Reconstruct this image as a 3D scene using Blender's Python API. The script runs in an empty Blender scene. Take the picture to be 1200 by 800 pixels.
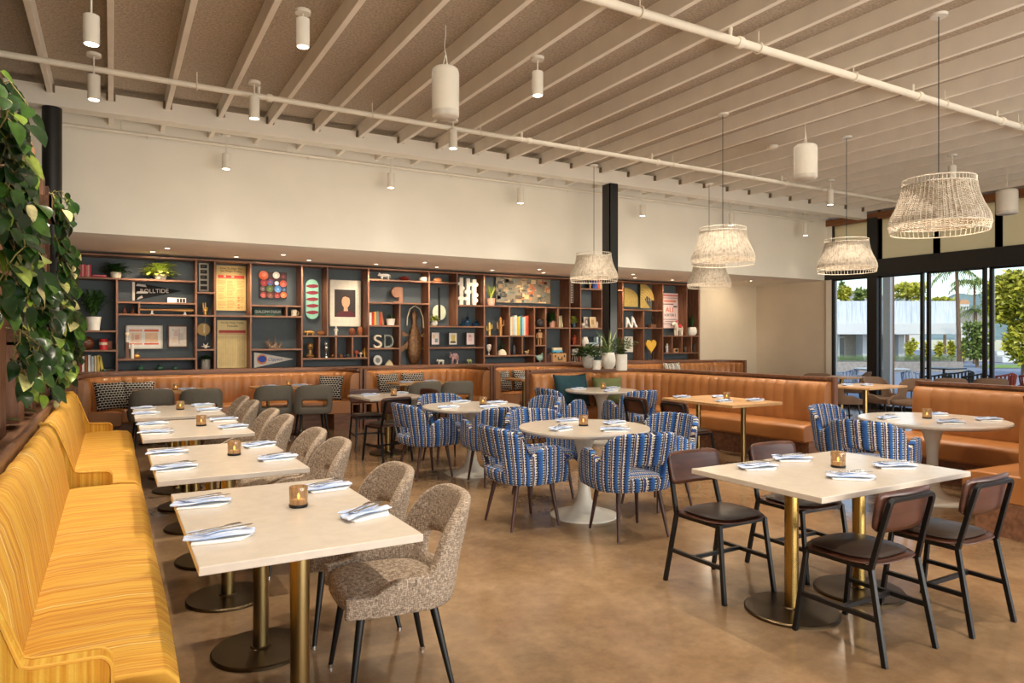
import bpy, bmesh, math, random
from mathutils import Vector, Matrix
R = math.radians
random.seed(7)
SC = bpy.context.scene
COL = SC.collection
# ---------------------------------------------------------------- survey helpers
FPX, EYE, HOR = 815.0, 1.5, 396.0
YAW = R(29.9)
SN, CS = math.sin(YAW), math.cos(YAW)
def ray(px):
    u = (px-600)/FPX
    return (SN+u*CS, CS-u*SN)
def on_y(px, py, Y):
    a = ray(px); t = Y/a[1]
    return Vector((t*a[0], Y, EYE-(py-HOR)/FPX*t))
def on_z(px, py, z):
    t = (EYE-z)*FPX/(py-HOR); a = ray(px)
    return Vector((t*a[0], t*a[1], z))
def at_depth(px, py, t):
    a = ray(px)
    return Vector((t*a[0], t*a[1], EYE-(py-HOR)/FPX*t))
# ---------------------------------------------------------------- materials
def lin(c):
    c = c/255.0
    return c/12.92 if c <= 0.04045 else ((c+0.055)/1.055)**2.4
def rgb(r, g, b): return (lin(r), lin(g), lin(b), 1.0)
def dk(c, k): return (c[0]*k, c[1]*k, c[2]*k, 1.0)
MATS = {}
def newmat(name):
    m = bpy.data.materials.new(name); m.use_nodes = True
    nt = m.node_tree
    return m, nt, nt.nodes['Principled BSDF']
def N(nt, typ, **kw):
    n = nt.nodes.new(typ)
    for k, v in kw.items():
        if k in n.inputs: n.inputs[k].default_value = v
        else: setattr(n, k, v)
    return n
def ramp(nt, stops, interp='LINEAR'):
    n = nt.nodes.new('ShaderNodeValToRGB'); cr = n.color_ramp; cr.interpolation = interp
    while len(cr.elements) < len(stops): cr.elements.new(0.5)
    for e, (p, c) in zip(cr.elements, stops): e.position = p; e.color = c
    return n
def mat(name, col, rough=0.6, metal=0.0, var=0.15, scale=8.0, bump=0.0, bscale=60.0, spec=0.5, emit=0.0, stretch=None, ecol=None, trans=0.0, coat=0.0):
    """principled with a soft procedural noise in its colour (and an optional bump)"""
    if name in MATS: return MATS[name]
    m, nt, b = newmat(name); L = nt.links
    tc = N(nt, 'ShaderNodeTexCoord'); vec = tc.outputs['Object']
    if stretch:
        mp = N(nt, 'ShaderNodeMapping'); mp.inputs['Scale'].default_value = stretch
        L.new(vec, mp.inputs['Vector']); vec = mp.outputs['Vector']
    nz = N(nt, 'ShaderNodeTexNoise', Scale=scale, Detail=4.0); L.new(vec, nz.inputs['Vector'])
    rp = ramp(nt, [(0.3, dk(col, 1-var)), (0.7, dk(col, 1+var*0.6))])
    L.new(nz.outputs['Fac'], rp.inputs['Fac']); L.new(rp.outputs['Color'], b.inputs['Base Color'])
    b.inputs['Roughness'].default_value = rough; b.inputs['Metallic'].default_value = metal
    b.inputs['Specular IOR Level'].default_value = spec
    b.inputs['Transmission Weight'].default_value = trans
    b.inputs['Coat Weight'].default_value = coat
    if bump:
        n2 = N(nt, 'ShaderNodeTexNoise', Scale=bscale, Detail=3.0); L.new(vec, n2.inputs['Vector'])
        bp = N(nt, 'ShaderNodeBump', Strength=bump, Distance=0.01); L.new(n2.outputs['Fac'], bp.inputs['Height'])
        L.new(bp.outputs['Normal'], b.inputs['Normal'])
    if emit:
        b.inputs['Emission Strength'].default_value = emit; b.inputs['Emission Color'].default_value = ecol or col
    MATS[name] = m
    return m
def wood(name, c1, c2, axis='X', rough=0.45, sc=6.0):
    if name in MATS: return MATS[name]
    m, nt, b = newmat(name); L = nt.links
    tc = N(nt, 'ShaderNodeTexCoord'); mp = N(nt, 'ShaderNodeMapping')
    s = {'X': (0.12, 1, 1), 'Y': (1, 0.12, 1), 'Z': (1, 1, 0.12)}[axis]
    mp.inputs['Scale'].default_value = tuple(v*sc for v in s)
    L.new(tc.outputs['Object'], mp.inputs['Vector'])
    nz = N(nt, 'ShaderNodeTexNoise', Scale=4.0, Detail=6.0, Distortion=0.6); L.new(mp.outputs['Vector'], nz.inputs['Vector'])
    rp = ramp(nt, [(0.3, c1), (0.7, c2)]); L.new(nz.outputs['Fac'], rp.inputs['Fac'])
    L.new(rp.outputs['Color'], b.inputs['Base Color']); b.inputs['Roughness'].default_value = rough
    MATS[name] = m
    return m
def stripes(name, stops, axis='Y', scale=1.0, rough=0.8, interp='LINEAR', uv=False):
    """bands along one axis made of stretched noise"""
    m, nt, b = newmat(name); L = nt.links
    tc = N(nt, 'ShaderNodeTexCoord'); mp = N(nt, 'ShaderNodeMapping')
    k = {'X': (1, .02, .02), 'Y': (.02, 1, .02), 'Z': (.02, .02, 1)}[axis]
    mp.inputs['Scale'].default_value = tuple(v*scale for v in k)
    L.new(tc.outputs['UV' if uv else 'Object'], mp.inputs['Vector'])
    nz = N(nt, 'ShaderNodeTexNoise', Scale=9.0, Detail=5.0, Roughness=0.65); L.new(mp.outputs['Vector'], nz.inputs['Vector'])
    rp = ramp(nt, stops, interp); L.new(nz.outputs['Fac'], rp.inputs['Fac']); L.new(rp.outputs['Color'], b.inputs['Base Color'])
    b.inputs['Roughness'].default_value = rough
    w = N(nt, 'ShaderNodeTexNoise', Scale=70.0, Detail=2.0)
    L.new(tc.outputs['Object'], w.inputs['Vector'])
    bp = N(nt, 'ShaderNodeBump', Strength=0.15, Distance=0.01); L.new(w.outputs['Fac'], bp.inputs['Height']); L.new(bp.outputs['Normal'], b.inputs['Normal'])
    return m
# ---------------------------------------------------------------- mesh builder
class MB:
    def __init__(s): s.v = []; s.f = []; s.m = []; s.cm = 0; s.uv = {}
    def add(s, vs, fs):
        o = len(s.v); s.v += [tuple(p) for p in vs]
        for f in fs: s.f.append(tuple(i+o for i in f)); s.m.append(s.cm)
        return o
    def box(s, x0, x1, y0, y1, z0, z1, M=None):
        vs = [(x0,y0,z0),(x1,y0,z0),(x1,y1,z0),(x0,y1,z0),(x0,y0,z1),(x1,y0,z1),(x1,y1,z1),(x0,y1,z1)]
        if M: vs = [M @ Vector(p) for p in vs]
        s.add(vs, [(3,2,1,0),(4,5,6,7),(0,1,5,4),(1,2,6,5),(2,3,7,6),(3,0,4,7)]); return s
    def tube(s, pts, r, n=8, close=False, cap=True, square=False):
        pts = [Vector(p) for p in pts]; k = len(pts)
        rr = r if isinstance(r, (list, tuple)) else [r]*k
        rings = []; up = None
        for i, p in enumerate(pts):
            a = pts[i-1] if (i > 0 or close) else p
            c = pts[(i+1) % k] if (i < k-1 or close) else p
            t = (c-a).normalized()
            if up is None:
                up = Vector((0,0,1)) if abs(t.z) < 0.9 else Vector((0,1,0))
            e1 = t.cross(up); 
            if e1.length < 1e-4: e1 = t.cross(Vector((1,0,0)))
            e1.normalize(); e2 = e1.cross(t).normalized(); up = e2
            ring = []
            for j in range(n):
                a_ = 2*math.pi*(j+(0.5 if square else 0))/n
                q = rr[i]*(1.414 if square else 1)
                ring.append(p+e1*(q*math.cos(a_))+e2*(q*math.sin(a_)))
            rings.append(ring)
        vs = [q for ring in rings for q in ring]; fs = []
        for i in range(k if close else k-1):
            for j in range(n):
                a_, b_ = i*n+j, i*n+(j+1) % n
                i2 = (i+1) % k
                fs.append((a_, b_, i2*n+(j+1) % n, i2*n+j))
        if cap and not close: fs += [tuple(range(n-1, -1, -1)), tuple(range((k-1)*n, k*n))]
        s.add(vs, fs); return s
    def cyl(s, p0, p1, r0, r1=None, n=16): return s.tube([p0, p1], [r0, r0 if r1 is None else r1], n)
    def lathe(s, prof, n=24, c=(0,0,0), cap=True, arc=1.0, sx=1.0, sy=1.0):
        vs = []; k = len(prof)
        for r, z in prof:
            for j in range(n):
                a = 2*math.pi*j/n; vs.append((c[0]+sx*r*math.cos(a), c[1]+sy*r*math.sin(a), c[2]+z))
        fs = []
        for i in range(k-1):
            for j in range(n): fs.append((i*n+j, i*n+(j+1) % n, (i+1)*n+(j+1) % n, (i+1)*n+j))
        if cap: fs += [tuple(range(n-1, -1, -1)), tuple(range((k-1)*n, k*n))]
        s.add(vs, fs); return s
    def ball(s, c, r, n=12, sc=(1,1,1), M=None):
        m = max(6, n//2+2); vs = []; 
        for i in range(1, m):
            t = math.pi*i/m
            for j in range(n):
                a = 2*math.pi*j/n
                vs.append(Vector((r*sc[0]*math.sin(t)*math.cos(a), r*sc[1]*math.sin(t)*math.sin(a), r*sc[2]*math.cos(t))))
        vs += [Vector((0,0,r*sc[2])), Vector((0,0,-r*sc[2]))]
        if M: vs = [M @ p for p in vs]
        vs = [p+Vector(c) for p in vs]
        fs = []; T = (m-1)*n
        for i in range(m-2):
            for j in range(n): fs.append((i*n+j, (i+1)*n+j, (i+1)*n+(j+1) % n, i*n+(j+1) % n))
        for j in range(n):
            fs.append((T, j, (j+1) % n)); fs.append((T+1, (m-2)*n+(j+1) % n, (m-2)*n+j))
        s.add(vs, fs); return s
    def prism(s, poly, h, M=None, z0=0.0):
        """polygon in local xy pulled from z0 to z0+h, then moved by M"""
        n = len(poly)
        vs = [Vector((p[0],p[1],z0)) for p in poly]+[Vector((p[0],p[1],z0+h)) for p in poly]
        if M: vs = [M @ p for p in vs]
        fs = [tuple(range(n-1,-1,-1)), tuple(range(n,2*n))]+[(i,(i+1) % n,n+(i+1) % n,n+i) for i in range(n)]
        s.add(vs, fs); return s
    def grid(s, fn, nu, nv, closed=False, skip=None, uvf=None):
        vs = []
        for i in range(nu if closed else nu+1):
            for j in range(nv+1): vs.append(fn(i/nu, j/nv))
        o = len(s.v); s.v += [tuple(p) for p in vs]; w = nv+1; k = nu if closed else nu+1
        for i in range(nu):
            for j in range(nv):
                if skip and skip(i, j): continue
                i2 = (i+1) % k
                f = (o+i*w+j, o+i2*w+j, o+i2*w+j+1, o+i*w+j+1)
                if uvf: s.uv[len(s.f)] = [uvf(i/nu, j/nv), uvf((i+1)/nu, j/nv), uvf((i+1)/nu, (j+1)/nv), uvf(i/nu, (j+1)/nv)]
                s.f.append(f); s.m.append(s.cm)
        return s
    def mesh(s, name, mats, smooth=True, angle=40, fix=True):
        me = bpy.data.meshes.new(name); me.from_pydata(s.v, [], s.f)
        for m in (mats if isinstance(mats, (list, tuple)) else [mats]): me.materials.append(m)
        me.polygons.foreach_set('material_index', s.m)
        if s.uv:
            ul = me.uv_layers.new(name='UVMap')
            for fi, us in s.uv.items():
                for li, u in zip(me.polygons[fi].loop_indices, us): ul.data[li].uv = u
        if fix:
            bm = bmesh.new(); bm.from_mesh(me); bmesh.ops.recalc_face_normals(bm, faces=bm.faces); bm.to_mesh(me); bm.free()
        if smooth:
            me.polygons.foreach_set('use_smooth', [True]*len(me.polygons))
            me.set_sharp_from_angle(angle=R(angle))
        me.update(); return me
    def build(s, name, mats, parent=None, loc=(0,0,0), rz=0.0, smooth=True, bevel=0, sub=0, solid=0, angle=40, seg=2, fix=True):
        o = bpy.data.objects.new(name, s.mesh(name, mats, smooth, angle, fix)); COL.objects.link(o)
        o.location = loc; o.rotation_euler[2] = rz
        if parent: o.parent = parent
        if solid:
            d = o.modifiers.new('solid', 'SOLIDIFY'); d.thickness = solid; d.offset = 0
        if bevel:
            d = o.modifiers.new('bevel', 'BEVEL'); d.width = bevel; d.segments = seg; d.limit_method = 'ANGLE'; d.angle_limit = R(40)
        if sub:
            d = o.modifiers.new('sub', 'SUBSURF'); d.levels = sub; d.render_levels = sub
        return o
def tag(o, label=None, cat=None, group=None, kind=None):
    if label: o['label'] = label
    if cat: o['category'] = cat
    if group: o['group'] = group
    if kind: o['kind'] = kind
    return o
def empty(name, loc=(0,0,0), rz=0.0, label=None, cat=None, group=None):
    o = bpy.data.objects.new(name, None); COL.objects.link(o); o.location = loc; o.rotation_euler[2] = rz
    o.empty_display_size = 0.1
    return tag(o, label, cat, group)
def dup(root, loc, rz=None, label=None, group=None):
    def cp(o, par):
        c = o.copy(); COL.objects.link(c)
        if par: c.parent = par
        for ch in list(o.children): cp(ch, c)
        return c
    c = cp(root, None); c.location = loc
    if rz is not None: c.rotation_euler[2] = rz
    if label: c['label'] = label
    if group: c['group'] = group
    return c
def struct(mb, name, m, **kw):
    o = mb.build(name, m, **kw); o['kind'] = 'structure'; return o
def thing(mb, name, m, label, cat, group=None, **kw):
    return tag(mb.build(name, m, **kw), label, cat, group)
def text_mesh(s, size, depth=0.002, align='CENTER', shear=0.0, sx=1.0):
    cu = bpy.data.curves.new('lettering', 'FONT'); cu.body = s; cu.size = size; cu.extrude = depth; cu.align_x = align; cu.align_y = 'CENTER'; cu.shear = shear
    ob = bpy.data.objects.new('lettering', cu); COL.objects.link(ob)
    bpy.context.view_layer.update()
    me = bpy.data.meshes.new_from_object(ob.evaluated_get(bpy.context.evaluated_depsgraph_get()))
    bpy.data.objects.remove(ob); bpy.data.curves.remove(cu)
    if sx != 1.0:
        for v in me.vertices: v.co.x *= sx
    return me
def lettering(s, size, m, parent, loc, sx=1.0, shear=0.0, name='lettering', align='CENTER', depth=0.0015):
    """flat letters standing upright facing -Y"""
    me = text_mesh(s, size, depth, align, shear, sx); me.materials.clear(); me.materials.append(m)
    o = bpy.data.objects.new(name, me); COL.objects.link(o); o.parent = parent
    o.location = loc; o.rotation_euler = (R(90), 0, 0)
    return o
def smooth(e0, e1, x):
    t = min(1, max(0, (x-e0)/(e1-e0))); return t*t*(3-2*t)
def Rz(a): return Matrix.Rotation(a, 4, 'Z')
def Rx(a): return Matrix.Rotation(a, 4, 'X')
def Ry(a): return Matrix.Rotation(a, 4, 'Y')
def T(x, y, z): return Matrix.Translation((x, y, z))
SPOT_W, SPOT_C = 175, (1,0.88,0.72)
# common materials
M_white = mat('white_paint', rgb(236,230,216), 0.7, var=0.03, scale=2)
M_beige = mat('beige_plaster', rgb(214,200,178), 0.8, var=0.05, scale=1.5)
M_soffit = mat('soffit_plaster', rgb(244,232,214), 0.8, var=0.04, scale=1.5)
M_frame = mat('black_metal_frame', rgb(28,27,26), 0.4, var=0.1)
M_black = mat('black_metal', rgb(22,21,21), 0.35, metal=0.3, var=0.1)
M_brass = mat('brushed_brass', rgb(150,128,84), 0.3, metal=1.0, var=0.12, scale=5, stretch=(40,40,1))
M_bronze = mat('dark_bronze', rgb(92,78,58), 0.32, metal=1.0, var=0.15)
M_wtop = mat('white_quartz', rgb(208,195,178), 0.2, var=0.05, scale=18)
M_lacq = mat('white_lacquer', rgb(232,226,212), 0.25, var=0.03)
M_walnut = wood('walnut', rgb(104,68,47), rgb(144,100,72), 'X')
M_walnutz = wood('walnut_upright', rgb(102,64,44), rgb(142,96,68), 'Z')
M_walnuty = wood('walnut_long', rgb(96,64,42), rgb(138,96,64), 'Y')
M_darkleg = wood('dark_stained_wood', rgb(46,24,18), rgb(72,38,28), 'Z')
M_oak = wood('oak_top', rgb(190,142,90), rgb(216,170,116), 'X')
M_leather = mat('cognac_leather', rgb(170,112,62), 0.38, var=0.12, scale=5, bump=0.05, bscale=120)
M_green = mat('leaf_green', rgb(54,92,34), 0.5, var=0.35, scale=9)
# ================================================================ ROOM
WALL_Y, RECESS_Y, WIN_X = 10.05, 12.42, 14.0
JB, PANEL, SOF = 4.16, 4.33, 2.80
# polished concrete floor
def floor_mat():
    m, nt, b = newmat('polished_concrete'); L = nt.links
    tc = N(nt, 'ShaderNodeTexCoord')
    n1 = N(nt, 'ShaderNodeTexNoise', Scale=1.3, Detail=9.0, Roughness=0.72); L.new(tc.outputs['Object'], n1.inputs['Vector'])
    n2 = N(nt, 'ShaderNodeTexNoise', Scale=16.0, Detail=6.0, Roughness=0.7); L.new(tc.outputs['Object'], n2.inputs['Vector'])
    r1 = ramp(nt, [(0.28, rgb(108,84,60)), (0.5, rgb(140,112,82)), (0.72, rgb(166,136,102))]); L.new(n1.outputs['Fac'], r1.inputs['Fac'])
    r2 = ramp(nt, [(0.3, (0.86,0.86,0.86,1)), (0.7, (1.05,1.05,1.05,1))]); L.new(n2.outputs['Fac'], r2.inputs['Fac'])
    mx = N(nt, 'ShaderNodeMix', data_type='RGBA', blend_type='MULTIPLY'); mx.inputs[0].default_value = 1.0
    L.new(r1.outputs['Color'], mx.inputs[6]); L.new(r2.outputs['Color'], mx.inputs[7])
    L.new(mx.outputs[2], b.inputs['Base Color'])
    r3 = ramp(nt, [(0.3, (0.1,)*3+(1,)), (0.7, (0.22,)*3+(1,))]); L.new(n1.outputs['Fac'], r3.inputs['Fac'])
    L.new(r3.outputs['Color'], b.inputs['Roughness'])
    return m
fl = MB(); fl.box(-4, WIN_X+0.1, -4, 12.6, -0.1, 0)
struct(fl, 'floor', floor_mat(), smooth=False)
# acoustic ceiling panels between the joists, with dark joints
M_panel = mat('acoustic_panel', rgb(188,174,156), 0.95, var=0.3, scale=48, bump=0.6, bscale=160)
cp = MB()
JS, J0 = 0.574, -0.012
xs = [J0+JS*k for k in range(-7, 26)]
for i in range(len(xs)-1):
    y = -4.0+((i*0.83) % 2.4)-2.4
    while y < 12.4:
        a, b_ = max(y, -4)+0.004, min(y+2.4, 12.5)-0.004
        if b_ > a: cp.box(xs[i], xs[i+1], a, b_, PANEL, PANEL+0.02)
        y += 2.4
struct(cp, 'ceiling', M_panel, smooth=False)
bk = MB(); bk.box(-4, WIN_X+0.3, -4, 12.6, PANEL+0.03, PANEL+0.12)
struct(bk, 'ceiling_deck', mat('dark_deck', rgb(60,50,42), 0.9), smooth=False)
M_joist = mat('painted_joist', rgb(244,237,224), 0.7, var=0.05, scale=4)
j0 = None
for x in xs:
    if j0 is None:
        j = MB(); j.box(-0.026, 0.026, -4, 12.4, JB, PANEL+0.01)
        j0 = struct(j, 'ceiling_joist', M_joist, loc=(x,0,0), bevel=0.004)
    else:
        c = j0.copy(); COL.objects.link(c); c.location.x = x
bm_ = MB(); bm_.box(-4, WIN_X-0.1, 9.05, 9.25, 4.03, 4.25)
struct(bm_, 'ceiling_beam', M_white, smooth=False)
# joist hangers on the beam
hg = MB()
for x in xs:
    hg.box(x-0.046, x-0.03, 9.0, 9.052, 4.17, 4.25); hg.box(x+0.03, x+0.046, 9.0, 9.052, 4.17, 4.25)
struct(hg, 'trim_1', mat('joist_hanger', rgb(120,102,80), 0.6), smooth=False)
# back walls
w = MB(); w.box(-4, 13.45, WALL_Y, WALL_Y+0.14, SOF, PANEL)
struct(w, 'wall_back', M_white, smooth=False)
w = MB(); w.box(-4, 13.45, WALL_Y+0.001, 12.5, SOF+0.001, SOF+0.05)
struct(w, 'trim_2', M_soffit, smooth=False)
w = MB(); w.box(13.45, WIN_X+0.15, WALL_Y, 12.5, SOF-0.0, PANEL)
struct(w, 'trim_3', M_white, smooth=False)
w = MB(); w.box(12.07, WIN_X+0.15, 12.06, 12.55, 0, SOF)
struct(w, 'wall_recess', M_beige, smooth=False)
w = MB(); w.box(-4, 12.07, 12.43, 12.55, 0, SOF)
struct(w, 'wall_behind_shelves', mat('slate_paint', rgb(62,70,76), 0.8, var=0.06), smooth=False)
w = MB(); w.box(WIN_X, WIN_X+0.15, 10.06, 12.06, 0, SOF)
struct(w, 'wall_right', M_beige, smooth=False)
w = MB(); w.box(-4.1, -4, -4, 12.6, 0, PANEL)
struct(w, 'wall_left', mat('dark_left_wall', rgb(70,62,54), 0.8), smooth=False)
# black columns
c = MB(); c.cyl((-0.573,9.15,0), (-0.573,9.15,4.04), 0.095, n=24)
struct(c, 'column', M_frame)
c = MB()
for a in (-0.085, 0.07): c.box(7.13+a, 7.13+a+0.015, 9.05, 9.25, 0, 4.04)
c.box(7.05, 7.21, 9.14, 9.16, 0, 4.04); c.box(7.045, 7.215, 9.05, 9.065, 0, 4.04)
struct(c, 'column', M_frame, smooth=False)
c = MB(); c.box(13.9, 14.06, 8.83, 9.05, 0, 4.04)
struct(c, 'column', M_frame, smooth=False)
# recessed downlights in the soffit above the shelves
M_glow = mat('lamp_glow', rgb(255,240,214), 0.5, emit=9.0, ecol=rgb(255,236,205))
M_trimring = mat('white_trim_ring', rgb(240,236,226), 0.5)
SOFPX = [(179,295),(196,291),(277,301),(332,298.5),(362,305),(441,309.5),(498,307.5),(512,313),(577,316.5),(632,315.6),(637,319.5),(742,321.5),(744,325.5),(788,328),(880,329)]
def spot(name, loc, power, size=90, blend=0.6, col=(1,0.82,0.6), rad=0.04, target=None):
    l = bpy.data.lights.new(name, 'SPOT'); l.energy = power; l.spot_size = R(size); l.spot_blend = blend; l.color = col; l.shadow_soft_size = rad
    o = bpy.data.objects.new(name, l); COL.objects.link(o); o.location = loc
    if target is not None:
        o.rotation_euler = (Vector(target)-Vector(loc)).to_track_quat('-Z', 'Y').to_euler()
    return o
dl = None
for k, (px, py) in enumerate(SOFPX):
    p = on_z(px, py, SOF-0.003)
    p.y = min(p.y, 11.85)
    if dl is None:
        dl = empty('recessed_downlight', p, 0, cat='downlight', group='downlights in the soffit over the bookshelf')
        a = MB(); a.lathe([(0.045,0.003),(0.05,-0.002),(0.035,-0.002),(0.033,0.003)], 20); a.build('trim_ring', M_trimring, dl)
        a = MB(); a.lathe([(0.034,0.001),(0.033,0.0)], 20); a.build('lens', M_glow, dl)
        cur = dl
    else: cur = dup(dl, p)
    order = ['first','second','third','fourth','fifth','sixth','seventh','eighth','ninth','tenth','eleventh','twelfth','thirteenth','fourteenth','fifteenth'][k]
    cur['label'] = f'small round recessed downlight in the soffit, {order} of the row counted from the left'
    spot('downlight_beam', p+Vector((0,0,-0.02)), 55, 110, 0.8, target=(p.x, 12.3, 1.6))
# ---------------------------------------------------------------- window wall (X = 14)
HB, HT = 2.80, 3.15
def yz(px): return on_y(0,0,1) if 0 else (WIN_X*ray(px)[1]/ray(px)[0])
def frame_box(mb, y0, y1, z0, z1, t=0.07, x=None):
    x = WIN_X if x is None else x
    mb.box(x-t/2, x+t/2, y0, y1, z0, z1)
hd = MB(); hd.box(WIN_X-0.12, WIN_X+0.12, 3.0, 10.06, HB, HT)
struct(hd, 'window_header', M_frame, smooth=False, bevel=0.005)
fb = MB(); fb.box(WIN_X-0.08, WIN_X+0.2, 3.0, 10.1, 4.0, 4.14)
struct(fb, 'window_fascia', wood('fascia_wood', rgb(110,66,34), rgb(150,96,54), 'Y'), smooth=False)
w = MB(); w.box(WIN_X-0.05, WIN_X+0.15, 9.92, 10.06, 0, 4.0)
struct(w, 'trim_4', M_white, smooth=False)
def glass_mat():
    m = bpy.data.materials.new('window_glass'); m.use_nodes = True; nt = m.node_tree; nt.nodes.clear()
    o = N(nt, 'ShaderNodeOutputMaterial'); tr = N(nt, 'ShaderNodeBsdfTransparent'); tr.inputs[0].default_value = (0.96,0.98,0.98,1)
    gl = N(nt, 'ShaderNodeBsdfGlossy', Roughness=0.02); lw = N(nt, 'ShaderNodeLayerWeight', Blend=0.12)
    mx = N(nt, 'ShaderNodeMixShader'); nt.links.new(lw.outputs['Fresnel'], mx.inputs[0])
    nt.links.new(tr.outputs[0], mx.inputs[1]); nt.links.new(gl.outputs[0], mx.inputs[2]); nt.links.new(mx.outputs[0], o.inputs[0])
    return m
M_glass = glass_mat()
# sliding glass doors and sidelight
edges = [(9.88, 9.03), (8.84, 7.955), (7.795, 6.78), (6.69, 5.2), (5.1, 3.6)]
for k, (a, b_) in enumerate(edges):
    f = MB(); xo = WIN_X+(0.03 if k % 2 else -0.03)
    for y in (a, b_): f.box(xo-0.03, xo+0.03, y-0.031, y+0.031, 0, HB)
    f.box(xo-0.03, xo+0.03, b_, a, HB-0.03, HB); f.box(xo-0.03, xo+0.03, b_, a, 0, 0.08)
    fr = f.build(f'window_{k+1}', M_frame, smooth=False); fr['kind'] = 'structure'
    g = MB(); g.box(xo-0.004, xo+0.004, b_+0.05, a-0.05, 0.08, HB-0.03); g.build('pane', M_glass, fr, smooth=False)
# clerestory
M_shade = stripes('roller_shade', [(0.3, rgb(222,200,166)), (0.55, rgb(238,220,190)), (0.75, rgb(206,180,142))], 'Z', 3.0, 0.9)
_nt = M_shade.node_tree; _tr = N(_nt, 'ShaderNodeBsdfTranslucent'); _tr.inputs[0].default_value = rgb(255,226,184); _mx = N(_nt, 'ShaderNodeMixShader'); _mx.inputs[0].default_value = 0.88
_nt.links.new(_nt.nodes['Principled BSDF'].outputs[0], _mx.inputs[1]); _nt.links.new(_tr.outputs[0], _mx.inputs[2]); _nt.links.new(_mx.outputs[0], _nt.nodes['Material Output'].inputs[0])
cy = [9.95, 9.03, 8.84, 7.66, 6.56, 5.4, 4.2, 3.0]
for k in range(len(cy)-1):
    a, b_ = cy[k], cy[k+1]
    f = MB()
    for y in (a, b_): f.box(WIN_X-0.035, WIN_X+0.035, y-0.05, y+0.05, HT, 4.0)
    fr = f.build(f'window_{k+6}', M_frame, smooth=False); fr['kind'] = 'structure'
    if a-b_ < 0.4: continue
    g = MB(); g.box(WIN_X+0.01, WIN_X+0.018, b_+0.05, a-0.05, HT, 4.0); g.build('pane', M_glass, fr, smooth=False)
    g = MB(); g.box(WIN_X+0.045, WIN_X+0.06, b_+0.0, a-0.0, HT, 4.0); g.build('shade_cloth', M_shade, fr, smooth=False)
# ---------------------------------------------------------------- sprinkler pipes
M_pipe = mat('painted_pipe', rgb(236,228,210), 0.5, var=0.04)
def pipe(y, z, x0, x1, r, label, hang, heads):
    t = empty('sprinkler_pipe', (x0, y, z), 0, label, 'pipe')
    a = MB(); a.cyl((0,0,0), (x1-x0,0,0), r, n=14)
    a.build('pipe_run', M_pipe, t)
    for x in hang:
        h = MB(); h.tube([(x-x0,0,0.0+r*1.3*math.cos(q)) if 0 else (x-x0, r*1.35*math.sin(q), r*1.35*math.cos(q)) for q in [i*math.pi/6 for i in range(12)]], 0.006, 6, close=True)
        h.cyl((x-x0,0,r), (x-x0,0,JB-z+0.05), 0.006, n=6); h.build('hanger', M_pipe, t)
    for x in heads:
        h = MB(); h.cyl((x-x0,0,0), (x-x0,0,0.075), 0.017, n=10); h.lathe([(0.014,0.07),(0.02,0.08),(0.02,0.1),(0.005,0.115)], 10, (x-x0,0,0)); h.build('sprinkler_head', M_pipe, t)
        h = MB(); h.lathe([(r*1.3,-0.03),(r*1.45,-0.02),(r*1.45,0.02),(r*1.3,0.03)], 14); 
        o = h.build('coupling', M_pipe, t); o.location = (x-x0+0.11,0,0); o.rotation_euler = (0,R(90),0)
pipe(7.75, 4.07, -3.9, 13.8, 0.03, 'long thin white sprinkler pipe under the joists, the farther of the two from the camera', [0.75, 2.6, 4.0, 5.5, 7.2, 8.9, 10.6], [1.35, 4.6, 6.8, 9.6])
pipe(4.24, 4.06, -3.9, 13.8, 0.035, 'thick white sprinkler pipe crossing the ceiling at upper right', [3.6, 4.95, 6.3, 7.9, 9.5], [4.6, 7.3, 9.0])
t = empty('sprinkler_pipe', (-3.9, 9.9, 4.06), 0, 'thin white pipe running along the top of the white back wall', 'pipe')
a = MB(); a.cyl((0,0,0), (17.2,0,0), 0.02, n=10); a.build('pipe_run', M_pipe, t)
for x in (4.0, 6.0, 8.2, 10.4):
    a = MB(); a.cyl((x,0,0), (x,0,0.14), 0.008, n=8); a.build('hanger', M_pipe, t)
    a = MB(); a.cyl((x+0.3,0,0), (x+0.3,0,-0.05), 0.014, n=8); a.build('sprinkler_head', M_pipe, t)
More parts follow.
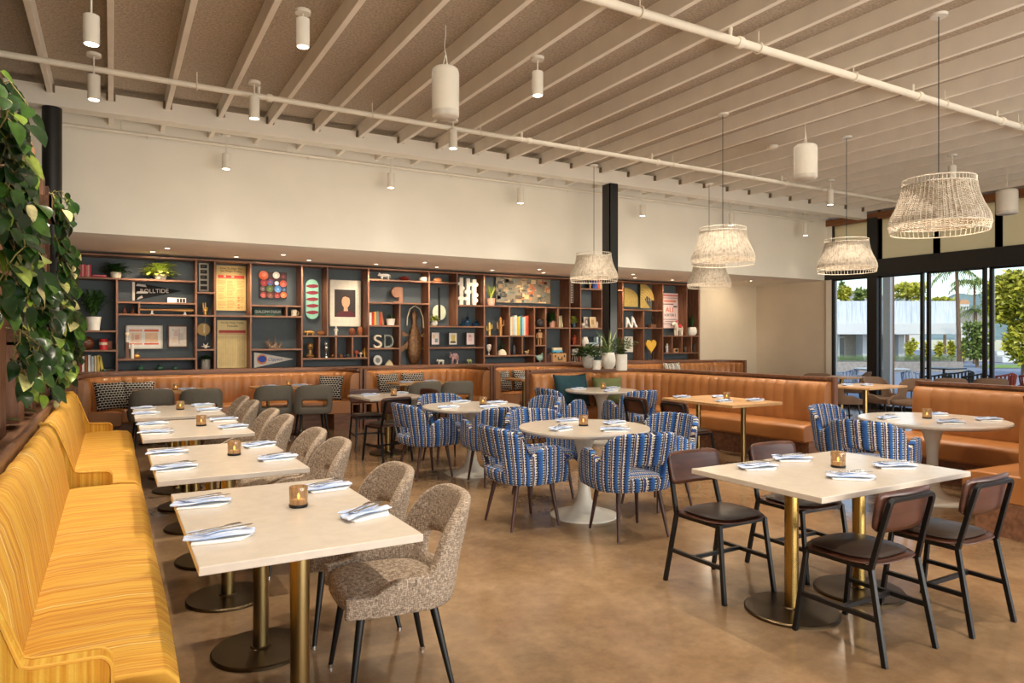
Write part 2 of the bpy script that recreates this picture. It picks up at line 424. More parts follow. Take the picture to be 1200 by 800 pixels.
# ================================================================ CHAIRS
def plan(w, a, b, L, sq=(0.85, 0.8)):
    """point on the U-shaped plan of a wrap-round shell, w in -1..1, 0 = middle of the back; chair faces +Y"""
    s = 1 if w >= 0 else -1; q = abs(w)
    if q < 0.6:
        ph = q/0.6*math.pi/2
        sx = math.sin(ph)**sq[0]; sy = max(0, math.cos(ph))**sq[1]
        return (s*a*sx, -b*sy)
    t = (q-0.6)/0.4
    return (s*(a-0.035*t*t), L*t)
def shell_mb(a, b, L, top, z0, lean, hole, flare=0.0, nu=56, sq=(0.85, 0.8)):
    mb = MB(); h0, h1, hw = hole
    lev = [0, 0.33, 0.66, 1.0]
    def zs(w):
        tp = top(w); q = abs(w)
        e1 = min(h0, z0+(tp-z0)*0.28); e2 = min(h1, z0+(tp-z0)*0.48)
        k = smooth(hw*1.3, hw*2.4, q)
        e1 = e1*(1-k)+(z0+(tp-z0)*0.25)*k; e2 = e2*(1-k)+(z0+(tp-z0)*0.5)*k
        return [z0, (z0+e1)/2, e1, (e1+e2)/2, e2, e2+(tp-e2)*0.33, e2+(tp-e2)*0.68, e2+(tp-e2)*0.9, tp]
    nv = 8
    def fn(u, v):
        w = u*2-1; z = zs(w)[int(round(v*nv))]
        x, y = plan(w, a, b, L, sq); q = abs(w)
        h = max(0, z-0.45)
        y -= lean*h*math.exp(-(q/0.5)**2)
        under = smooth(0, 0.1, z-z0)
        x *= (0.93+0.07*under)*(1+flare*h); y = y*(0.94+0.06*under) if y < 0 else y
        return (x, y, z)
    def skip(i, j):
        w = (i+0.5)/nu*2-1
        return abs(w) < hw and 2 <= j < 4
    def uvf(u, v):
        w = u*2-1
        return (w*0.75, zs(w)[int(round(v*nv))])
    mb.grid(fn, nu, nv, skip=skip, uvf=uvf)
    return mb
def seat_mb(wx, y0, y1, z0, z1, n=32):
    mb = MB(); cx = 0; cyy = (y0+y1)/2; hy = (y1-y0)/2
    prof = [(0.80, z0), (0.97, z0+0.015), (1.0, z0+(z1-z0)*0.5), (0.97, z1-0.012), (0.86, z1), (0.45, z1+0.012), (0.02, z1+0.014)]
    vs = []
    for k, z in prof:
        for j in range(n):
            t = 2*math.pi*j/n; c, s_ = math.cos(t), math.sin(t)
            vs.append((k*wx*math.copysign(abs(c)**0.62, c), cyy+k*hy*math.copysign(abs(s_)**0.62, s_), z))
    fs = []
    for i in range(len(prof)-1):
        for j in range(n):
            fs.append((i*n+j, i*n+(j+1) % n, (i+1)*n+(j+1) % n, (i+1)*n+j))
    fs.append(tuple(range(n-1,-1,-1))); fs.append(tuple(range((len(prof)-1)*n, len(prof)*n)))
    o = len(mb.f); mb.add(vs, fs)
    for fi, f in enumerate(mb.f): mb.uv[fi] = [(mb.v[i][1]*1.0+0.3, mb.v[i][0]) for i in f]
    return mb
# woven tweed of grey, tan and cream threads
def tweed(name, c1, c2, c3):
    m, nt, b = newmat(name); L = nt.links
    tc = N(nt, 'ShaderNodeTexCoord')
    cols = []
    for sc in ((260, 260, 50), (50, 60, 260)):
        mp = N(nt, 'ShaderNodeMapping'); mp.inputs['Scale'].default_value = sc; L.new(tc.outputs['Object'], mp.inputs['Vector'])
        nz = N(nt, 'ShaderNodeTexNoise', Scale=1.0, Detail=3.0, Roughness=0.7); L.new(mp.outputs['Vector'], nz.inputs['Vector']); cols.append(nz)
    ad = N(nt, 'ShaderNodeMath', operation='ADD'); L.new(cols[0].outputs['Fac'], ad.inputs[0]); L.new(cols[1].outputs['Fac'], ad.inputs[1])
    hf = N(nt, 'ShaderNodeMath', operation='MULTIPLY'); hf.inputs[1].default_value = 0.5; L.new(ad.outputs[0], hf.inputs[0])
    rp = ramp(nt, [(0.38, c1), (0.5, c2), (0.63, c3)]); L.new(hf.outputs[0], rp.inputs['Fac']); L.new(rp.outputs['Color'], b.inputs['Base Color'])
    bp = N(nt, 'ShaderNodeBump', Strength=0.5, Distance=0.004); L.new(hf.outputs[0], bp.inputs['Height']); L.new(bp.outputs['Normal'], b.inputs['Normal'])
    b.inputs['Roughness'].default_value = 0.95
    return m
M_tweed = tweed('grey_tan_tweed', rgb(86,76,66), rgb(146,126,106), rgb(206,190,168))
M_greyfab = mat('plain_grey_wool', rgb(112,106,94), 0.95, var=0.1, scale=60, bump=0.3, bscale=300)
M_greypip = mat('pale_piping', rgb(150,134,108), 0.9)
M_mochafab = mat('mocha_fabric', rgb(118,92,72), 0.95, var=0.12, scale=60)
# blue, navy and cream woven stripes running up the shell
def ikat():
    m, nt, b = newmat('blue_stripe_weave'); L = nt.links
    tc = N(nt, 'ShaderNodeTexCoord'); sep = N(nt, 'ShaderNodeSeparateXYZ'); L.new(tc.outputs['UV'], sep.inputs[0])
    def M(op, a, b_=None):
        n = N(nt, 'ShaderNodeMath', operation=op)
        for i, q in enumerate((a, b_)):
            if q is None: continue
            if isinstance(q, (int, float)): n.inputs[i].default_value = q
            else: L.new(q, n.inputs[i])
        return n.outputs[0]
    nz = N(nt, 'ShaderNodeTexNoise', Scale=90.0, Detail=2.0); L.new(tc.outputs['Object'], nz.inputs['Vector'])
    wob = M('MULTIPLY', M('SUBTRACT', nz.outputs['Fac'], 0.5), 0.012)
    u = M('ADD', sep.outputs['X'], wob)
    fr = M('FRACT', M('MULTIPLY', M('ADD', u, 10.0), 12.0))
    blue, lb, cream, navy, peach = rgb(36,84,150), rgb(112,158,200), rgb(216,206,188), rgb(18,20,40), rgb(190,164,140)
    rp = ramp(nt, [(0.0, cream), (0.1, navy), (0.17, blue), (0.40, rgb(50,100,164)), (0.5, lb), (0.58, cream), (0.66, navy), (0.73, peach), (0.8, rgb(34,64,120)), (0.94, cream)], 'CONSTANT')
    L.new(fr, rp.inputs['Fac'])
    # short dark dashes across the stripes
    v = M('FRACT', M('MULTIPLY', M('ADD', sep.outputs['Y'], wob), 52.0))
    fr2 = M('FRACT', M('MULTIPLY', M('ADD', u, 10.0), 24.0))
    dash = M('MULTIPLY', M('LESS_THAN', v, 0.42), M('LESS_THAN', M('ABSOLUTE', M('SUBTRACT', fr2, 0.28)), 0.27))
    mx = N(nt, 'ShaderNodeMix', data_type='RGBA'); L.new(dash, mx.inputs[0]); L.new(rp.outputs['Color'], mx.inputs[6]); mx.inputs[7].default_value = navy
    L.new(mx.outputs[2], b.inputs['Base Color']); b.inputs['Roughness'].default_value = 0.85
    bp = N(nt, 'ShaderNodeBump', Strength=0.25, Distance=0.004); L.new(nz.outputs['Fac'], bp.inputs['Height']); L.new(bp.outputs['Normal'], b.inputs['Normal'])
    return m
M_ikat = ikat()
M_glide = mat('chrome_glide', rgb(210,206,198), 0.2, metal=1.0)
def leg_mb(x0, y0, z0, x1, y1, r0, r1):
    mb = MB(); mb.tube([(x0,y0,z0), (x1,y1,0.012)], [r0, r1], 12); return mb
def shell_chair(name, kind, fab, legm, label, group, glide=True):
    t = empty(name, (0,0,0), 0, label, 'chair', group)
    if kind == 'side':      # rounded back, low wrapping sides, oval gap at the foot of the back
        ex = 2.5 if 'tweed' in name else 3.6
        top = lambda w: max(0.47+0.345*max(0, 1-(abs(w)/0.53)**ex)**(1/ex), 0.42+0.11*(1-smooth(0.55, 1.0, abs(w))**1.5))
        sh = shell_mb(0.262, 0.235, 0.25, top, 0.375, 0.24, (0.485, 0.595, 0.25), sq=(0.72, 0.5))
        sw, sy0, sy1 = 0.238, -0.2, 0.265
    else:                   # higher rounded back, a dip, then a rounded arm lobe on each side
        def top(w):
            q = abs(w)
            back = 0.55+0.265*max(0, 1-(q/0.5)**3.0)**(1/3.0)
            arm = 0.55+0.115*smooth(0.46, 0.66, q)-0.23*smooth(0.8, 1.02, q)**1.4
            return back if q < 0.48 else max(0.42, arm)
        sh = shell_mb(0.30, 0.235, 0.28, top, 0.365, 0.22, (0.475, 0.56, 0.15), 0.12, sq=(0.78, 0.65))
        sw, sy0, sy1 = 0.268, -0.2, 0.285
    b = sh.build('shell', fab, t, solid=0.05, sub=1, angle=180)
    seat_mb(sw, sy0, sy1, 0.37, 0.465).build('seat', fab, t, sub=1, angle=180)
    for sx in (-1, 1):
        for yy, yo in ((0.17, 0.225), (-0.13, -0.21)):
            lg = leg_mb(sx*0.17, yy, 0.385, sx*0.215, yo, 0.019, 0.0105).build('leg', legm, t)
            if glide:
                g = MB(); g.cyl((sx*0.2155, yo+0.001, 0), (sx*0.2145, yo, 0.016), 0.013, n=12); g.build('glide', M_glide, lg)
    return t
def put(proto, used, loc, rz, label, group=None):
    """first call moves the original, later ones copy it with all its parts"""
    if not used:
        used.append(1); proto.location = loc; proto.rotation_euler[2] = rz; proto['label'] = label
        if group: proto['group'] = group
        return proto
    return dup(proto, loc, rz, label, group)
PX = R(90)      # facing -X
tw, twu = shell_chair('tweed_chair', 'side', M_tweed, M_black, '', 'tweed chairs along the yellow banquette tables'), []
TY = [3.10, 4.70, 6.43, 8.0]
names = ['nearest', 'second', 'third', 'farthest']
for k, (a, b_) in enumerate([(2.93, 3.6), (4.72, 5.34), (6.42, 7.04), (8.1, 8.72)]):
    where = ['nearest white table beside the banquette', 'second white banquette table', 'third white banquette table', 'farthest white banquette table'][k]
    put(tw, twu, (1.07, a, 0), PX-R(5) if k == 0 else PX, f'rounded tweed chair, nearer of two at the {where}')
    put(tw, twu, (1.07, b_, 0), PX, f'rounded tweed chair, farther of two at the {where}')
bl, blu = shell_chair('striped_armchair', 'arm', M_ikat, M_darkleg, '', 'blue striped armchairs at the round tables', glide=False), []
BLUE = [((2.86, 4.83), -90, 'blue striped armchair left of the middle round table, its back to the tweed chairs'),
        ((3.43, 4.17), -8, 'blue striped armchair nearest the camera at the middle round table, seen from behind'),
        ((3.50, 5.52), 172, 'blue striped armchair on the far side of the middle round table, facing the camera'),
        ((4.22, 4.74), 96, 'blue striped armchair at the right of the middle round table, facing left'),
        ((2.92, 6.98), -84, 'blue striped armchair left of the farther round table beside the small square table'),
        ((3.44, 6.32), -4, 'blue striped armchair on the near side of the farther round table, back to the camera'),
        ((3.50, 7.68), 180, 'blue striped armchair on the far side of the farther round table, facing the camera'),
        ((4.26, 6.96), 92, 'blue striped armchair right of the farther round table, only its rounded back showing'),
        ((5.42, 8.08), -88, 'blue striped armchair left of the round table in front of the teal cushion'),
        ((6.10, 7.38), 0, 'blue striped armchair on the near side of the round table with the teal cushion behind'),
        ((5.72, 3.66), -78, 'blue striped armchair seen from behind at the round table on the far right, in front'),
        ((6.42, 4.40), -172, 'blue striped armchair beyond the round table on the far right, darker and half hidden')]
for (x, y), a, lb in BLUE: put(bl, blu, (x, y, 0), R(a), lb)
gr, gru = shell_chair('grey_chair', 'side', M_greyfab, M_black, '', 'plain grey chairs facing the back booths'), []
for (x, y), a, lb in [((0.46, 10.75), 4, 'plain grey chair with rounded back, leftmost at the left end of the back booth'),
        ((1.06, 10.6), 2, 'plain grey chair second from the left, just behind the farthest white table'),
        ((2.06, 10.72), -2, 'plain grey chair at the back booth, left of the pair showing black legs'),
        ((2.6, 10.55), -4, 'plain grey chair at the back booth, right of the pair showing black legs'),
        ((4.32, 10.45), 0, 'plain grey chair before the second back booth, left of the pair there'),
        ((4.88, 10.4), -6, 'plain grey chair before the second back booth, right of the pair there')]:
    put(gr, gru, (x, y, 0), R(a), lb)
# bentwood chair on a black square-tube frame
M_ply = wood('walnut_ply', rgb(56,30,20), rgb(86,50,34), 'X', 0.33)
M_pad = mat('dark_leather_pad', rgb(52,41,35), 0.32, var=0.15, scale=12)
def tube_chair():
    t = empty('bentwood_chair', (0,0,0), 0, '', 'chair', 'walnut bentwood chairs with black frames')
    rs = 0.0115
    def rpath(s): return [(s*0.205,-0.245,0.0),(s*0.187,-0.165,0.43)]
    for s in (-1, 1):
        m = MB(); m.tube([(s*0.205,0.235,0.0),(s*0.185,0.18,0.435)], rs, 4, square=True); m.build('leg', M_black, t, bevel=0.002)
        m = MB(); m.tube(rpath(s), rs, 4, square=True); m.build('leg', M_black, t, bevel=0.002)
        m = MB(); m.tube([(s*0.1965,0.21,0.2),(s*0.1965,-0.208,0.2)], rs*0.9, 4, square=True); m.build('stretcher', M_black, t)
    m = MB(); m.tube([(-0.1965,-0.02,0.2),(0.1965,-0.02,0.2)], rs*0.9, 4, square=True); m.build('stretcher', M_black, t)
    m = MB(); m.tube([(-0.185,0.175,0.425),(0.185,0.175,0.425)], rs*0.9, 4, square=True)
    for s in (-1, 1): m.tube([(s*0.185,0.18,0.425),(s*0.187,-0.165,0.425)], rs*0.9, 4, square=True)
    m.build('seat_frame', M_black, t)
    # loop that carries the backrest
    pts = []
    L_ = [(-0.187,-0.165,0.42),(-0.178,-0.215,0.62),(-0.172,-0.245,0.73)]
    pts += L_
    for k in range(1, 5):
        a = k/5*math.pi/2; pts.append((-0.172+0.035*(1-math.cos(a)), -0.245-0.006*math.sin(a), 0.73+0.03*math.sin(a)))
    pts += [(-x, y, z) for x, y, z in reversed(pts)]
    m = MB(); m.tube(pts, rs, 4, square=True); m.build('back_frame', M_black, t, bevel=0.002)
    # curved backrest with rounded corners
    m = MB()
    def bfn(u, v):
        x = (u-0.5)*2; z = (v-0.5)*2
        k = 1-0.0*z
        ex = abs(x)**1; hx = 0.215*(1-0.05*(1-v))
        # superellipse rounding of the rectangle
        sc = 1.0/max(1e-6, (abs(x)**7+abs(z)**7)**(1/7))*max(abs(x), abs(z)) if max(abs(x), abs(z)) > 0 else 1
        X, Zz = x*sc*hx, z*sc*0.098
        return (X, -0.222-0.2*(Zz)-0.035*(1-(X/0.215)**2)+0.028, 0.695+Zz)
    m.grid(bfn, 16, 8)
    m.build('backrest', M_ply, t, solid=0.013, angle=60)
    m = MB()
    for sx, k in ((0, 0),):
        m = seat_mb(0.225, -0.2, 0.232, 0.435, 0.452)
    m.build('seat', M_ply, t, angle=180)
    seat_mb(0.205, -0.165, 0.215, 0.45, 0.474).build('seat_pad', M_pad, t, sub=1, angle=180)
    return t
bw, bwu = tube_chair(), []
for (x, y), a, lb in [((3.18, 3.02), 180, 'walnut backed chair at the far left of the lower right white table'),
        ((3.88, 3.0), 178, 'walnut backed chair partly hidden behind the top of the lower right white table'),
        ((3.25, 2.14), 0, 'walnut backed chair nearest the camera at lower right, its black tube frame seen from behind'),
        ((3.93, 2.11), 0, 'walnut backed chair at lower right, second on the near side, closest to the right edge'),
        ((5.68, 5.86), -90, 'dark walnut chair at the oak table by the long booth, nearer of the two'),
        ((5.66, 6.5), -90, 'dark walnut chair at the oak table by the long booth, farther of the two'),
        ((3.02, 9.2), 174, 'walnut chair behind the small square table, facing the camera'),
        ((2.92, 8.14), 12, 'walnut chair in front of the small square table, its back to the camera'),
        ((3.62, 8.95), 100, 'walnut chair at the right of the small square table, mostly hidden')]:
    put(bw, bwu, (x, y, 0), R(a), lb)
mo, mou = shell_chair('mocha_chair', 'side', M_mochafab, M_black, '', 'mocha chairs near the windows'), []
for p, t_, a, lb in [((1036, 455), 12.1, 200, 'brown fabric chair at the oak table beyond the wood post, seen from behind'),
        ((1066, 450), 11.6, 120, 'brown fabric chair near the window with its seat showing, right of the oak table'),
        ((988, 452), 12.0, -90, 'brown fabric chair at the left of the oak table beyond the wood post'),
        ((1000, 440), 14.4, 60, 'light brown chair by the window, left of the white terrace table'),
        ((954, 440), 13.9, -10, 'brown chair whose rounded top just clears the wood post of the long booth'),
        ((1110, 443), 12.2, -20, 'brown chair whose top shows above the booth on the right, left one'),
        ((1157, 443), 12.2, -20, 'brown chair whose top shows above the booth on the right, right one')]:
    q = at_depth(p[0], p[1], t_); put(mo, mou, (q.x, q.y, 0), R(a)-YAW, lb)
# ================================================================ TABLES
def slab_table(name, label, cat, w, d, topm, polem, basem, poles, th=0.03, top=0.75, group=None, br=0.235, pr=0.036):
    t = empty(name, (0,0,0), 0, label, cat, group)
    m = MB(); m.box(-w/2, w/2, -d/2, d/2, top-th, top); m.build('tabletop', topm, t, bevel=0.004, smooth=False)
    for x, y in poles:
        m = MB(); m.cyl((x,y,0.02), (x,y,top-th), pr, n=28); p = m.build('pole', polem, t)
        m = MB(); m.lathe([(br,0.0),(br,0.012),(br-0.006,0.018),(0.05,0.024),(0.045,0.03)], 48, (x,y,0)); m.build('base', basem, t)
        m = MB(); m.box(x-0.13, x+0.13, y-0.13, y+0.13, top-th-0.012, top-th); m.build('top_plate', M_black, t, smooth=False)
    return t
TL = ['white quartz table nearest the camera beside the yellow banquette', 'white quartz table second from the camera beside the yellow banquette',
      'white quartz table third from the camera beside the yellow banquette', 'white quartz table farthest along the yellow banquette']
t0 = slab_table('dining_table', TL[0], 'table', 0.79, 1.24, M_wtop, M_brass, M_bronze, [(-0.02, -0.40), (-0.02, 0.40)], br=0.225, group='white tables along the yellow banquette')
t0.location = (0.64, TY[0], 0)
for k in (1, 2, 3): dup(t0, (0.61-0.01*k, TY[k], 0), 0, TL[k])
rt = slab_table('dining_table', 'white quartz table at lower right on two brass pillars', 'table', 1.30, 0.85, M_wtop, mat('bright_brass', rgb(176,146,84), 0.25, metal=1.0, var=0.15, stretch=(30,30,1)), M_bronze, [(-0.3, 0.02), (0.3, 0.02)], br=0.25, pr=0.037)
rt.location = (3.54, 2.53, 0)
ot = slab_table('dining_table', 'oak topped table in front of the long leather booth', 'table', 0.83, 1.15, M_oak, M_brass, M_bronze, [(0.0, -0.36), (0.0, 0.36)], th=0.035, br=0.2, pr=0.03)
ot.location = (6.41, 6.07, 0)
st = slab_table('dining_table', 'small square pale table among walnut chairs in front of the second back booth', 'table', 0.8, 0.8, M_wtop, M_brass, M_bronze, [(0.0, 0.0)], br=0.24)
st.location = (3.12, 8.68, 0); st.rotation_euler[2] = R(3)
bt0 = None
for (x, y), w_, lb in [((0.75, 11.15), 0, 'oak table in the back booth at far left, with a candle between grey chairs'), ((2.33, 11.15), 0, 'oak table in the back booth behind the open pair of grey chairs'),
                   ((4.55, 11.1), 0, 'oak table in the second back booth'), ((6.85, 11.05), 0, 'oak table in the third back booth, seen through the gap by the wood post'),
                   ((9.9, 11.0), 0, 'oak table in the farthest back booth, its top just visible over the long booth')]:
    if bt0 is None:
        bt0 = slab_table('dining_table', lb, 'table', 0.95, 0.62, M_oak, M_brass, M_bronze, [(-0.25,0.0),(0.25,0.0)], br=0.18, pr=0.025, group='oak tables in the back booths'); bt0.location = (x, y, 0)
    else: dup(bt0, (x, y, 0), 0, lb)
q = at_depth(1014, 460, 11.0)
wt = slab_table('dining_table', 'oak table beyond the wood post with brown chairs round it', 'table', 1.1, 0.75, M_oak, M_brass, M_bronze, [(0,0)], br=0.22); wt.location = (q.x, q.y, 0); wt.rotation_euler[2] = R(4)
q = at_depth(986, 446, 13.6)
wt = slab_table('dining_table', 'oak table against the window beside the white jamb', 'table', 0.7, 0.7, M_oak, M_brass, M_bronze, [(0,0)], br=0.2); wt.location = (q.x, q.y, 0)
def tulip(label, x, y, r, group='round pedestal tables'):
    t = empty('pedestal_table', (x,y,0), 0, label, 'table', group)
    m = MB(); m.lathe([(r-0.03,0.712),(r-0.008,0.722),(r,0.738),(r-0.004,0.75)], 72); m.build('tabletop', [M_wtop], t, angle=30)
    m = MB(); m.lathe([(0.285,0.0),(0.285,0.01),(0.26,0.018),(0.16,0.04),(0.1,0.075),(0.065,0.14),(0.05,0.25),(0.047,0.4),(0.055,0.52),(0.08,0.62),(0.125,0.69),(0.17,0.714)], 48); m.build('pedestal', M_lacq, t, angle=60)
    return t
tulip('white round pedestal table in the middle of the room, ringed by blue striped armchairs', 3.47, 4.81, 0.555)
tulip('white round pedestal table behind the middle one, blue striped armchairs around it', 3.46, 6.92, 0.545)
tulip('white round pedestal table before the teal and olive cushions of the long booth', 6.16, 8.12, 0.52)
tulip('white round pedestal table at far right in front of the cognac booth', 6.58, 3.64, 0.62)
# ================================================================ YELLOW BANQUETTE
def yellow_mat():
    return stripes('yellow_stripe_velvet', [(0.3, rgb(170,102,18)), (0.41, rgb(200,140,36)), (0.5, rgb(214,168,64)), (0.57, rgb(184,116,24)), (0.66, rgb(226,196,108))], 'Y', 2.4, 0.75)
M_yel = yellow_mat()
M_yelv = stripes('yellow_end_velvet', [(0.3, rgb(164,98,12)), (0.45, rgb(194,138,26)), (0.6, rgb(212,174,66))], 'X', 3.0, 0.75)
M_yelp = mat('yellow_piping', rgb(208,156,54), 0.7)
M_plinth = mat('dark_plinth', rgb(48,38,30), 0.7)
def profile_run(mb, prof, y0, y1, n=1, fn=None):
    """closed xz profile run along Y"""
    k = len(prof); vs = []
    for i in range(n+1):
        y = y0+(y1-y0)*i/n
        for j, (x, z) in enumerate(prof):
            dx, dz = fn(i/n, j) if fn else (0, 0)
            vs.append((x+dx, y, z+dz))
    fs = [(i*k+j, i*k+(j+1) % k, (i+1)*k+(j+1) % k, (i+1)*k+j) for i in range(n) for j in range(k)]
    fs += [tuple(range(k-1,-1,-1)), tuple(range(n*k, n*k+k))]
    mb.add(vs, fs)
SOFA = [(-1.2, 2.42, 'yellow striped banquette section closest to the camera, mostly cut by the left edge'),
        (2.42, 5.72, 'yellow striped velvet banquette section between its two short arms, in the left foreground'),
        (5.72, 9.0, 'farther yellow striped banquette section, ending in a short arm before the leather booth')]
BACKP = [(-0.43,0.40),(-0.24,0.40),(-0.255,0.50),(-0.285,0.70),(-0.325,0.84),(-0.355,0.895),(-0.385,0.915),(-0.42,0.905),(-0.435,0.87)]
SEATP = [(-0.30,0.27),(0.16,0.27),(0.185,0.29),(0.192,0.36),(0.185,0.43),(0.15,0.468),(0.05,0.478),(-0.20,0.478),(-0.29,0.465)]
def arm_panel(t, y, mirror=1):
    poly = [(-0.43,0.27),(0.0,0.27),(0.0,0.515)]
    for k in range(1, 6):
        a = k/5*math.pi/2; poly.append((-0.04+0.04*math.cos(a), 0.515+0.045*math.sin(a)))
    poly += [(-0.20,0.565),(-0.225,0.575),(-0.30,0.79),(-0.335,0.875),(-0.375,0.918),(-0.43,0.915)]
    m = MB(); M = Matrix(((1,0,0,0),(0,0,-1,0),(0,1,0,0),(0,0,0,1)))
    m.prism(poly, 0.07, M, -0.035)
    a = m.build('arm', M_yelv, t, loc=(0, y, 0), bevel=0.008, smooth=True)
    p = MB()
    for yy in (-0.035, 0.035):
        p.tube([(x, yy, z) for x, z in poly[1:]], 0.006, 6)
    p.build('piping', M_yelp, a)
for y0, y1, lb in SOFA:
    L0 = y1-y0-0.075
    t = empty('banquette', (0, y0, 0), 0, lb, 'banquette')
    m = MB(); m.box(-0.43, 0.1, 0.0, L0, 0.0, 0.27); m.build('plinth', M_plinth, t, smooth=False)
    ncush = 2
    for c in range(ncush):
        a, b_ = c*L0/ncush+0.004, (c+1)*L0/ncush-0.004
        m = MB(); profile_run(m, SEATP, a, b_, 14, lambda u, j: (0.006*math.sin(u*math.pi) if 1 <= j <= 5 else 0, 0.012*math.sin(u*math.pi)**0.5-0.006 if j >= 4 else 0))
        m.build('seat_cushion', M_yel, t, angle=70, bevel=0.01)
    for c in range(1):
        m = MB(); profile_run(m, BACKP, 0.03, L0-0.03, 40, lambda u, j: (0.004*math.sin(u*170) if j in (5,6,7) else 0, 0.004*math.sin(u*190+1) if j in (5,6,7) else 0))
        m.build('back_cushion', M_yel, t, angle=70, bevel=0.01)
    arm_panel(t, 0.0)
    if y1 > 8: arm_panel(t, L0-0.03)
# ---------------------------------------------------------------- planter wall on the left
pl = empty('planter_box', (-0.75, 4.8, 0), 0, 'long walnut planter trough behind the yellow banquette, holding trailing pothos', 'planter')
m = MB(); m.box(0.285, 0.315, -6.0, 6.0, 0.0, 0.95); m.build('front_board', M_walnuty, pl, smooth=False, bevel=0.003)
m = MB(); m.box(-0.32, -0.29, -6.0, 4.1, 0.0, 0.95); m.build('back_board', M_walnuty, pl, smooth=False)
m = MB(); m.box(-0.29, 0.285, -6.0, 4.1, 0.80, 0.84); m.build('trough_floor', M_walnuty, pl, smooth=False)
m = MB(); m.box(0.24, 0.33, 6.0, 6.06, 0.0, 0.97); m.build('end_board', M_walnutz, pl, smooth=False)
M_soil = mat('dark_soil', rgb(56,42,32), 0.95, var=0.4, scale=40, bump=0.8)
m = MB(); m.box(-0.29, -0.02, -6.0, 4.1, 0.84, 0.88); m.build('soil', M_soil, pl, smooth=False)
sc_ = empty('plant_screen', (-0.68, 6.0, 0.955), 0, 'tall walnut lattice of upright boards and shelf pockets behind the hanging plants', 'screen')
for k, (y, w_) in enumerate([(-3.2,0.3),(-2.0,0.3),(-0.9,0.3),(0.1,0.34),(1.1,0.3),(2.05,0.3),(2.75,0.24)]):
    m = MB(); m.box(-0.02, 0.1, y, y+w_, -0.07, 2.14); m.build('upright_board', M_walnutz, sc_, smooth=False, bevel=0.004)
for k, (y, z) in enumerate([(-2.7,0.55),(-1.5,1.25),(-0.5,0.5),(-0.4,1.7),(0.6,1.05),(1.55,0.55),(1.6,1.65),(-2.5,1.75)]):
    m = MB(); m.box(0.09, 0.2, y, y+0.5, z, z+0.02); m.box(0.18, 0.2, y, y+0.5, z, z+0.2); m.box(0.09, 0.2, y, y+0.02, z, z+0.2); m.box(0.09, 0.2, y+0.48, y+0.5, z, z+0.2)
    m.build('pocket', M_walnuty, sc_, smooth=False)
# ================================================================ LEATHER BOOTHS
def offset_path(pts, d, r):
    """polyline of corner points moved d to its right, corners rounded about fixed centres; returns points with a running base length"""
    P = [Vector((x, y)) for x, y in pts]; n = len(P); out = []
    segs = []
    for i in range(n-1):
        t = (P[i+1]-P[i]).normalized(); segs.append((t, Vector((t.y, -t.x))))
    run = 0.0
    prev = P[0]
    for i in range(n-1):
        t, nr = segs[i]
        a = P[i].copy(); b = P[i+1].copy(); rr = r[i] if isinstance(r, (list, tuple)) else r
        def cut(j):     # length taken by the corner at point j
            if j == 0 or j == n-1: return 0
            rj = r[j] if isinstance(r, (list, tuple)) else r
            ang = math.acos(max(-1, min(1, segs[j-1][0].dot(segs[j][0])))); return rj*math.tan(ang/2)
        a = P[i]+t*cut(i); b = P[i+1]-t*cut(i+1)
        L = (b-a).length; k = max(1, int(L/0.025))
        for q in range(k+1):
            p = a+(b-a)*(q/k)+nr*d; out.append((p.x, p.y, run+L*q/k))
        run += L
        if i < n-2:
            rj = r[i+1] if isinstance(r, (list, tuple)) else r
            t2, n2 = segs[i+1]; cr = t.x*t2.y-t.y*t2.x; side = -1 if cr < 0 else 1
            ang = math.acos(max(-1, min(1, t.dot(t2))))
            c = b+(Vector((t.y,-t.x))*rj if side < 0 else Vector((-t.y,t.x))*rj)
            kk = max(3, int(ang*rj/0.025))
            for q in range(1, kk):
                a_ = ang*q/kk
                v = (b-c); ca, sa = math.cos(side*a_), math.sin(side*a_)
                v = Vector((v.x*ca-v.y*sa, v.x*sa+v.y*ca))
                # outward normal of travel direction
                f = v.normalized(); rad = rj-d if side < 0 else rj+d
                p = c+f*max(rad, 0.02); out.append((p.x, p.y, run+ang*rj*q/kk))
            run += ang*rj
    return out
def sweep(mb, pts, r, prof, th=None):
    """prof: list of (offset to the right of the path, z); th(s, j) adds to the offset"""
    k = len(prof); rows = []
    offs = [offset_path(pts, d, r) for d, z in prof]
    nx = [offset_path(pts, d+0.02, r) for d, z in prof]
    n = len(offs[0]); vs = []
    for i in range(n):
        for j in range(k):
            x, y, s = offs[j][i]
            if th:
                q = th(s, j)
                if q:
                    dx, dy = nx[j][i][0]-x, nx[j][i][1]-y; l = math.hypot(dx, dy)
                    if l > 1e-6: x += dx/l*q; y += dy/l*q
            vs.append((x, y, prof[j][1]))
    fs = [(i*k+j, i*k+(j+1) % k, (i+1)*k+(j+1) % k, (i+1)*k+j) for i in range(n-1) for j in range(k)]
    fs += [tuple(range(k-1,-1,-1)), tuple(range((n-1)*k, n*k))]
    mb.add(vs, fs)
M_booth_seat = mat('cognac_leather_seat', rgb(170,110,58), 0.36, var=0.12, scale=4, bump=0.04, bscale=120)
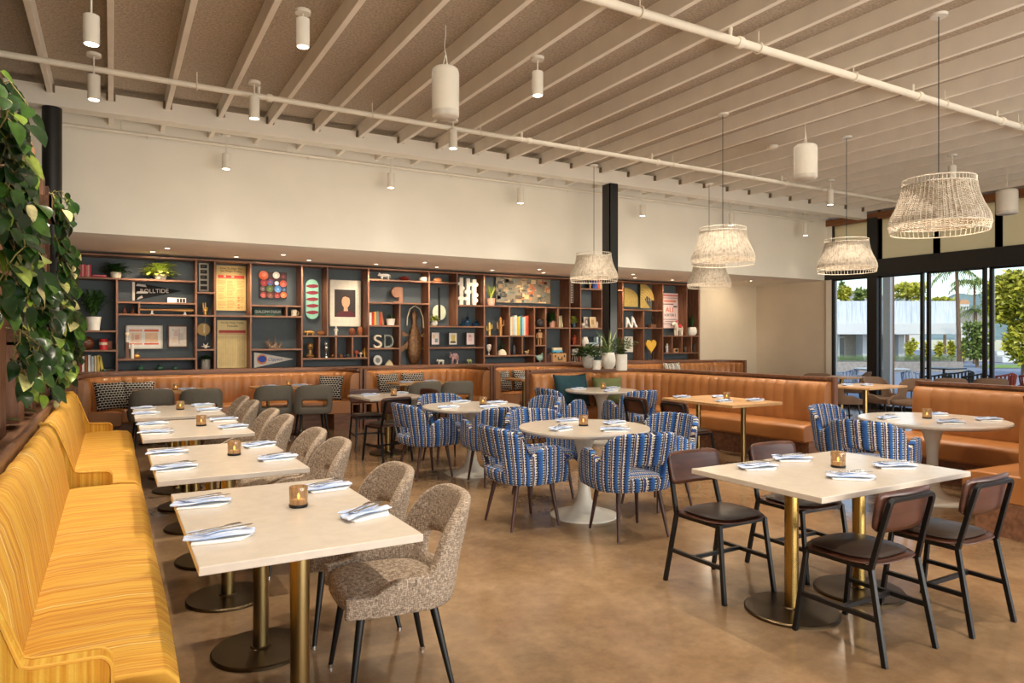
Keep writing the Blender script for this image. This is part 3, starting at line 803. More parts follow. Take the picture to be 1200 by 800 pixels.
def booth(label, pts, r, ztop=0.98, zs=0.46, depth=0.52, chan=0.155, buttons=None, shell=0.06, ends=(True, True), post=0.0):
    t = empty('booth', (0,0,0), 0, label, 'booth')
    def th(s, j):
        if j in (2, 3, 4, 5, 6):
            return 0.034*abs(math.sin(math.pi*s/chan))**0.5-0.018
        return 0
    zb = ztop-0.055
    bp = [(0.0,zs-0.06),(0.12,zs-0.06),(0.135,zs+0.03),(0.14,zs+0.16),(0.135,zb-0.14),(0.12,zb-0.05),(0.085,zb-0.01),(0.04,zb),(0.0,zb-0.005)]
    m = MB(); sweep(m, pts, r, bp, th); m.build('back_cushion', M_leather, t, angle=50)
    sp = [(0.10,zs-0.2),(depth-0.02,zs-0.2),(depth,zs-0.185),(depth+0.004,zs-0.1),(depth,zs-0.03),(depth-0.025,zs-0.004),(depth-0.12,zs+0.012),(0.10,zs+0.012)]
    m = MB(); sweep(m, pts, r, sp); m.build('seat_cushion', M_booth_seat, t, angle=50, bevel=0.012)
    m = MB(); sweep(m, pts, r, [(0.0,0.0),(depth-0.1,0.0),(depth-0.1,zs-0.2),(0.0,zs-0.2)]); m.build('plinth', M_walnut, t, angle=50)
    m = MB(); sweep(m, pts, r, [(-shell,0.0),(0.0,0.0),(0.0,ztop-0.03),(-shell,ztop-0.03)]); m.build('back_shell', M_walnut, t, angle=50)
    m = MB(); sweep(m, pts, r, [(-shell-0.01,ztop-0.03),(0.035,ztop-0.03),(0.035,ztop),(-shell-0.01,ztop)]); m.build('cap_rail', M_walnut, t, angle=50)
    # end posts
    for e, i, k in ((ends[0], 0, 1), (ends[1], -1, -2)):
        if not e: continue
        a = Vector(pts[i]); b = Vector(pts[k]); tt = (b-a).normalized(); nr = Vector((tt.y,-tt.x))*(1 if i == 0 else -1)
        m = MB(); M = T(a.x, a.y, 0) @ Matrix(((nr.x,tt.x,0,0),(nr.y,tt.y,0,0),(0,0,1,0),(0,0,0,1)))
        m.box(-shell-0.012, max(0.0, post), -0.04, 0.0, 0, ztop+0.003, M); m.build('end_post', M_walnutz, t, smooth=False, bevel=0.004)
    return t
BY = 12.02
booth('U-shaped cognac leather booth under the bookshelf at far left, patterned cushions in its corners', [(-0.40,11.2),(-0.40,BY),(3.55,BY),(3.55,11.25)], 0.56, shell=0.03)
booth('U-shaped cognac leather booth under the bookshelf, second from the left, behind grey chairs', [(3.66,11.25),(3.66,BY),(5.84,BY),(5.84,10.95)], 0.56, shell=0.03)
booth('cognac leather booth under the bookshelf, third from the left, seen over the wood post', [(5.94,10.95),(5.94,BY),(8.02,BY),(8.02,10.75)], 0.56, shell=0.03)
booth('cognac leather booth under the right end of the bookshelf, only its back showing', [(8.16,10.9),(8.16,BY),(12.85,BY),(12.85,11.45)], 0.56)
booth('long curved cognac leather booth with upright channels in the centre right of the room', [(5.45,8.95),(7.42,8.95),(7.62,5.42)], [0,1.15,0], ztop=1.02, depth=0.56)
booth('cognac leather corner booth at the right edge, facing a white round table', [(7.86,4.5),(7.82,2.32),(5.80,2.44)], [0,0.75,0], ztop=1.02, depth=0.56, chan=0.2)
# ---------------------------------------------------------------- cushions
def weave(name, c1, c2, sx, sz):
    m, nt, b = newmat(name); L = nt.links
    tc = N(nt, 'ShaderNodeTexCoord'); mp = N(nt, 'ShaderNodeMapping'); mp.inputs['Scale'].default_value = (sx, 1, sz)
    L.new(tc.outputs['Object'], mp.inputs['Vector'])
    bt = N(nt, 'ShaderNodeTexBrick', Scale=1.0); bt.inputs['Color1'].default_value = c1; bt.inputs['Color2'].default_value = dk(c1, 0.85); bt.inputs['Mortar'].default_value = c2
    bt.inputs['Mortar Size'].default_value = 0.026; bt.inputs['Brick Width'].default_value = 0.5; bt.inputs['Row Height'].default_value = 0.35
    rot = N(nt, 'ShaderNodeMapping'); rot.inputs['Rotation'].default_value = (R(90), 0, 0); L.new(mp.outputs['Vector'], rot.inputs['Vector'])
    L.new(rot.outputs['Vector'], bt.inputs['Vector']); L.new(bt.outputs['Color'], b.inputs['Base Color']); b.inputs['Roughness'].default_value = 0.9
    return m
M_check = weave('black_white_weave', rgb(24,22,22), rgb(226,218,204), 11, 10)
M_strp = stripes('white_dark_stripe', [(0.42, rgb(226,218,204)), (0.5, rgb(60,56,54)), (0.58, rgb(230,222,210))], 'X', 5, 0.9, 'CONSTANT')
M_teal = mat('teal_velvet', rgb(22,62,70), 0.8, var=0.2)
M_olive = mat('olive_velvet', rgb(110,118,72), 0.85, var=0.15)
def pillow(w, h, d, m, label, loc, rz, tilt=14, group=None):
    mb = MB(); n = 14
    def fn(side):
        def f(u, v):
            x, z = u*2-1, v*2-1
            e = (1-x**4)*(1-z**4)
            px_ = x*w/2*(1-0.10*(1-abs(z)**2.0)*abs(x)**6); pz = z*h/2*(1-0.10*(1-abs(x)**2.0)*abs(z)**6)
            return (px_, side*d/2*max(0, e)**0.55, pz)
        return f
    mb.grid(fn(1), n, n); mb.grid(fn(-1), n, n)
    o = mb.build('cushion', m, None, angle=180)
    bmx = bmesh.new(); bmx.from_mesh(o.data); bmesh.ops.remove_doubles(bmx, verts=bmx.verts, dist=1e-5); bmesh.ops.recalc_face_normals(bmx, faces=bmx.faces); bmx.to_mesh(o.data); bmx.free()
    o.location = (loc[0], loc[1], loc[2]+h/2*0.97); o.rotation_euler = (R(-tilt), 0, rz)
    return tag(o, label, 'cushion', group)
pillow(0.44, 0.42, 0.15, M_check, 'black and white woven cushion in the left corner of the far left booth', (-0.02, 11.45, 0.472), R(28), 16)
pillow(0.44, 0.40, 0.15, M_check, 'black and white woven cushion beside another at the left end of the back booth', (0.34, 11.72, 0.472), R(-4), 16)
pillow(0.44, 0.42, 0.15, M_check, 'black and white woven cushion at the right end of the far left booth', (3.14, 11.52, 0.472), R(-38), 16)
pillow(0.44, 0.42, 0.15, M_check, 'black and white woven cushion, left of two in the second back booth', (4.22, 11.7, 0.472), R(8), 16)
pillow(0.44, 0.42, 0.15, M_check, 'black and white woven cushion, right of two in the second back booth', (4.7, 11.74, 0.472), R(0), 16)
pillow(0.44, 0.42, 0.15, M_check, 'black and white woven cushion, left of two in the third back booth', (6.5, 11.68, 0.472), R(14), 16)
pillow(0.44, 0.42, 0.15, M_check, 'black and white woven cushion, right of two in the third back booth', (6.98, 11.74, 0.472), R(0), 16)
pillow(0.5, 0.5, 0.16, M_strp, 'white and grey striped cushion in the farthest booth below the shelf end', (10.9, 11.72, 0.472), R(0), 14)
pillow(0.62, 0.5, 0.18, M_teal, 'dark teal cushion leaning in the long curved booth behind the round table', (6.02, 8.66, 0.472), R(0), 14)
pillow(0.5, 0.44, 0.17, M_olive, 'olive green cushion leaning in the long curved booth right of the teal one', (6.62, 8.55, 0.472), R(-14), 14)
pillow(0.5, 0.5, 0.17, M_teal, 'dark teal cushion on the corner booth at the right edge of the photo', (7.42, 3.02, 0.472), R(-78), 14)
# ================================================================ HANGING LIGHTS, SPEAKERS
CONE = []
def cyl_light(label, x, y, canopy_z, ztop, h=0.24, r=0.053, proto=[]):
    t = empty('pendant_spotlight', (x, y, ztop-h), 0, label, 'pendant light', 'white cylinder pendant spotlights')
    m = MB(); m.lathe([(r-0.006,0.0),(r,0.004),(r,h-0.004),(r-0.006,h)], 24); m.build('housing', M_lacq, t, angle=30)
    m = MB(); m.lathe([(r-0.008,0.001),(r-0.008,-0.001)], 20); m.build('lens', M_glow, t)
    m = MB(); m.cyl((0,0,h), (0,0,canopy_z-ztop+h), 0.007, n=8); m.build('stem', M_lacq, t)
    m = MB(); m.lathe([(0.062,canopy_z-ztop+h-0.03),(0.064,canopy_z-ztop+h-0.005),(0.06,canopy_z-ztop+h)], 20); m.build('canopy', M_lacq, t, angle=30)
    CONE.append((x, y, ztop-h-0.02))
CY = [(107,5.75,18,52,'white cylinder pendant spotlight at top left, its stem running out of frame'),
      (355,5.75,22,55,'white cylinder pendant spotlight at the top edge, second from the left in the near row'),
      (630,5.6,84,112,'white cylinder pendant spotlight right of the large white hanging speaker'),
      (110,7.6,88,117,'white cylinder pendant spotlight at left, just below the long pipe'),
      (298,7.6,113,139,'white cylinder pendant spotlight left of centre, under the long pipe'),
      (531,7.7,152,174,'white cylinder pendant spotlight directly under the large white hanging speaker'),
      (973,7.48,222,240,'white cylinder pendant spotlight between the small speaker and the wicker shades'),
      (1116,5.57,194,212,'white cylinder pendant spotlight just above the largest wicker shade'),
      (265,9.72,180,198,'white cylinder pendant spotlight along the back wall, leftmost'),
      (458,9.72,203,220,'white cylinder pendant spotlight along the back wall, second from the left'),
      (610,9.72,220,238,'white cylinder pendant spotlight along the back wall, left of the black column'),
      (753,9.72,240,253,'white cylinder pendant spotlight along the back wall, just right of the black column'),
      (857,9.72,250,264,'white cylinder pendant spotlight along the back wall, behind the middle wicker shade'),
      (944,9.72,262,276,'white cylinder pendant spotlight along the back wall, nearest the windows')]
for px, Y, y0, y1, lb in CY:
    p = on_y(px, y0, Y); q = on_y(px, y1, Y)
    cyl_light(lb, p.x, Y, JB+0.005, p.z, p.z-q.z)
def speaker(label, px, t_, y0, y1, w):
    a = at_depth(px, y0, t_); b_ = at_depth(px, y1, t_); h = a.z-b_.z; r = w/2*t_/FPX
    t = empty('hanging_speaker', (b_.x, b_.y, b_.z), 0, label, 'speaker', 'white hanging speakers')
    m = MB(); m.lathe([(r*0.9,0.0),(r*0.98,0.01),(r,0.03),(r,h*0.12)], 32); m.build('grille', mat('speaker_grille', rgb(214,208,196), 0.6), t, angle=50)
    m = MB(); m.lathe([(r*1.01,h*0.12),(r*1.01,h-0.05),(r*0.95,h-0.015),(r*0.8,h)], 32); m.build('housing', M_lacq, t, angle=50)
    m = MB(); z = JB+0.15-b_.z
    m.tube([(0.02*math.sin(k*1.1)*(1-k/8), 0, h+(z-h)*k/8) for k in range(9)], 0.005, 6); m.tube([(-0.03,0,h), (0,0,h+0.12)], 0.004, 6); m.tube([(0.03,0,h), (0,0,h+0.12)], 0.004, 6)
    m.build('cable', M_lacq, t)
speaker('large white cylindrical speaker hanging at top centre', 522, 6.25, 80, 138, 32)
speaker('white cylindrical speaker hanging right of centre between the wicker shades', 944, 8.75, 170, 210, 26)
speaker('white cylindrical speaker hanging near the right edge before the clerestory', 1180, 11.2, 222, 251, 22)
# ---------------------------------------------------------------- wicker pendants
def wicker():
    m, nt, b = newmat('woven_wicker'); L = nt.links
    tc = N(nt, 'ShaderNodeTexCoord'); sp = N(nt, 'ShaderNodeSeparateXYZ'); L.new(tc.outputs['UV'], sp.inputs[0])
    def M(op, a, b_=None):
        n = N(nt, 'ShaderNodeMath', operation=op)
        for i, q in enumerate((a, b_)):
            if q is None: continue
            if isinstance(q, (int, float)): n.inputs[i].default_value = q
            else: L.new(q, n.inputs[i])
        return n.outputs[0]
    u = M('SINE', M('MULTIPLY', sp.outputs['X'], math.pi*64*1.0)); v = M('SINE', M('MULTIPLY', sp.outputs['Y'], math.pi*2*26))
    w_ = M('MULTIPLY', u, v)
    nz = N(nt, 'ShaderNodeTexNoise', Scale=26.0, Detail=3.0); L.new(tc.outputs['Object'], nz.inputs['Vector'])
    f = M('ADD', M('MULTIPLY', w_, 0.28), nz.outputs['Fac'])
    rp = ramp(nt, [(0.2, rgb(150,128,104)), (0.45, rgb(206,190,168)), (0.75, rgb(232,222,206))]); L.new(f, rp.inputs['Fac']); L.new(rp.outputs['Color'], b.inputs['Base Color'])
    bp = N(nt, 'ShaderNodeBump', Strength=0.8, Distance=0.01); L.new(w_, bp.inputs['Height']); L.new(bp.outputs['Normal'], b.inputs['Normal'])
    b.inputs['Roughness'].default_value = 0.85
    # light leaks softly through the weave
    tr = N(nt, 'ShaderNodeBsdfTranslucent'); L.new(rp.outputs['Color'], tr.inputs[0])
    mx = N(nt, 'ShaderNodeMixShader'); mx.inputs[0].default_value = 0.06
    L.new(b.outputs[0], mx.inputs[1]); L.new(tr.outputs[0], mx.inputs[2]); L.new(mx.outputs[0], nt.nodes['Material Output'].inputs[0])
    return m
M_wick = wicker(); M_wire = mat('pale_wire', rgb(226,216,198), 0.5)
M_bulb = mat('warm_bulb', rgb(255,226,180), 0.4, emit=6.0, ecol=rgb(255,214,160))
SHADE = [(0.262,0.40),(0.268,0.36),(0.280,0.30),(0.308,0.22),(0.342,0.15),(0.360,0.10),(0.363,0.06)]
def shade_r(z):
    P = SHADE
    if z >= P[0][1]: return P[0][0]
    for (r0, z0), (r1, z1) in zip(P, P[1:]):
        if z1 <= z <= z0: return r0+(r1-r0)*(z0-z)/(z0-z1)
    return P[-1][0]-0.02*(P[-1][1]-z)/0.06*0.6
def wicker_lamp(label):
    t = empty('wicker_pendant', (0,0,0), 0, label, 'pendant lamp', 'large wicker pendant lamps')
    m = MB(); n = 64
    m.grid(lambda u, v: (lambda z: (shade_r(z)*math.cos(2*math.pi*u), shade_r(z)*math.sin(2*math.pi*u), z))(0.385-0.325*v), n, 14, closed=True, uvf=lambda u, v: (u, v))
    m.build('shade', M_wick, t, angle=180, fix=True)
    m = MB()
    for k in range(56):
        a = 2*math.pi*k/56; m.tube([((shade_r(z)+0.004)*math.cos(a), (shade_r(z)+0.004)*math.sin(a), z) for z in (0.0, 0.03, 0.06, 0.1, 0.15, 0.22, 0.3, 0.36, 0.40, 0.43)], 0.0022, 5)
    m.build('wire_ribs', M_wire, t)
    for z, r in ((0.0, 0.354), (0.43, 0.266), (0.385, 0.268), (0.06, 0.368)):
        m = MB(); m.tube([(r*math.cos(2*math.pi*k/64), r*math.sin(2*math.pi*k/64), z) for k in range(64)], 0.0042, 6, close=True); m.build('ring', M_wire, t)
    m = MB()
    for k in range(3):
        a = 2*math.pi*k/3+0.3; m.cyl((0,0,0.385), (0.266*math.cos(a),0.266*math.sin(a),0.385), 0.004, n=6)
    m.cyl((0,0,0.30), (0,0,0.40), 0.022, n=14); m.build('holder', M_wire, t)
    m = MB(); m.ball((0,0,0.24), 0.05, 16); m.build('bulb', M_bulb, t)
    m = MB(); m.cyl((0,0,0.40), (0,0,JB-2.37), 0.004, n=6); m.build('cord', M_black, t)
    m = MB(); m.lathe([(0.065,JB-2.37-0.02),(0.07,JB-2.37)], 20); m.build('canopy', M_lacq, t)
    return t
wl, wlu = wicker_lamp(''), []
WL = [(1100, 270, 5.72, 'largest and nearest wicker drum pendant, at upper right'), (847, 306, 8.25, 'wicker drum pendant right of centre, upper of two that overlap'),
      (992, 318, 9.2, 'wicker drum pendant in front of the black window post'), (696, 329, 10.7, 'pale wicker drum pendant in front of the black column'),
      (831, 336, 12.0, 'pale wicker drum pendant partly hidden below a nearer one')]
for px, py, t_, lb in WL:
    q = at_depth(px, py, t_); put(wl, wlu, (q.x, q.y, 2.37), R(px % 31), lb)
    l = bpy.data.lights.new('wicker_bulb', 'POINT'); l.energy = 5; l.color = (1,0.85,0.66); l.shadow_soft_size = 0.06
    o = bpy.data.objects.new('wicker_bulb', l); COL.objects.link(o); o.location = (q.x, q.y, 2.37+0.12)
# beams of the cylinder spotlights, then further ones with no fixture modelled
for x, y, z in CONE:
    wallrow = y > 9.3
    spot('spotlight_beam', (x, y, z), 8 if wallrow else SPOT_W, 95 if not wallrow else 70, 0.7, SPOT_C, 0.02, target=(x, y+(0.2 if wallrow else 0.0), 0) if 0 else (x+0.001, y, 0))
for x, y in [(-0.13,3.6),(1.4,3.6),(3.6,3.4),(5.8,3.6),(8.0,3.5),(5.8,5.6),(8.2,5.6),(6.0,7.6),(8.2,7.6),(3.6,1.4),(1.4,1.4),(5.8,1.4)]:
    spot('spotlight_beam', (x, y, 3.85), SPOT_W, 95, 0.7, SPOT_C, 0.02, target=(x+0.001, y, 0))
# ceiling discs
for px, py, lb in [(905,171,'small white disc fixed to a ceiling joist at upper right')]:
    q = on_z(px, py, JB); m = MB(); m.lathe([(0.06,-0.04),(0.075,-0.03),(0.08,0.0)], 20); thing(m, 'smoke_detector', M_lacq, lb, 'smoke detector', loc=q)
# ================================================================ TABLE SETTINGS
M_nap = stripes('blue_striped_napkin', [(0.40, rgb(226,228,236)), (0.5, rgb(160,184,224)), (0.56, rgb(236,236,238)), (0.66, rgb(206,216,234))], 'Y', 9.0, 0.9)
M_napw = mat('white_napkin_lining', rgb(240,238,232), 0.85, var=0.03)
M_steel = mat('polished_steel', rgb(196,190,182), 0.2, metal=1.0)
def wavy(w, d, z, amp, seed, skew=0.0, taper=1.0):
    rnd = random.Random(seed); a, b, c = [rnd.uniform(0, 6) for _ in range(3)]
    def f(u, v):
        x = (u-0.5)*w; y = (v-0.5)*d*(1+(taper-1)*u)
        return (x+skew*y, y+0.006*math.sin(u*5+a), z+amp*(math.sin(u*7+b)*0.5+math.sin(v*9+c+u*3)*0.5)+amp)
    return f
def napkin(seed):
    t = empty('folded_napkin', (0,0,0), 0, '', 'napkin', 'folded blue striped napkins')
    m = MB(); m.prism([(-0.105,-0.055),(0.06,-0.075),(0.12,-0.005),(0.105,0.06),(-0.09,0.06)], 0.007); m.build('lower_fold', M_napw, t, bevel=0.003)
    m = MB(); m.grid(wavy(0.25, 0.075, 0.012, 0.006, seed, 0.2, 0.8), 16, 8); 
    m.build('upper_fold', M_nap, t, solid=0.007, sub=1, angle=180)
    m = MB(); m.grid(wavy(0.17, 0.09, 0.02, 0.005, seed+5, -0.5, 0.6), 12, 8)
    c = m.build('corner_fold', M_nap, t, solid=0.005, sub=1, angle=180); c.location = (0.0, 0.035, 0); c.rotation_euler[2] = R(16)
    return t
def fork_knife():
    k = MB(); k.prism([(-0.1,-0.005),(0.0,-0.006),(0.005,-0.008),(0.09,-0.009),(0.105,0.0),(0.09,0.006),(0.0,0.006),(-0.1,0.005)], 0.003)
    kn = thing(k, 'table_knife', M_steel, '', 'knife', 'table knives', bevel=0.001)
    f = MB(); f.prism([(-0.1,-0.006),(-0.06,-0.004),(0.03,-0.003),(0.05,-0.012),(0.06,-0.012),(0.06,0.012),(0.05,0.012),(0.03,0.003),(-0.06,0.004),(-0.1,0.006)], 0.0025)
    for q in (-0.0105,-0.0035,0.0035,0.0105): f.box(0.058, 0.1, q-0.0015, q+0.0015, 0.0, 0.0025)
    fo = thing(f, 'table_fork', M_steel, '', 'fork', 'table forks')
    return kn, fo
NP = [napkin(3), napkin(11), napkin(23)]; NPU = [[], [], []]
KN, FO = fork_knife(); KU, FU = [], []
cnt = 0
def setting(x, y, z, a, where, cut=True):
    global cnt
    i = cnt % 3; cnt += 1; rz = a+R(random.uniform(-12, 12))
    put(NP[i], NPU[i], (x, y, z), rz, f'folded blue-white napkin {where}')
    if cut:
        c, s_ = math.cos(rz), math.sin(rz)
        def loc(dx, dy, dz): return (x+dx*c-dy*s_, y+dx*s_+dy*c, z+dz)
        put(KN, KU, loc(0.02, 0.005, 0.0335), rz+R(12), f'knife on the napkin {where}')
        put(FO, FU, loc(-0.01, 0.03, 0.0335), rz+R(20), f'fork on the napkin {where}')
for k, ty in enumerate(TY):
    tn = ['nearest white banquette table', 'second white banquette table', 'third white banquette table', 'farthest white banquette table'][k]
    x0 = 0.64 if k == 0 else 0.61-0.01*k
    for sx, a, sn in ((-1, 0, 'left'), (1, 0, 'right')):
        for sy, yn in ((-1, 'near'), (1, 'far')):
            yy = ty+sy*0.30+(0.0 if sx < 0 else 0.05)
            setting(x0+sx*0.29, yy, 0.75, R(4 if sx < 0 else 20), f'at the {yn} {sn} place of the {tn}', k < 3)
for (x, y), a, pn in [((3.22,2.76),-20,'far left'), ((3.62,2.84),-35,'far right'), ((3.42,2.32),-40,'near left'), ((3.93,2.38),-30,'near right')]:
    setting(x, y, 0.75, R(a), f'at the {pn} place, lower right white table')
for (x, y), a, pn in [((3.18,4.72),10,'left'), ((3.55,5.15),0,'far'), ((3.82,4.83),0,'right'), ((3.52,4.45),-20,'near')]:
    setting(x, y, 0.75, R(a), f'at the {pn} side of the middle round table')
for (x, y), a, pn in [((3.12,6.78),8,'left'), ((3.5,7.28),0,'far'), ((3.82,6.98),0,'right'), ((3.52,6.6),0,'near')]:
    setting(x, y, 0.75, R(a), f'at the {pn} side of the farther round table', False)
for (x, y), a, pn in [((5.9,8.3),0,'left'), ((6.45,8.2),0,'right'), ((6.1,7.8),0,'near')]:
    setting(x, y, 0.75, R(a), f'at the {pn} side of the round table by the teal cushion', False)
for (x, y), a, pn in [((6.25,3.85),0,'left'), ((6.4,3.38),-30,'near'), ((6.95,3.8),0,'far right'), ((6.92,3.32),-20,'right')]:
    setting(x, y, 0.75, R(a), f'at the {pn} side of the far right round table', True)
for (x, y), a, pn in [((6.2,6.5),0,'far left'), ((6.65,6.3),0,'far right'), ((6.25,5.85),0,'near left'), ((6.66,5.75),0,'near right')]:
    setting(x, y, 0.75, R(a), f'at the {pn} place of the oak table by the long booth', False)
for (x, y), a, pn in [((2.92,8.78),0,'left'), ((3.35,8.85),0,'right')]:
    setting(x, y, 0.75, R(a), f'at the {pn} of the small square table', False)
for (x, y), bn in [((0.6,11.05),'oak table at the far left booth'), ((0.95,11.1),'oak table at the far left booth, right side'), ((2.1,11.1),'oak table behind the open pair of grey chairs'), ((2.55,11.1),'oak table behind the grey chairs, right side'),
                   ((4.3,11.05),'oak table of the second back booth'), ((4.75,11.05),'oak table of the second back booth, right side'), ((6.6,11.0),'oak table of the third back booth')]:
    setting(x, y, 0.75, 0, f'on the {bn}', False)
for (px, py, t_, bn) in [(993, 459, 11.0, 'left end of the oak table beyond the wood post'), (1016, 458, 11.0, 'middle of the oak table beyond the wood post')]:
    q = at_depth(px, py, t_); setting(q.x, q.y, 0.75, 0, f'on the {bn}', False)
# candle glasses
M_amber = mat('amber_glass', rgb(186,160,128), 0.1, var=0.4, scale=60, trans=0.75, stretch=(1,1,0.15), emit=0.06, ecol=rgb(255,190,110))  # weak emission puts the flame's glow into the glass
M_wax = mat('candle_wax', rgb(244,224,184), 0.6, emit=0.5, ecol=rgb(255,200,120))  # emission paints the flame's light into the wax
M_flame = mat('candle_flame', rgb(255,210,130), 0.5, emit=14.0, ecol=rgb(255,190,100))
def candle():
    t = empty('candle_glass', (0,0,0), 0, '', 'candle holder', 'ribbed glass candle holders')
    m = MB(); m.lathe([(0.036,0.0),(0.039,0.004),(0.041,0.088),(0.0405,0.09),(0.038,0.088),(0.036,0.012),(0.03,0.01)], 28); m.build('glass', M_amber, t, angle=40)
    m = MB(); m.lathe([(0.0395,0.0),(0.0405,0.002),(0.0415,0.012),(0.041,0.013)], 28); m.build('dark_foot', M_black, t)
    m = MB(); m.lathe([(0.03,0.012),(0.03,0.035)], 20); m.build('wax', M_wax, t)
    m = MB(); m.ball((0,0,0.047), 0.008, 8, (0.7,0.7,1.5)); m.build('flame', M_flame, t)
    return t
cd, cdu = candle(), []
for x, y, where in [(0.72,3.16,'on the white table nearest the camera'), (0.68,4.76,'on the second white banquette table'), (0.66,6.48,'on the third white banquette table'), (0.62,8.06,'on the farthest white banquette table'),
        (3.66,2.56,'on the white table at lower right'), (3.5,4.86,'on the middle round table'), (3.62,6.95,'on the farther round table'), (6.3,8.25,'on the round table by the teal cushion'),
        (6.6,3.7,'on the round table at far right'), (6.5,6.05,'on the oak table by the long booth'), (0.8,11.2,'on the oak table at far left booth'), (2.4,11.2,'on the oak table behind the grey chairs'), (3.18,8.62,'on the small square table')]:
    put(cd, cdu, (x, y, 0.75), 0, f'ribbed amber candle glass {where}')
# ================================================================ BOOKSHELF WALL
SY0, SY1 = 12.05, 12.415
shelf = empty('bookshelf', (0,0,0), 0, 'wall-to-wall walnut grid bookshelf with slate back, filled with books, plants and keepsakes', 'bookshelf')
M_slate = mat('slate_back', rgb(80,89,95), 0.8, var=0.06)
BT = 0.028
BOARDS = []; UPR = []
def xat(px): return on_y(px, HOR, SY0).x
def zat(px, py): return on_y(px, py, SY0).z
XL, XR = xat(82.5), xat(819.5)
m = MB(); m.box(XL, XR, SY1, SY1+0.012, 0.95, 2.76); m.build('back_panel', M_slate, shelf, smooth=False)
def board(x0, x1, z, name='shelf'):
    m = MB(); m.box(x0, x1, SY0, SY1, z-BT/2, z+BT/2); m.build(name, M_walnut, shelf, smooth=False, bevel=0.002); BOARDS.append((x0, x1, z+BT/2))
def upright(px, z0, z1):
    x = xat(px); m = MB(); m.box(x-BT/2, x+BT/2, SY0+0.001, SY1, z0+BT/2, z1-BT/2); m.build('upright', M_walnutz, shelf, smooth=False, bevel=0.002)
ZT, ZB = 2.745, 0.985
board(XL, XR, ZT, 'top_board'); board(XL, XR, ZB, 'base_board')
Hs = {}
def H(p0, p1, pm, py, key=None):
    z = zat(pm, py); board(xat(p0), xat(p1), z)
    return z
for p in (82.5, 230, 252, 294, 354, 432, 503, 567.6, 668, 680.6, 730, 777, 819): upright(p, ZB, ZT)
a1 = H(82.5, 230, 152, 327); upright(137, ZB, a1)
H(82.5, 137, 112, 388); H(82.5, 137, 112, 411)
b1 = H(137, 230, 184, 355); b2 = H(137, 230, 184, 369); H(137, 230, 184, 421); upright(163, b2, b1)
H(230, 252, 241, 343); H(230, 252, 241, 370); H(230, 252, 241, 410)
H(252, 294, 273, 370.2)
e1 = H(294, 354, 324, 358.4); e2 = H(294, 354, 324, 370.9); H(294, 354, 324, 409.5); upright(336, e2, e1)
f1 = H(354, 432, 393, 393.8); f2 = H(354, 432, 393, 420); upright(384, f1, ZT)
for p in (374.4, 394, 413.3): upright(p, f2, f1)
g1 = H(432, 535.8, 484, 329.5); H(432, 503, 467, 355.3); H(432, 468.7, 450, 381.8); H(432, 468.7, 450, 408.4); upright(468.7, ZB, zat(468.7, 355.3))
h1 = H(503, 567.6, 535, 382.7); upright(535.8, h1, ZT); H(535.8, 567.6, 552, 358.2); H(503, 567.6, 535, 407.5)
i1 = H(567.6, 705.5, 620, 359.6); i2 = H(567.6, 626.4, 597, 393.7); i3 = H(567.6, 626.4, 597, 416.7); upright(597.4, i2, i1)
for p in (581.7, 597.4, 612.4): upright(p, i3, i2)
j2 = H(626.4, 730, 676, 384.4); upright(626.4, ZB, i1); upright(639.8, ZB, i1); upright(654, j2, i1); H(626.4, 639.8, 633, 404.8); H(668, 680.6, 674, 404.8)
l1 = H(680.6, 730, 700, 339.0); upright(705.5, j2, l1); H(680.6, 730, 700, 406)
m1 = H(730, 777, 753, 363.3); m2 = H(730, 777, 753, 384.3); upright(754.7, ZB, m1); H(740, 777, 753, 414.5) if 0 else None
n1 = H(777, 819, 800, 393.7); n2 = H(777, 819, 800, 413.6); upright(805, n1, ZT)
for p in (788, 799.5, 810.6): upright(p, n2, n1)
# ---------------------------------------------------------------- what stands on it
def fm(r, g, b, rough=0.6, metal=0.0): return mat(f'paint_{r}_{g}_{b}', rgb(r, g, b), rough, metal, var=0.08, scale=14)
def place(p0, p1, y0, y1, Y=12.16, snap=True):
    """pixel box -> (centre x, Y, base z, width, height); the base settles on the board below it"""
    a = on_y(p0, y0, Y); b = on_y(p1, y1, Y); x = (a.x+b.x)/2; z = b.z; h = a.z-b.z
    if snap:
        c = [s for s in BOARDS if s[0]-0.02 < x < s[1]+0.02]
        s = min(c, key=lambda s: abs(s[2]-z)); z = s[2]
    return x, Y, z, b.x-a.x, h
def books(p0, p1, y0, y1, cols, where, group, lean_last=False, Y=12.15):
    x, Y, z, w, h = place(p0, p1, y0, y1, Y); n = len(cols); bx = x-w/2; bw_ = w/n
    for i, (c, cn) in enumerate(cols):
        hh = h*(0.9+0.1*((i*37) % 7)/6); wd = bw_*0.94
        t = empty('book', (bx+bw_*(i+0.5), Y, z), 0, f'{cn} book standing {where}', 'book', group)
        m = MB(); m.box(-wd/2, wd/2, 0.0, 0.012, 0, hh); m.box(-wd/2, -wd/2+0.003, 0, 0.15, 0, hh); m.box(wd/2-0.003, wd/2, 0, 0.15, 0, hh); m.build('cover', fm(*c), t, smooth=False)
        m = MB(); m.box(-wd/2+0.003, wd/2-0.003, 0.01, 0.146, 0.004, hh-0.005); m.build('pages', fm(236,228,208), t, smooth=False)
        if lean_last and i == n-1: t.rotation_euler[1] = R(-9); t.location.x += 0.012; t.location.z += 0.004
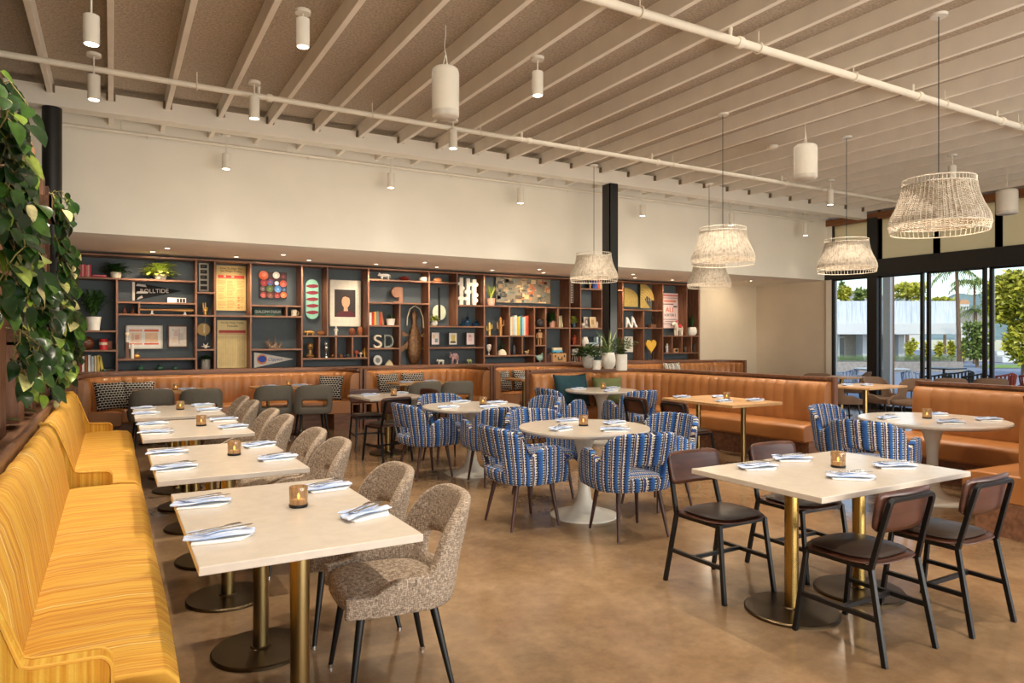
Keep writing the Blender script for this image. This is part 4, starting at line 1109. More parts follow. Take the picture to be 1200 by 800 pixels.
def lying(p0, p1, y0, y1, cols, where, group, Y=12.14):
    x, Y, z, w, h = place(p0, p1, y0, y1, Y); n = len(cols); hh = h/n
    for i, (c, cn) in enumerate(cols):
        t = empty('book', (x, Y, z+hh*i), 0, f'{cn} book lying flat {where}', 'book', group)
        ww = w*(1-0.06*i)
        m = MB(); m.box(-ww/2, ww/2, 0, 0.16, 0, hh*0.14); m.box(-ww/2, ww/2, 0, 0.16, hh*0.84, hh*0.98); m.box(-ww/2, ww/2, 0, 0.006, 0, hh*0.98); m.build('cover', fm(*c), t, smooth=False)
        m = MB(); m.box(-ww/2+0.003, ww/2-0.003, 0.005, 0.155, hh*0.14, hh*0.84); m.build('pages', fm(236,228,208), t, smooth=False)
# leaves ---------------------------------------------------------
def leafmat(name, stops, rough=0.45):
    m, nt, b = newmat(name); L = nt.links
    g = N(nt, 'ShaderNodeNewGeometry'); rp = ramp(nt, stops); L.new(g.outputs['Random Per Island'], rp.inputs['Fac'])
    tc = N(nt, 'ShaderNodeTexCoord'); nz = N(nt, 'ShaderNodeTexNoise', Scale=28.0, Detail=2.0); L.new(tc.outputs['Object'], nz.inputs['Vector'])
    r2 = ramp(nt, [(0.35, (0.7,0.7,0.7,1)), (0.7, (1.15,1.15,1.05,1))]); L.new(nz.outputs['Fac'], r2.inputs['Fac'])
    mx = N(nt, 'ShaderNodeMix', data_type='RGBA', blend_type='MULTIPLY'); mx.inputs[0].default_value = 1
    L.new(rp.outputs['Color'], mx.inputs[6]); L.new(r2.outputs['Color'], mx.inputs[7])
    L.new(mx.outputs[2], b.inputs['Base Color']); b.inputs['Roughness'].default_value = rough
    tr = N(nt, 'ShaderNodeBsdfTranslucent'); L.new(mx.outputs[2], tr.inputs[0]); ms = N(nt, 'ShaderNodeMixShader'); ms.inputs[0].default_value = 0.2
    L.new(b.outputs[0], ms.inputs[1]); L.new(tr.outputs[0], ms.inputs[2]); L.new(ms.outputs[0], nt.nodes['Material Output'].inputs[0])
    return m
LM_dark = leafmat('dark_leaves', [(0, rgb(30,58,26)), (0.6, rgb(54,92,40)), (1, rgb(86,124,56))])
LM_lime = leafmat('lime_leaves', [(0, rgb(120,146,40)), (0.5, rgb(190,204,84)), (1, rgb(232,232,160))])
LM_pothos = leafmat('pothos_leaves', [(0, rgb(18,42,15)), (0.5, rgb(34,66,21)), (0.76, rgb(66,102,32)), (0.87, rgb(134,160,54)), (0.95, rgb(196,192,124)), (1, rgb(226,214,160))], 0.28)
def leaf(mb, p, d, up, L, W, curl=0.25, heart=True):
    """one folded leaf of length L from p along d"""
    d = Vector(d).normalized(); up = Vector(up); s = d.cross(up)
    if s.length < 1e-3: s = d.cross(Vector((1,0,0.3)))
    s.normalize(); n = s.cross(d).normalized(); p = Vector(p)
    prof = [(0.0,0.06 if not heart else 0.25),(0.12,0.42 if heart else 0.25),(0.35,0.5),(0.6,0.4),(0.82,0.2),(1.0,0.0)]
    vs = []
    for t_, w in prof:
        c = p+d*(L*t_)-n*(curl*L*t_*t_)
        vs += [c-s*(W*w)+n*(W*w*0.25), c, c+s*(W*w)+n*(W*w*0.25)]
    fs = []
    for i in range(len(prof)-1):
        a = i*3; fs += [(a,a+1,a+4,a+3), (a+1,a+2,a+5,a+4)]
    mb.add(vs, fs)
def bushy(mb, c, rx, rz, n, L, W, rnd, droop=0.2, heart=False, up=0.7):
    for i in range(n):
        a = rnd.uniform(0, 2*math.pi); e = rnd.uniform(-0.1, 1.0)
        d = Vector((math.cos(a)*math.cos(e), math.sin(a)*math.cos(e), math.sin(e)*up+0.1))
        p = Vector(c)+Vector((d.x*rx*rnd.uniform(0.05,0.7), d.y*rx*rnd.uniform(0.05,0.7)*0.7, max(0, d.z)*rz*rnd.uniform(0.1,0.85)))
        leaf(mb, p, d, (0,0,1), L*rnd.uniform(0.6,1.15), W*rnd.uniform(0.7,1.1), droop, heart)
def blades(mb, c, n, h, spread, rnd, w=0.012, droop=0.5):
    for i in range(n):
        a = rnd.uniform(0, 2*math.pi); k = rnd.uniform(0.15, 1)*spread
        d = Vector((math.cos(a)*k, math.sin(a)*k*0.6, 1)); leaf(mb, c, d, (-d.y, d.x, 0.2) if 0 else (0.2,0,1), h*rnd.uniform(0.6,1.05), w, droop*k, False)
def potted(label, p0, p1, y0, y1, ft, potm, kind, lm, Y=12.2, fr=1.6, pot='taper', seed=1, z=None, name='potted_plant', group='potted plants on the bookshelf', xyz=None):
    """pixel box of the pot, ft = pixel row of the top of the leaves"""
    if xyz is None:
        x, Y, z, w, h = place(p0, p1, y0, y1, Y); H_ = on_y((p0+p1)/2, ft, Y).z-z
    else: x, Y, z, w, h, H_ = xyz
    rnd = random.Random(seed); t = empty(name, (x, Y, z), 0, label, 'plant', group)
    r = w/2; m = MB()
    if pot == 'taper': pr = [(r*0.75,0),(r*0.95,h*0.9),(r,h),(r*0.9,h),(r*0.85,h*0.85),(0.01,h*0.85)]
    elif pot == 'round': pr = [(r*0.6,0),(r*0.95,h*0.25),(r,h*0.5),(r*0.9,h*0.85),(r*0.75,h),(r*0.68,h*0.97),(0.01,h*0.85)]
    else: pr = [(r*0.93,0),(r,h*0.05),(r,h),(r*0.9,h),(r*0.88,h*0.85),(0.01,h*0.85)]
    m.lathe(pr, 28); m.build('pot', potm, t, angle=35)
    f = MB(); fh = H_-h*0.9
    if kind == 'bush': bushy(f, (0,0,h*0.9), r*fr, fh, 150, fh*0.4, fh*0.3, rnd, 0.4, True)
    elif kind == 'fern':
        for i in range(36):
            a = rnd.uniform(0, 2*math.pi); q = rnd.uniform(0.2, 1.0)*r*fr*1.3; pts = []
            for k in range(7):
                s_ = k/6; pts.append(Vector((math.cos(a)*q*s_, math.sin(a)*q*s_*0.6, h*0.9+fh*(1.0*s_-0.35*q/(r*fr*1.3)*s_*s_)*rnd.uniform(0.92,1.0))))
            for k in range(1, 7):
                for sd in (-1, 1):
                    d = (pts[k]-pts[k-1]).normalized(); sv = Vector((-d.y, d.x, 0.1))*sd+d*0.6
                    leaf(f, pts[k-1].lerp(pts[k], 0.5), sv, (0,0,1), fh*0.2, fh*0.055, 0.2, False)
    elif kind == 'blade': blades(f, (0,0,h*0.85), 34, fh*1.05, fr*0.5, rnd, r*0.16, 0.5)
    f.build('foliage', lm, t, angle=180, fix=False)
    return t
M_wpot = fm(238,234,224); M_gpot = fm(150,146,138); M_ppot = fm(214,164,142); M_cpot = fm(226,214,190)
# pictures ---------------------------------------------------------
def picture(label, p0, p1, y0, y1, frame, ground, patches=(), cat='picture', name='framed_picture', Y=12.39, fw=0.02, lean=0, group=None, fth=0.018, letters=(), yl=None):
    a = on_y(p0, y0, Y); b = on_y(p1, y1, Y); w, h = b.x-a.x, a.z-b.z
    t = empty(name, ((a.x+b.x)/2, Y, (a.z+b.z)/2), 0, label, cat, group)
    mats = [fm(*ground)]; m = MB(); m.box(-w/2, w/2, -0.004, 0.004, -h/2, h/2)
    for i, (u0, u1, v0, v1, c) in enumerate(patches):
        mm = fm(*c)
        if mm not in mats: mats.append(mm)
        m.cm = mats.index(mm); d = 0.0045+0.0003*(i % 8)
        m.box(-w/2+u0*w, -w/2+u1*w, -d-0.0006, -0.003, h/2-v1*h, h/2-v0*h)
    m.build('print', mats, t, smooth=False)
    if frame:
        m = MB()
        for x0, x1, z0, z1 in ((-w/2-fw*0.3,-w/2+fw*0.7,-h/2,h/2),(w/2-fw*0.7,w/2+fw*0.3,-h/2,h/2),(-w/2-fw*0.3,w/2+fw*0.3,h/2-fw*0.7,h/2+fw*0.3),(-w/2-fw*0.3,w/2+fw*0.3,-h/2-fw*0.3,-h/2+fw*0.7)):
            m.box(x0, x1, -fth, 0.005, z0, z1)
        m.build('frame', fm(*frame), t, smooth=False)
    for s, sz, c, u, v, sx, sh in letters:
        o = lettering(s, sz*h, fm(*c), t, (-w/2+u*w, -0.008, h/2-v*h), sx, sh)
    if lean: t.rotation_euler[0] = R(-lean)
    return t
# 1. far left bay
PINK = [((214,60,96),'crimson'),((232,120,140),'rose pink'),((206,48,84),'deep red'),((238,150,160),'pale pink'),((220,70,100),'raspberry'),((240,170,170),'blush'),((216,58,74),'scarlet'),((236,130,120),'coral'),((244,190,180),'pale blush'),((206,52,90),'cerise')]
books(85, 107, 307.5, 324, PINK, 'in the pink row on the top left shelf', 'pink and red books on the top left shelf')
lying(108, 125, 320.5, 324.5, [((206,56,80),'red lower'),((226,110,120),'pink upper')], 'beside the pink row at top left', 'pink and red books on the top left shelf')
potted('leafy green plant in a pale pot on the top shelf beside the pink books', 128.5, 143, 317, 325, 302, M_cpot, 'bush', LM_dark, fr=3.0, seed=2)
potted('lime and cream variegated plant on the top left shelf', 179, 196, 320, 327, 299, M_cpot, 'bush', LM_lime, fr=3.2, seed=3)
potted('tall dark fern in a white scalloped pot, left bay of the bookshelf', 100, 119, 371.5, 387.5, 338, M_wpot, 'fern', LM_dark, fr=2.0, seed=4)
x, Y, z, w, h = place(91, 111, 393, 410)
fb_ = empty('football', (x, Y+0.05, z+h*0.47), R(-6), 'old brown leather football on a shelf of the left bay', 'football')
m = MB(); m.ball((0,0,0), 1, 20, (w/2,h*0.42,h*0.47)); m.build('ball', fm(104,54,30,0.45), fb_, angle=180)
m = MB(); m.box(-w*0.14, w*0.14, -h*0.43, -h*0.40, h*0.05, h*0.09)
m.build('laces', fm(200,160,110), fb_, smooth=False)
x, Y, z, w, h = place(116, 126, 398, 410.5)
t = empty('tin_can', (x, Y, z), 0, 'red and white tin beside the football', 'tin')
m = MB(); m.lathe([(w*0.5,0),(w*0.52,0.004),(w*0.5,0.01),(w*0.5,h-0.01),(w*0.52,h-0.004),(w*0.5,h)], 28); m.build('can', fm(188,36,40,0.35), t)
m = MB(); m.lathe([(w*0.505,h*0.45),(w*0.505,h*0.7)], 28, cap=False); m.build('label_band', fm(232,210,180), t)
x, Y, z, w, h = place(126, 131.5, 400, 410.5); m = MB(); m.box(-w/2, w/2, 0, 0.08, 0, h); thing(m, 'small_box', fm(120,60,36), 'small brown box beside the red tin', 'box', loc=(x,Y,z), bevel=0.003)
books(92, 121, 418, 437, [((150,40,44),'dark red'),((236,226,204),'cream'),((150,82,42),'brown'),((232,228,220),'white'),((184,200,210),'pale blue'),((222,196,140),'straw'),((226,190,90),'yellow'),((232,206,90),'bright yellow')], 'on the lowest shelf of the left bay', 'books on the lowest left shelf', True)
lying(122, 136, 433.5, 437, [((52,50,48),'black')], 'on the lowest shelf of the left bay', 'books on the lowest left shelf')
def vase(label, p0, p1, y0, y1, prof, m_, name='vase', cat='vase', Y=12.2, group=None):
    x, Y, z, w, h = place(p0, p1, y0, y1, Y); m = MB(); m.lathe([(r*w/2, q*h) for r, q in prof], 28)
    return thing(m, name, m_, label, cat, group, loc=(x, Y, z), angle=60)
JAR = [(0.5,0),(0.9,0.15),(1,0.4),(0.85,0.62),(0.55,0.7),(0.5,0.72)]
def jar(label, p0, p1, y0, y1):
    x, Y, z, w, h = place(p0, p1, y0, y1, 12.2); t = empty('glass_jar', (x,Y,z), 0, label, 'jar', 'small green jars with wire handles')
    m = MB(); m.lathe([(r*w/2, q*h*0.75) for r, q in JAR], 24); m.build('body', mat('jade_glass', rgb(86,134,104), 0.15, var=0.2, trans=0.3), t, angle=60)
    m = MB(); m.tube([(w*0.28*math.cos(a), 0, h*0.52+h*0.45*math.sin(a)) for a in [k*math.pi/8 for k in range(9)]], 0.003, 5); m.build('handle', M_black, t)
jar('small green jar with wire handle, leftmost of three under the framed posters', 160.5, 169.5, 425.5, 435)
jar('small green jar with wire handle, middle of three under the framed posters', 183.5, 192, 425.5, 435)
jar('small green jar with wire handle, rightmost and smallest of three', 201.5, 208.5, 427.5, 434.5)
vase('small green round jar on the black book, lowest left shelf', 119.5, 125, 430.5, 434.2, JAR, mat('jade_glass', rgb(86,134,104)), 'glass_jar', 'jar', 12.12)
# 2. pennant bay
def pennant(label, p0, y0, y1, p1, ym, ground, edge, word, wcol, wsz, emblem=None, Y=12.4, shear=0.0, u=0.5):
    a = on_y(p0, y0, Y); b = on_y(p0, y1, Y); c = on_y(p1, ym, Y); h = a.z-b.z; L_ = c.x-a.x; dz = c.z-(a.z+b.z)/2
    t = empty('pennant', (a.x, Y, (a.z+b.z)/2), 0, label, 'pennant')
    M = Matrix(((1,0,0,0),(0,0,-1,0),(0,1,0,0),(0,0,0,1)))
    m = MB(); m.prism([(0,-h/2),(L_,dz),(0,h/2)], 0.006, M); m.build('felt', fm(*ground,0.9), t, smooth=False)
    m = MB(); m.prism([(0,-h/2),(0.035,-h/2+0.004),(0.035,h/2-0.004),(0,h/2)], 0.008, M); m.build('edge_band', fm(*edge,0.9), t, smooth=False)
    o = lettering(word, wsz*h, fm(*wcol), t, (L_*u, -0.008, dz*u), 1.0, shear); o.rotation_euler = (R(90), -math.atan2(dz, L_), 0)
    return t, L_, h, M
t, L_, h, M = pennant('black and white college pennant pinned in the second bay', 155, 330, 352.5, 213, 341, (24,24,24), (232,226,214), 'ROLLTIDE', (232,226,214), 0.30, u=0.44)
m = MB()
for x0, z0, x1, z1 in ((0.05,0.10,0.2,0.08),(0.05,-0.02,0.22,-0.02),(0.06,-0.12,0.15,-0.09)):
    m.prism([(x0,z0-0.012),(x1,z1-0.006),(x1-0.02,z1+0.03),(x0+0.02,z0+0.022)], 0.0085, M)
m.build('emblem', fm(206,200,190), t, smooth=False)
x, Y, z, w, h = place(196.5, 218, 348, 354.5); t = empty('small_box', (x,Y,z), 0, 'small white and black box under the pennant tip', 'box')
m = MB(); m.box(-w/2, w/2, 0, 0.08, 0, h); m.build('carton', fm(236,232,226), t, smooth=False)
m = MB()
for u0, u1 in ((0.5,0.62),(0.66,0.78),(0.82,0.95)): m.box(-w/2+u0*w, -w/2+u1*w, -0.002, 0.001, h*0.1, h*0.85)
m.build('printing', fm(30,30,30), t, smooth=False)
for k, (p, q) in enumerate(((142.5, 149), (152, 158.5))):
    x, Y, z, w, h = place(p, q, 358.5, 368); m = MB(); m.lathe([(w*0.5,0),(w*0.45,h*0.25),(w*0.25,h*0.5),(w*0.18,h*0.75),(w*0.24,h*0.82),(w*0.1,h)], 18, sy=1.3)
    thing(m, 'wooden_figure', fm(96,44,24), f'small dark red wooden figure under the pennant, {("left","right")[k]} of the pair', 'figurine', loc=(x,Y,z))
x, Y, z, w, h = place(164, 227, 359, 368); t = empty('baseball_bat', (x, Y, z), 0, 'wooden baseball bat resting on two stands under the pennant', 'bat')
m = MB(); zz = h*0.68; m.tube([(-w/2,0,zz),(-w/2+0.02,0,zz),(-w*0.1,0,zz),(w*0.2,0,zz),(w*0.45,0,zz),(w/2,0,zz)], [0.02,0.012,0.014,0.022,0.028,0.018], 14); m.build('bat', wood('bat_ash', rgb(176,122,66), rgb(206,152,88), 'X'), t)
for q in (-0.28, 0.33):
    m = MB(); m.box(w*q-0.025, w*q+0.025, -0.02, 0.02, 0, 0.012); m.box(w*q-0.012, w*q+0.012, -0.012, 0.012, 0.012, zz-0.014); m.build('stand', fm(214,208,196), t, smooth=False)
picture('white framed orange and white print with two columns, left of two frames', 148, 190, 381.5, 408, (222,214,200), (240,236,228),
        [(0.08,0.44,0.16,0.26,(236,170,140)),(0.5,0.9,0.16,0.26,(232,112,62)),(0.12,0.42,0.3,0.72,(240,214,188)),(0.52,0.88,0.3,0.72,(238,198,160)),(0.08,0.44,0.76,0.83,(238,160,130)),(0.5,0.9,0.76,0.83,(226,100,60)),
         (0.16,0.2,0.34,0.68,(226,190,160)),(0.24,0.36,0.4,0.6,(230,176,150)),(0.6,0.7,0.36,0.64,(246,226,200)),(0.74,0.8,0.4,0.7,(228,168,120))])
picture('small wood framed pale map print, right of the orange print', 197, 219.5, 381.5, 406.5, (110,74,50), (226,216,204),
        [(0.12,0.88,0.1,0.9,(232,222,210)),(0.3,0.5,0.2,0.5,(222,196,184)),(0.5,0.8,0.35,0.7,(216,204,196)),(0.2,0.45,0.55,0.8,(228,206,186)),(0.55,0.6,0.15,0.85,(206,180,168)),(0.2,0.3,0.15,0.25,(196,204,196))])
x, Y, z, w, h = place(145, 155, 389, 420); t = empty('trophy', (x, Y, z), 0, 'wooden trophy column with a cream ball on top before the orange print', 'trophy')
m = MB(); m.box(-w*0.4, w*0.3, -0.03, 0.03, 0, 0.02); m.box(-w*0.25, w*0.1, -0.02, 0.02, 0.02, h*0.62); m.build('column', wood('trophy_wood', rgb(96,56,34), rgb(122,78,48), 'Z'), t, smooth=False)
m = MB(); m.cyl((-w*0.08,0,h*0.62), (-w*0.08,0,h*0.85), 0.008); m.ball((-w*0.08,0,h*0.92), h*0.085, 14); m.build('ball_top', fm(226,210,180), t)
x, Y, z, w, h = place(151, 155.5, 402, 419); m = MB(); m.cyl((0,0,0), (0,0,h), w*0.45, n=18); thing(m, 'candle', fm(238,232,222), 'plain white pillar candle beside the wooden trophy', 'candle', loc=(x+0.02,Y-0.02,z))
x, Y, z, w, h = place(155, 160, 412.5, 420.5); m = MB(); m.ball((0,0,h*0.3), h*0.3, 10, (1.6,0.8,1)); m.cyl((w*0.2,0,h*0.4), (w*0.35,0,h), 0.008, 0.003); m.cyl((-w*0.2,0,h*0.4), (-w*0.1,0,h*0.8), 0.006, 0.003)
thing(m, 'brass_figure', fm(190,140,66,0.4,0.6), 'small brass figure right of the white pillar candle', 'figurine', loc=(x+0.03,Y,z))
# 3. narrow bay
t = picture('hanging strip of five black and white photographs in the narrow bay', 233, 244.5, 308, 341.5, None, (196,190,172), [(0.16,0.84,0.05+0.19*k,0.18+0.19*k,(40,36,30)) for k in range(5)]+[(0.3,0.6,0.09+0.19*k,0.13+0.19*k,(110,100,84)) for k in range(5)], name='photo_strip')
x, Y, z, w, h = place(237, 244, 355, 369.5); t = empty('hand_sculpture', (x,Y,z), 0, 'gold hand sculpture raising two fingers in the narrow bay', 'sculpture')
m = MB(); m.lathe([(w*0.3,0),(w*0.25,h*0.1),(w*0.24,h*0.28)], 14); m.ball((0,0,h*0.42), w*0.42, 12, (1,0.55,1.15))
for fx, top_ in ((-0.28,1.0),(0.02,1.02)): m.tube([(w*fx,0,h*0.5),(w*fx*1.2,0,h*0.75),(w*fx*1.35,0,h*top_)], [w*0.14,w*0.12,w*0.09], 10)
for fx in (0.2, 0.36): m.tube([(w*fx,0,h*0.5),(w*fx,-w*0.12,h*0.6),(w*fx,-w*0.2,h*0.48)], [w*0.12,w*0.12,w*0.1], 8)
m.tube([(-w*0.4,-w*0.05,h*0.34),(-w*0.2,-w*0.25,h*0.46),(w*0.15,-w*0.26,h*0.48)], [w*0.13,w*0.12,w*0.09], 8); m.build('hand', fm(214,170,92,0.3,0.8), t)
a = on_y(240.5, 371, 12.3); b = on_y(240.5, 398, 12.3); t = empty('hanging_mobile', (a.x, 12.28, a.z), 0, 'dark gold disc mobile hanging by a thread in the narrow bay', 'ornament')
L_ = a.z-b.z; m = MB(); m.cyl((0,0,0), (0,0,-L_), 0.0025, n=5); m.build('thread', fm(190,180,160), t)
m = MB(); m.cyl((-0.03,0.004,-L_*0.55), (-0.03,-0.004,-L_*0.55), 0.1, n=28); m.build('disc', fm(84,64,34,0.35,0.8), t)
m = MB(); m.box(-0.03, -0.005, -0.008, 0.0, -L_*0.7, -L_*0.35); m.build('white_tag', fm(220,204,170), t)
x, Y, z, w, h = place(236, 246, 402, 410); m = MB()
for k in range(6): m.tube([(0,0,h*0.35), (w*0.5*math.cos(k*1.05), w*0.3*math.sin(k*1.05), h*(0.35+0.5*math.sin(k*2.2)**2))], [w*0.14, w*0.04], 6)
m.ball((0,0,h*0.3), w*0.22, 8); thing(m, 'white_coral', fm(226,220,206), 'small white branching coral in the narrow bay', 'ornament', loc=(x,Y,z))
potted('small dark green plant in a grey pot at the foot of the narrow bay', 235.5, 246.5, 424, 435.5, 413, M_gpot, 'bush', LM_dark, fr=1.7, pot='straight', seed=6)
# 4. two long yellowed posters
tan = (206,176,110)
rows = []
rnd = random.Random(5)
for c0, c1 in ((0.05,0.33),(0.36,0.64),(0.7,0.95)):
    v = 0.34
    while v < 0.95:
        if rnd.random() < 0.85: rows.append((c0, c0+(c1-c0)*rnd.uniform(0.6,1.0), v, v+0.009, (150,124,72)))
        v += 0.026
rows += [(0.66,0.664,0.32,0.98,(170,140,84))]+[(0.72,0.78,v,v+0.025,(190,70,40)) for v in (0.7,0.77,0.86,0.93)]
picture('yellowed upper poster with red banner headed How To Ride The San Diego Trolley', 253.5, 288, 310.5, 364, None, tan, [(0.05,0.95,0.215,0.275,(196,44,32)),(0.25,0.32,0.22,0.26,(236,190,150)),(0.5,0.6,0.225,0.265,(232,160,120)),(0.05,0.95,0.28,0.29,(120,50,34))]+rows, 'poster', 'poster',
        letters=[('How To Ride The', 0.062, (52,40,28), 0.5, 0.065, 1.0, 0), ('San Diego Trolley', 0.062, (52,40,28), 0.5, 0.125, 1.0, 0)])
cols_ = [(0.05+0.045*k,0.05+0.045*k+0.006,0.33,0.97,(176,156,100)) for k in range(20)]+[(0.05,0.95,0.33+0.02*k,0.333+0.02*k,(206,184,124)) for k in range(30)]
picture('yellowed lower poster of timetable columns headed The San Diego Trolley Timetable', 254.5, 289.5, 375, 430.5, None, (226,204,146), [(0.05,0.95,0.21,0.265,(176,50,40)),(0.05,0.95,0.27,0.30,(214,170,130))]+cols_, 'poster', 'poster',
        letters=[('The San Diego Trolley', 0.05, (52,44,30), 0.5, 0.05, 1.0, 0), ('Timetable', 0.055, (52,44,30), 0.5, 0.12, 1.0, 0)])
# 5. plates panel, sign, mug, driftwood, pennant
a = on_y(304, 318, 12.38); b = on_y(336, 350, 12.38); t = empty('plate_panel', ((a.x+b.x)/2, 12.38, (a.z+b.z)/2), 0, 'square dark panel mounted with sixteen colourful round plates', 'artwork')
w, h = b.x-a.x, a.z-b.z; m = MB(); m.box(-w/2, w/2, -0.01, 0.02, -h/2, h/2); m.build('board', fm(54,30,28), t, smooth=False)
PC = [(204,84,30),(232,226,214),(96,30,34),(150,44,34),(150,36,40),(60,110,170),(222,224,236),(176,70,50),(96,84,80),(74,98,40),(60,120,180),(36,66,96),(170,70,64),(110,60,44),(136,34,36),(190,96,44)]
pos = [(-0.36,0.36,0.17),(0.1,0.38,0.13),(0.36,0.34,0.11),(-0.1,0.14,0.1),(-0.34,0.08,0.13),(-0.12,0.1,0.11),(0.12,0.08,0.08),(0.36,0.07,0.13),(-0.38,-0.14,0.1),(-0.13,-0.13,0.13),(0.16,-0.14,0.13),(0.4,-0.14,0.09),(-0.36,-0.38,0.11),(-0.11,-0.38,0.12),(0.14,-0.38,0.11),(0.37,-0.36,0.12)]
for (u, v, r), c in zip(pos, PC):
    m = MB(); m.lathe([(r*w*0.5,0.0),(r*w*0.95,0.012),(r*w,0.016),(r*w*0.9,0.014),(r*w*0.45,0.006),(0.001,0.006)], 22); o = m.build('plate', fm(*c,0.3), t); o.location = (u*w, -0.011, v*h); o.rotation_euler = (R(90),0,0)
    m = MB(); m.lathe([(r*w*0.38,0.0075),(0.001,0.009)], 16); k = m.build('plate_centre', fm(min(255,c[0]+40),min(255,c[1]+34),min(255,c[2]+30)), o)
picture('dark green sign lettered QUALCOMM STADIUM on a shelf', 297.5, 330, 362, 370, None, (22,66,52), [(0.42,0.75,0.82,0.98,(30,110,80))], 'sign', 'stadium_sign', Y=12.2,
        letters=[('QUALCOMM STADIUM', 0.62, (226,226,214), 0.5, 0.42, 0.62, 0)])
x, Y, z, w, h = place(341, 348, 362.5, 370); t = empty('mug', (x,Y,z), 0, 'cream mug with handle beside the green stadium sign', 'mug')
m = MB(); m.lathe([(w*0.42,0),(w*0.5,0.006),(w*0.5,h),(w*0.46,h),(w*0.44,0.01),(0.002,0.01)], 24); m.build('cup', fm(226,212,184,0.3), t)
m = MB(); m.tube([(w*0.5+w*0.28*math.sin(a), 0, h*0.5+h*0.3*math.cos(a)) for a in [k*math.pi/8 for k in range(9)]], 0.008, 8); m.build('handle', fm(226,212,184,0.3), t)
x, Y, z, w, h = place(312, 333, 392, 409); m = MB(); rnd = random.Random(9)
for k in range(14):
    a = rnd.uniform(-0.5, 0.5)*w; m.tube([(a*0.5,rnd.uniform(-0.05,0.05),0.0),(a*0.9,0,h*rnd.uniform(0.2,0.5)),(a*1.0+rnd.uniform(-0.04,0.04),0,h*rnd.uniform(0.35,1.0)*(1-abs(a)/w*0.8))], [0.03,0.02,0.005], 7)
m.ball((0,0,h*0.12), w*0.3, 10, (1,0.5,0.4)); thing(m, 'driftwood', wood('driftwood_grey', rgb(84,66,50), rgb(122,100,78), 'Z'), 'twisted driftwood piece on the shelf above the white pennant', 'driftwood', loc=(x,Y+0.05,z))
t, L_, h, M = pennant('white pennant with blue emblem and blue script word Clippers', 297.5, 412.5, 431, 344, 420.5, (214,208,196), (226,220,206), 'Clippers', (36,64,150), 0.26, u=0.52, shear=0.3, Y=12.36)
m = MB(); M2 = M
m.prism([(0.13+0.085*math.cos(k*0.4), 0.01+0.085*math.sin(k*0.4)) for k in range(16)], 0.007, M); m.build('emblem_ring', fm(220,130,70), t, smooth=False)
m = MB(); m.prism([(0.07,-0.01),(0.12,-0.045),(0.17,-0.035),(0.2,0.0),(0.2,0.04),(0.16,0.07),(0.1,0.065),(0.06,0.03)], 0.0085, M); m.build('emblem', fm(30,70,170), t, smooth=False)
# 6. skateboard bay and portrait
a = on_y(358, 327, 12.37); b = on_y(373, 374, 12.37); w, h = b.x-a.x, a.z-b.z
t = empty('skateboard_deck', ((a.x+b.x)/2, 12.36, (a.z+b.z)/2), 0, 'mint and dark red banded skateboard deck hung upright', 'skateboard')
M = Matrix(((1,0,0,0),(0,0,-1,0),(0,1,0,0),(0,0,0,1)))
def deck(zc0, zc1, ins=0):
    pts = []; n = 10; r = w/2-ins; zt, zb_ = h/2-ins, -h/2+ins
    for k in range(n+1): a_ = math.pi*k/n; pts.append((r*math.cos(a_), zt-w/2+r*math.sin(a_)))
    for k in range(n+1): a_ = math.pi+math.pi*k/n; pts.append((r*math.cos(a_), zb_+w/2+r*math.sin(a_)))
    return pts
m = MB(); m.prism(deck(0,0), 0.012, M); m.build('deck', fm(140,196,176), t, smooth=False)
m = MB()
for k in range(5):
    zc = h*0.33-h*0.165*k
    m.prism([(-w*0.47,zc-h*0.015),(-w*0.2,zc-h*0.045),(w*0.1,zc-h*0.05),(w*0.47,zc-h*0.02),(w*0.47,zc+h*0.03),(w*0.1,zc+h*0.05),(-w*0.25,zc+h*0.035),(-w*0.47,zc+h*0.01)], 0.0135, M)
m.build('red_bands', fm(136,36,52), t, smooth=False)
# plain stand-in for the framed portrait: a mount with a dark field and a simple head-and-shoulders shape
t = picture('large portrait print of a head and shoulders in a wide white mount', 386.5, 422, 328, 382, (226,216,198), (232,224,208), [(0.15,0.84,0.2,0.8,(52,40,36))], fw=0.02)
w = on_y(422,328,12.39).x-on_y(386.5,328,12.39).x; h = on_y(386.5,328,12.39).z-on_y(386.5,382,12.39).z
m = MB(); m.prism([(-0.3*w,-0.3*h),(0.32*w,-0.3*h),(0.3*w,-0.22*h),(0.14*w,-0.16*h),(-0.12*w,-0.16*h),(-0.28*w,-0.23*h)], 0.008, M); m.build('jacket', fm(92,24,34), t, smooth=False)
m = MB(); m.prism([(0.135*w*math.cos(k*0.3307)+0.02*w, 0.145*h*math.sin(k*0.3307)+0.04*h) for k in range(19)], 0.009, M); m.prism([(-0.05*w,-0.17*h),(0.09*w,-0.17*h),(0.07*w,-0.06*h),(-0.04*w,-0.06*h)], 0.0085, M); m.build('face', fm(206,162,126), t, smooth=False)
m = MB(); m.prism([(-0.125*w,0.05*h),(-0.14*w,0.12*h),(-0.08*w,0.19*h),(0.06*w,0.205*h),(0.16*w,0.15*h),(0.165*w,0.05*h),(0.13*w,0.12*h),(0.0,0.15*h),(-0.08*w,0.13*h)], 0.0105, M); m.build('hair', fm(58,34,24), t, smooth=False)
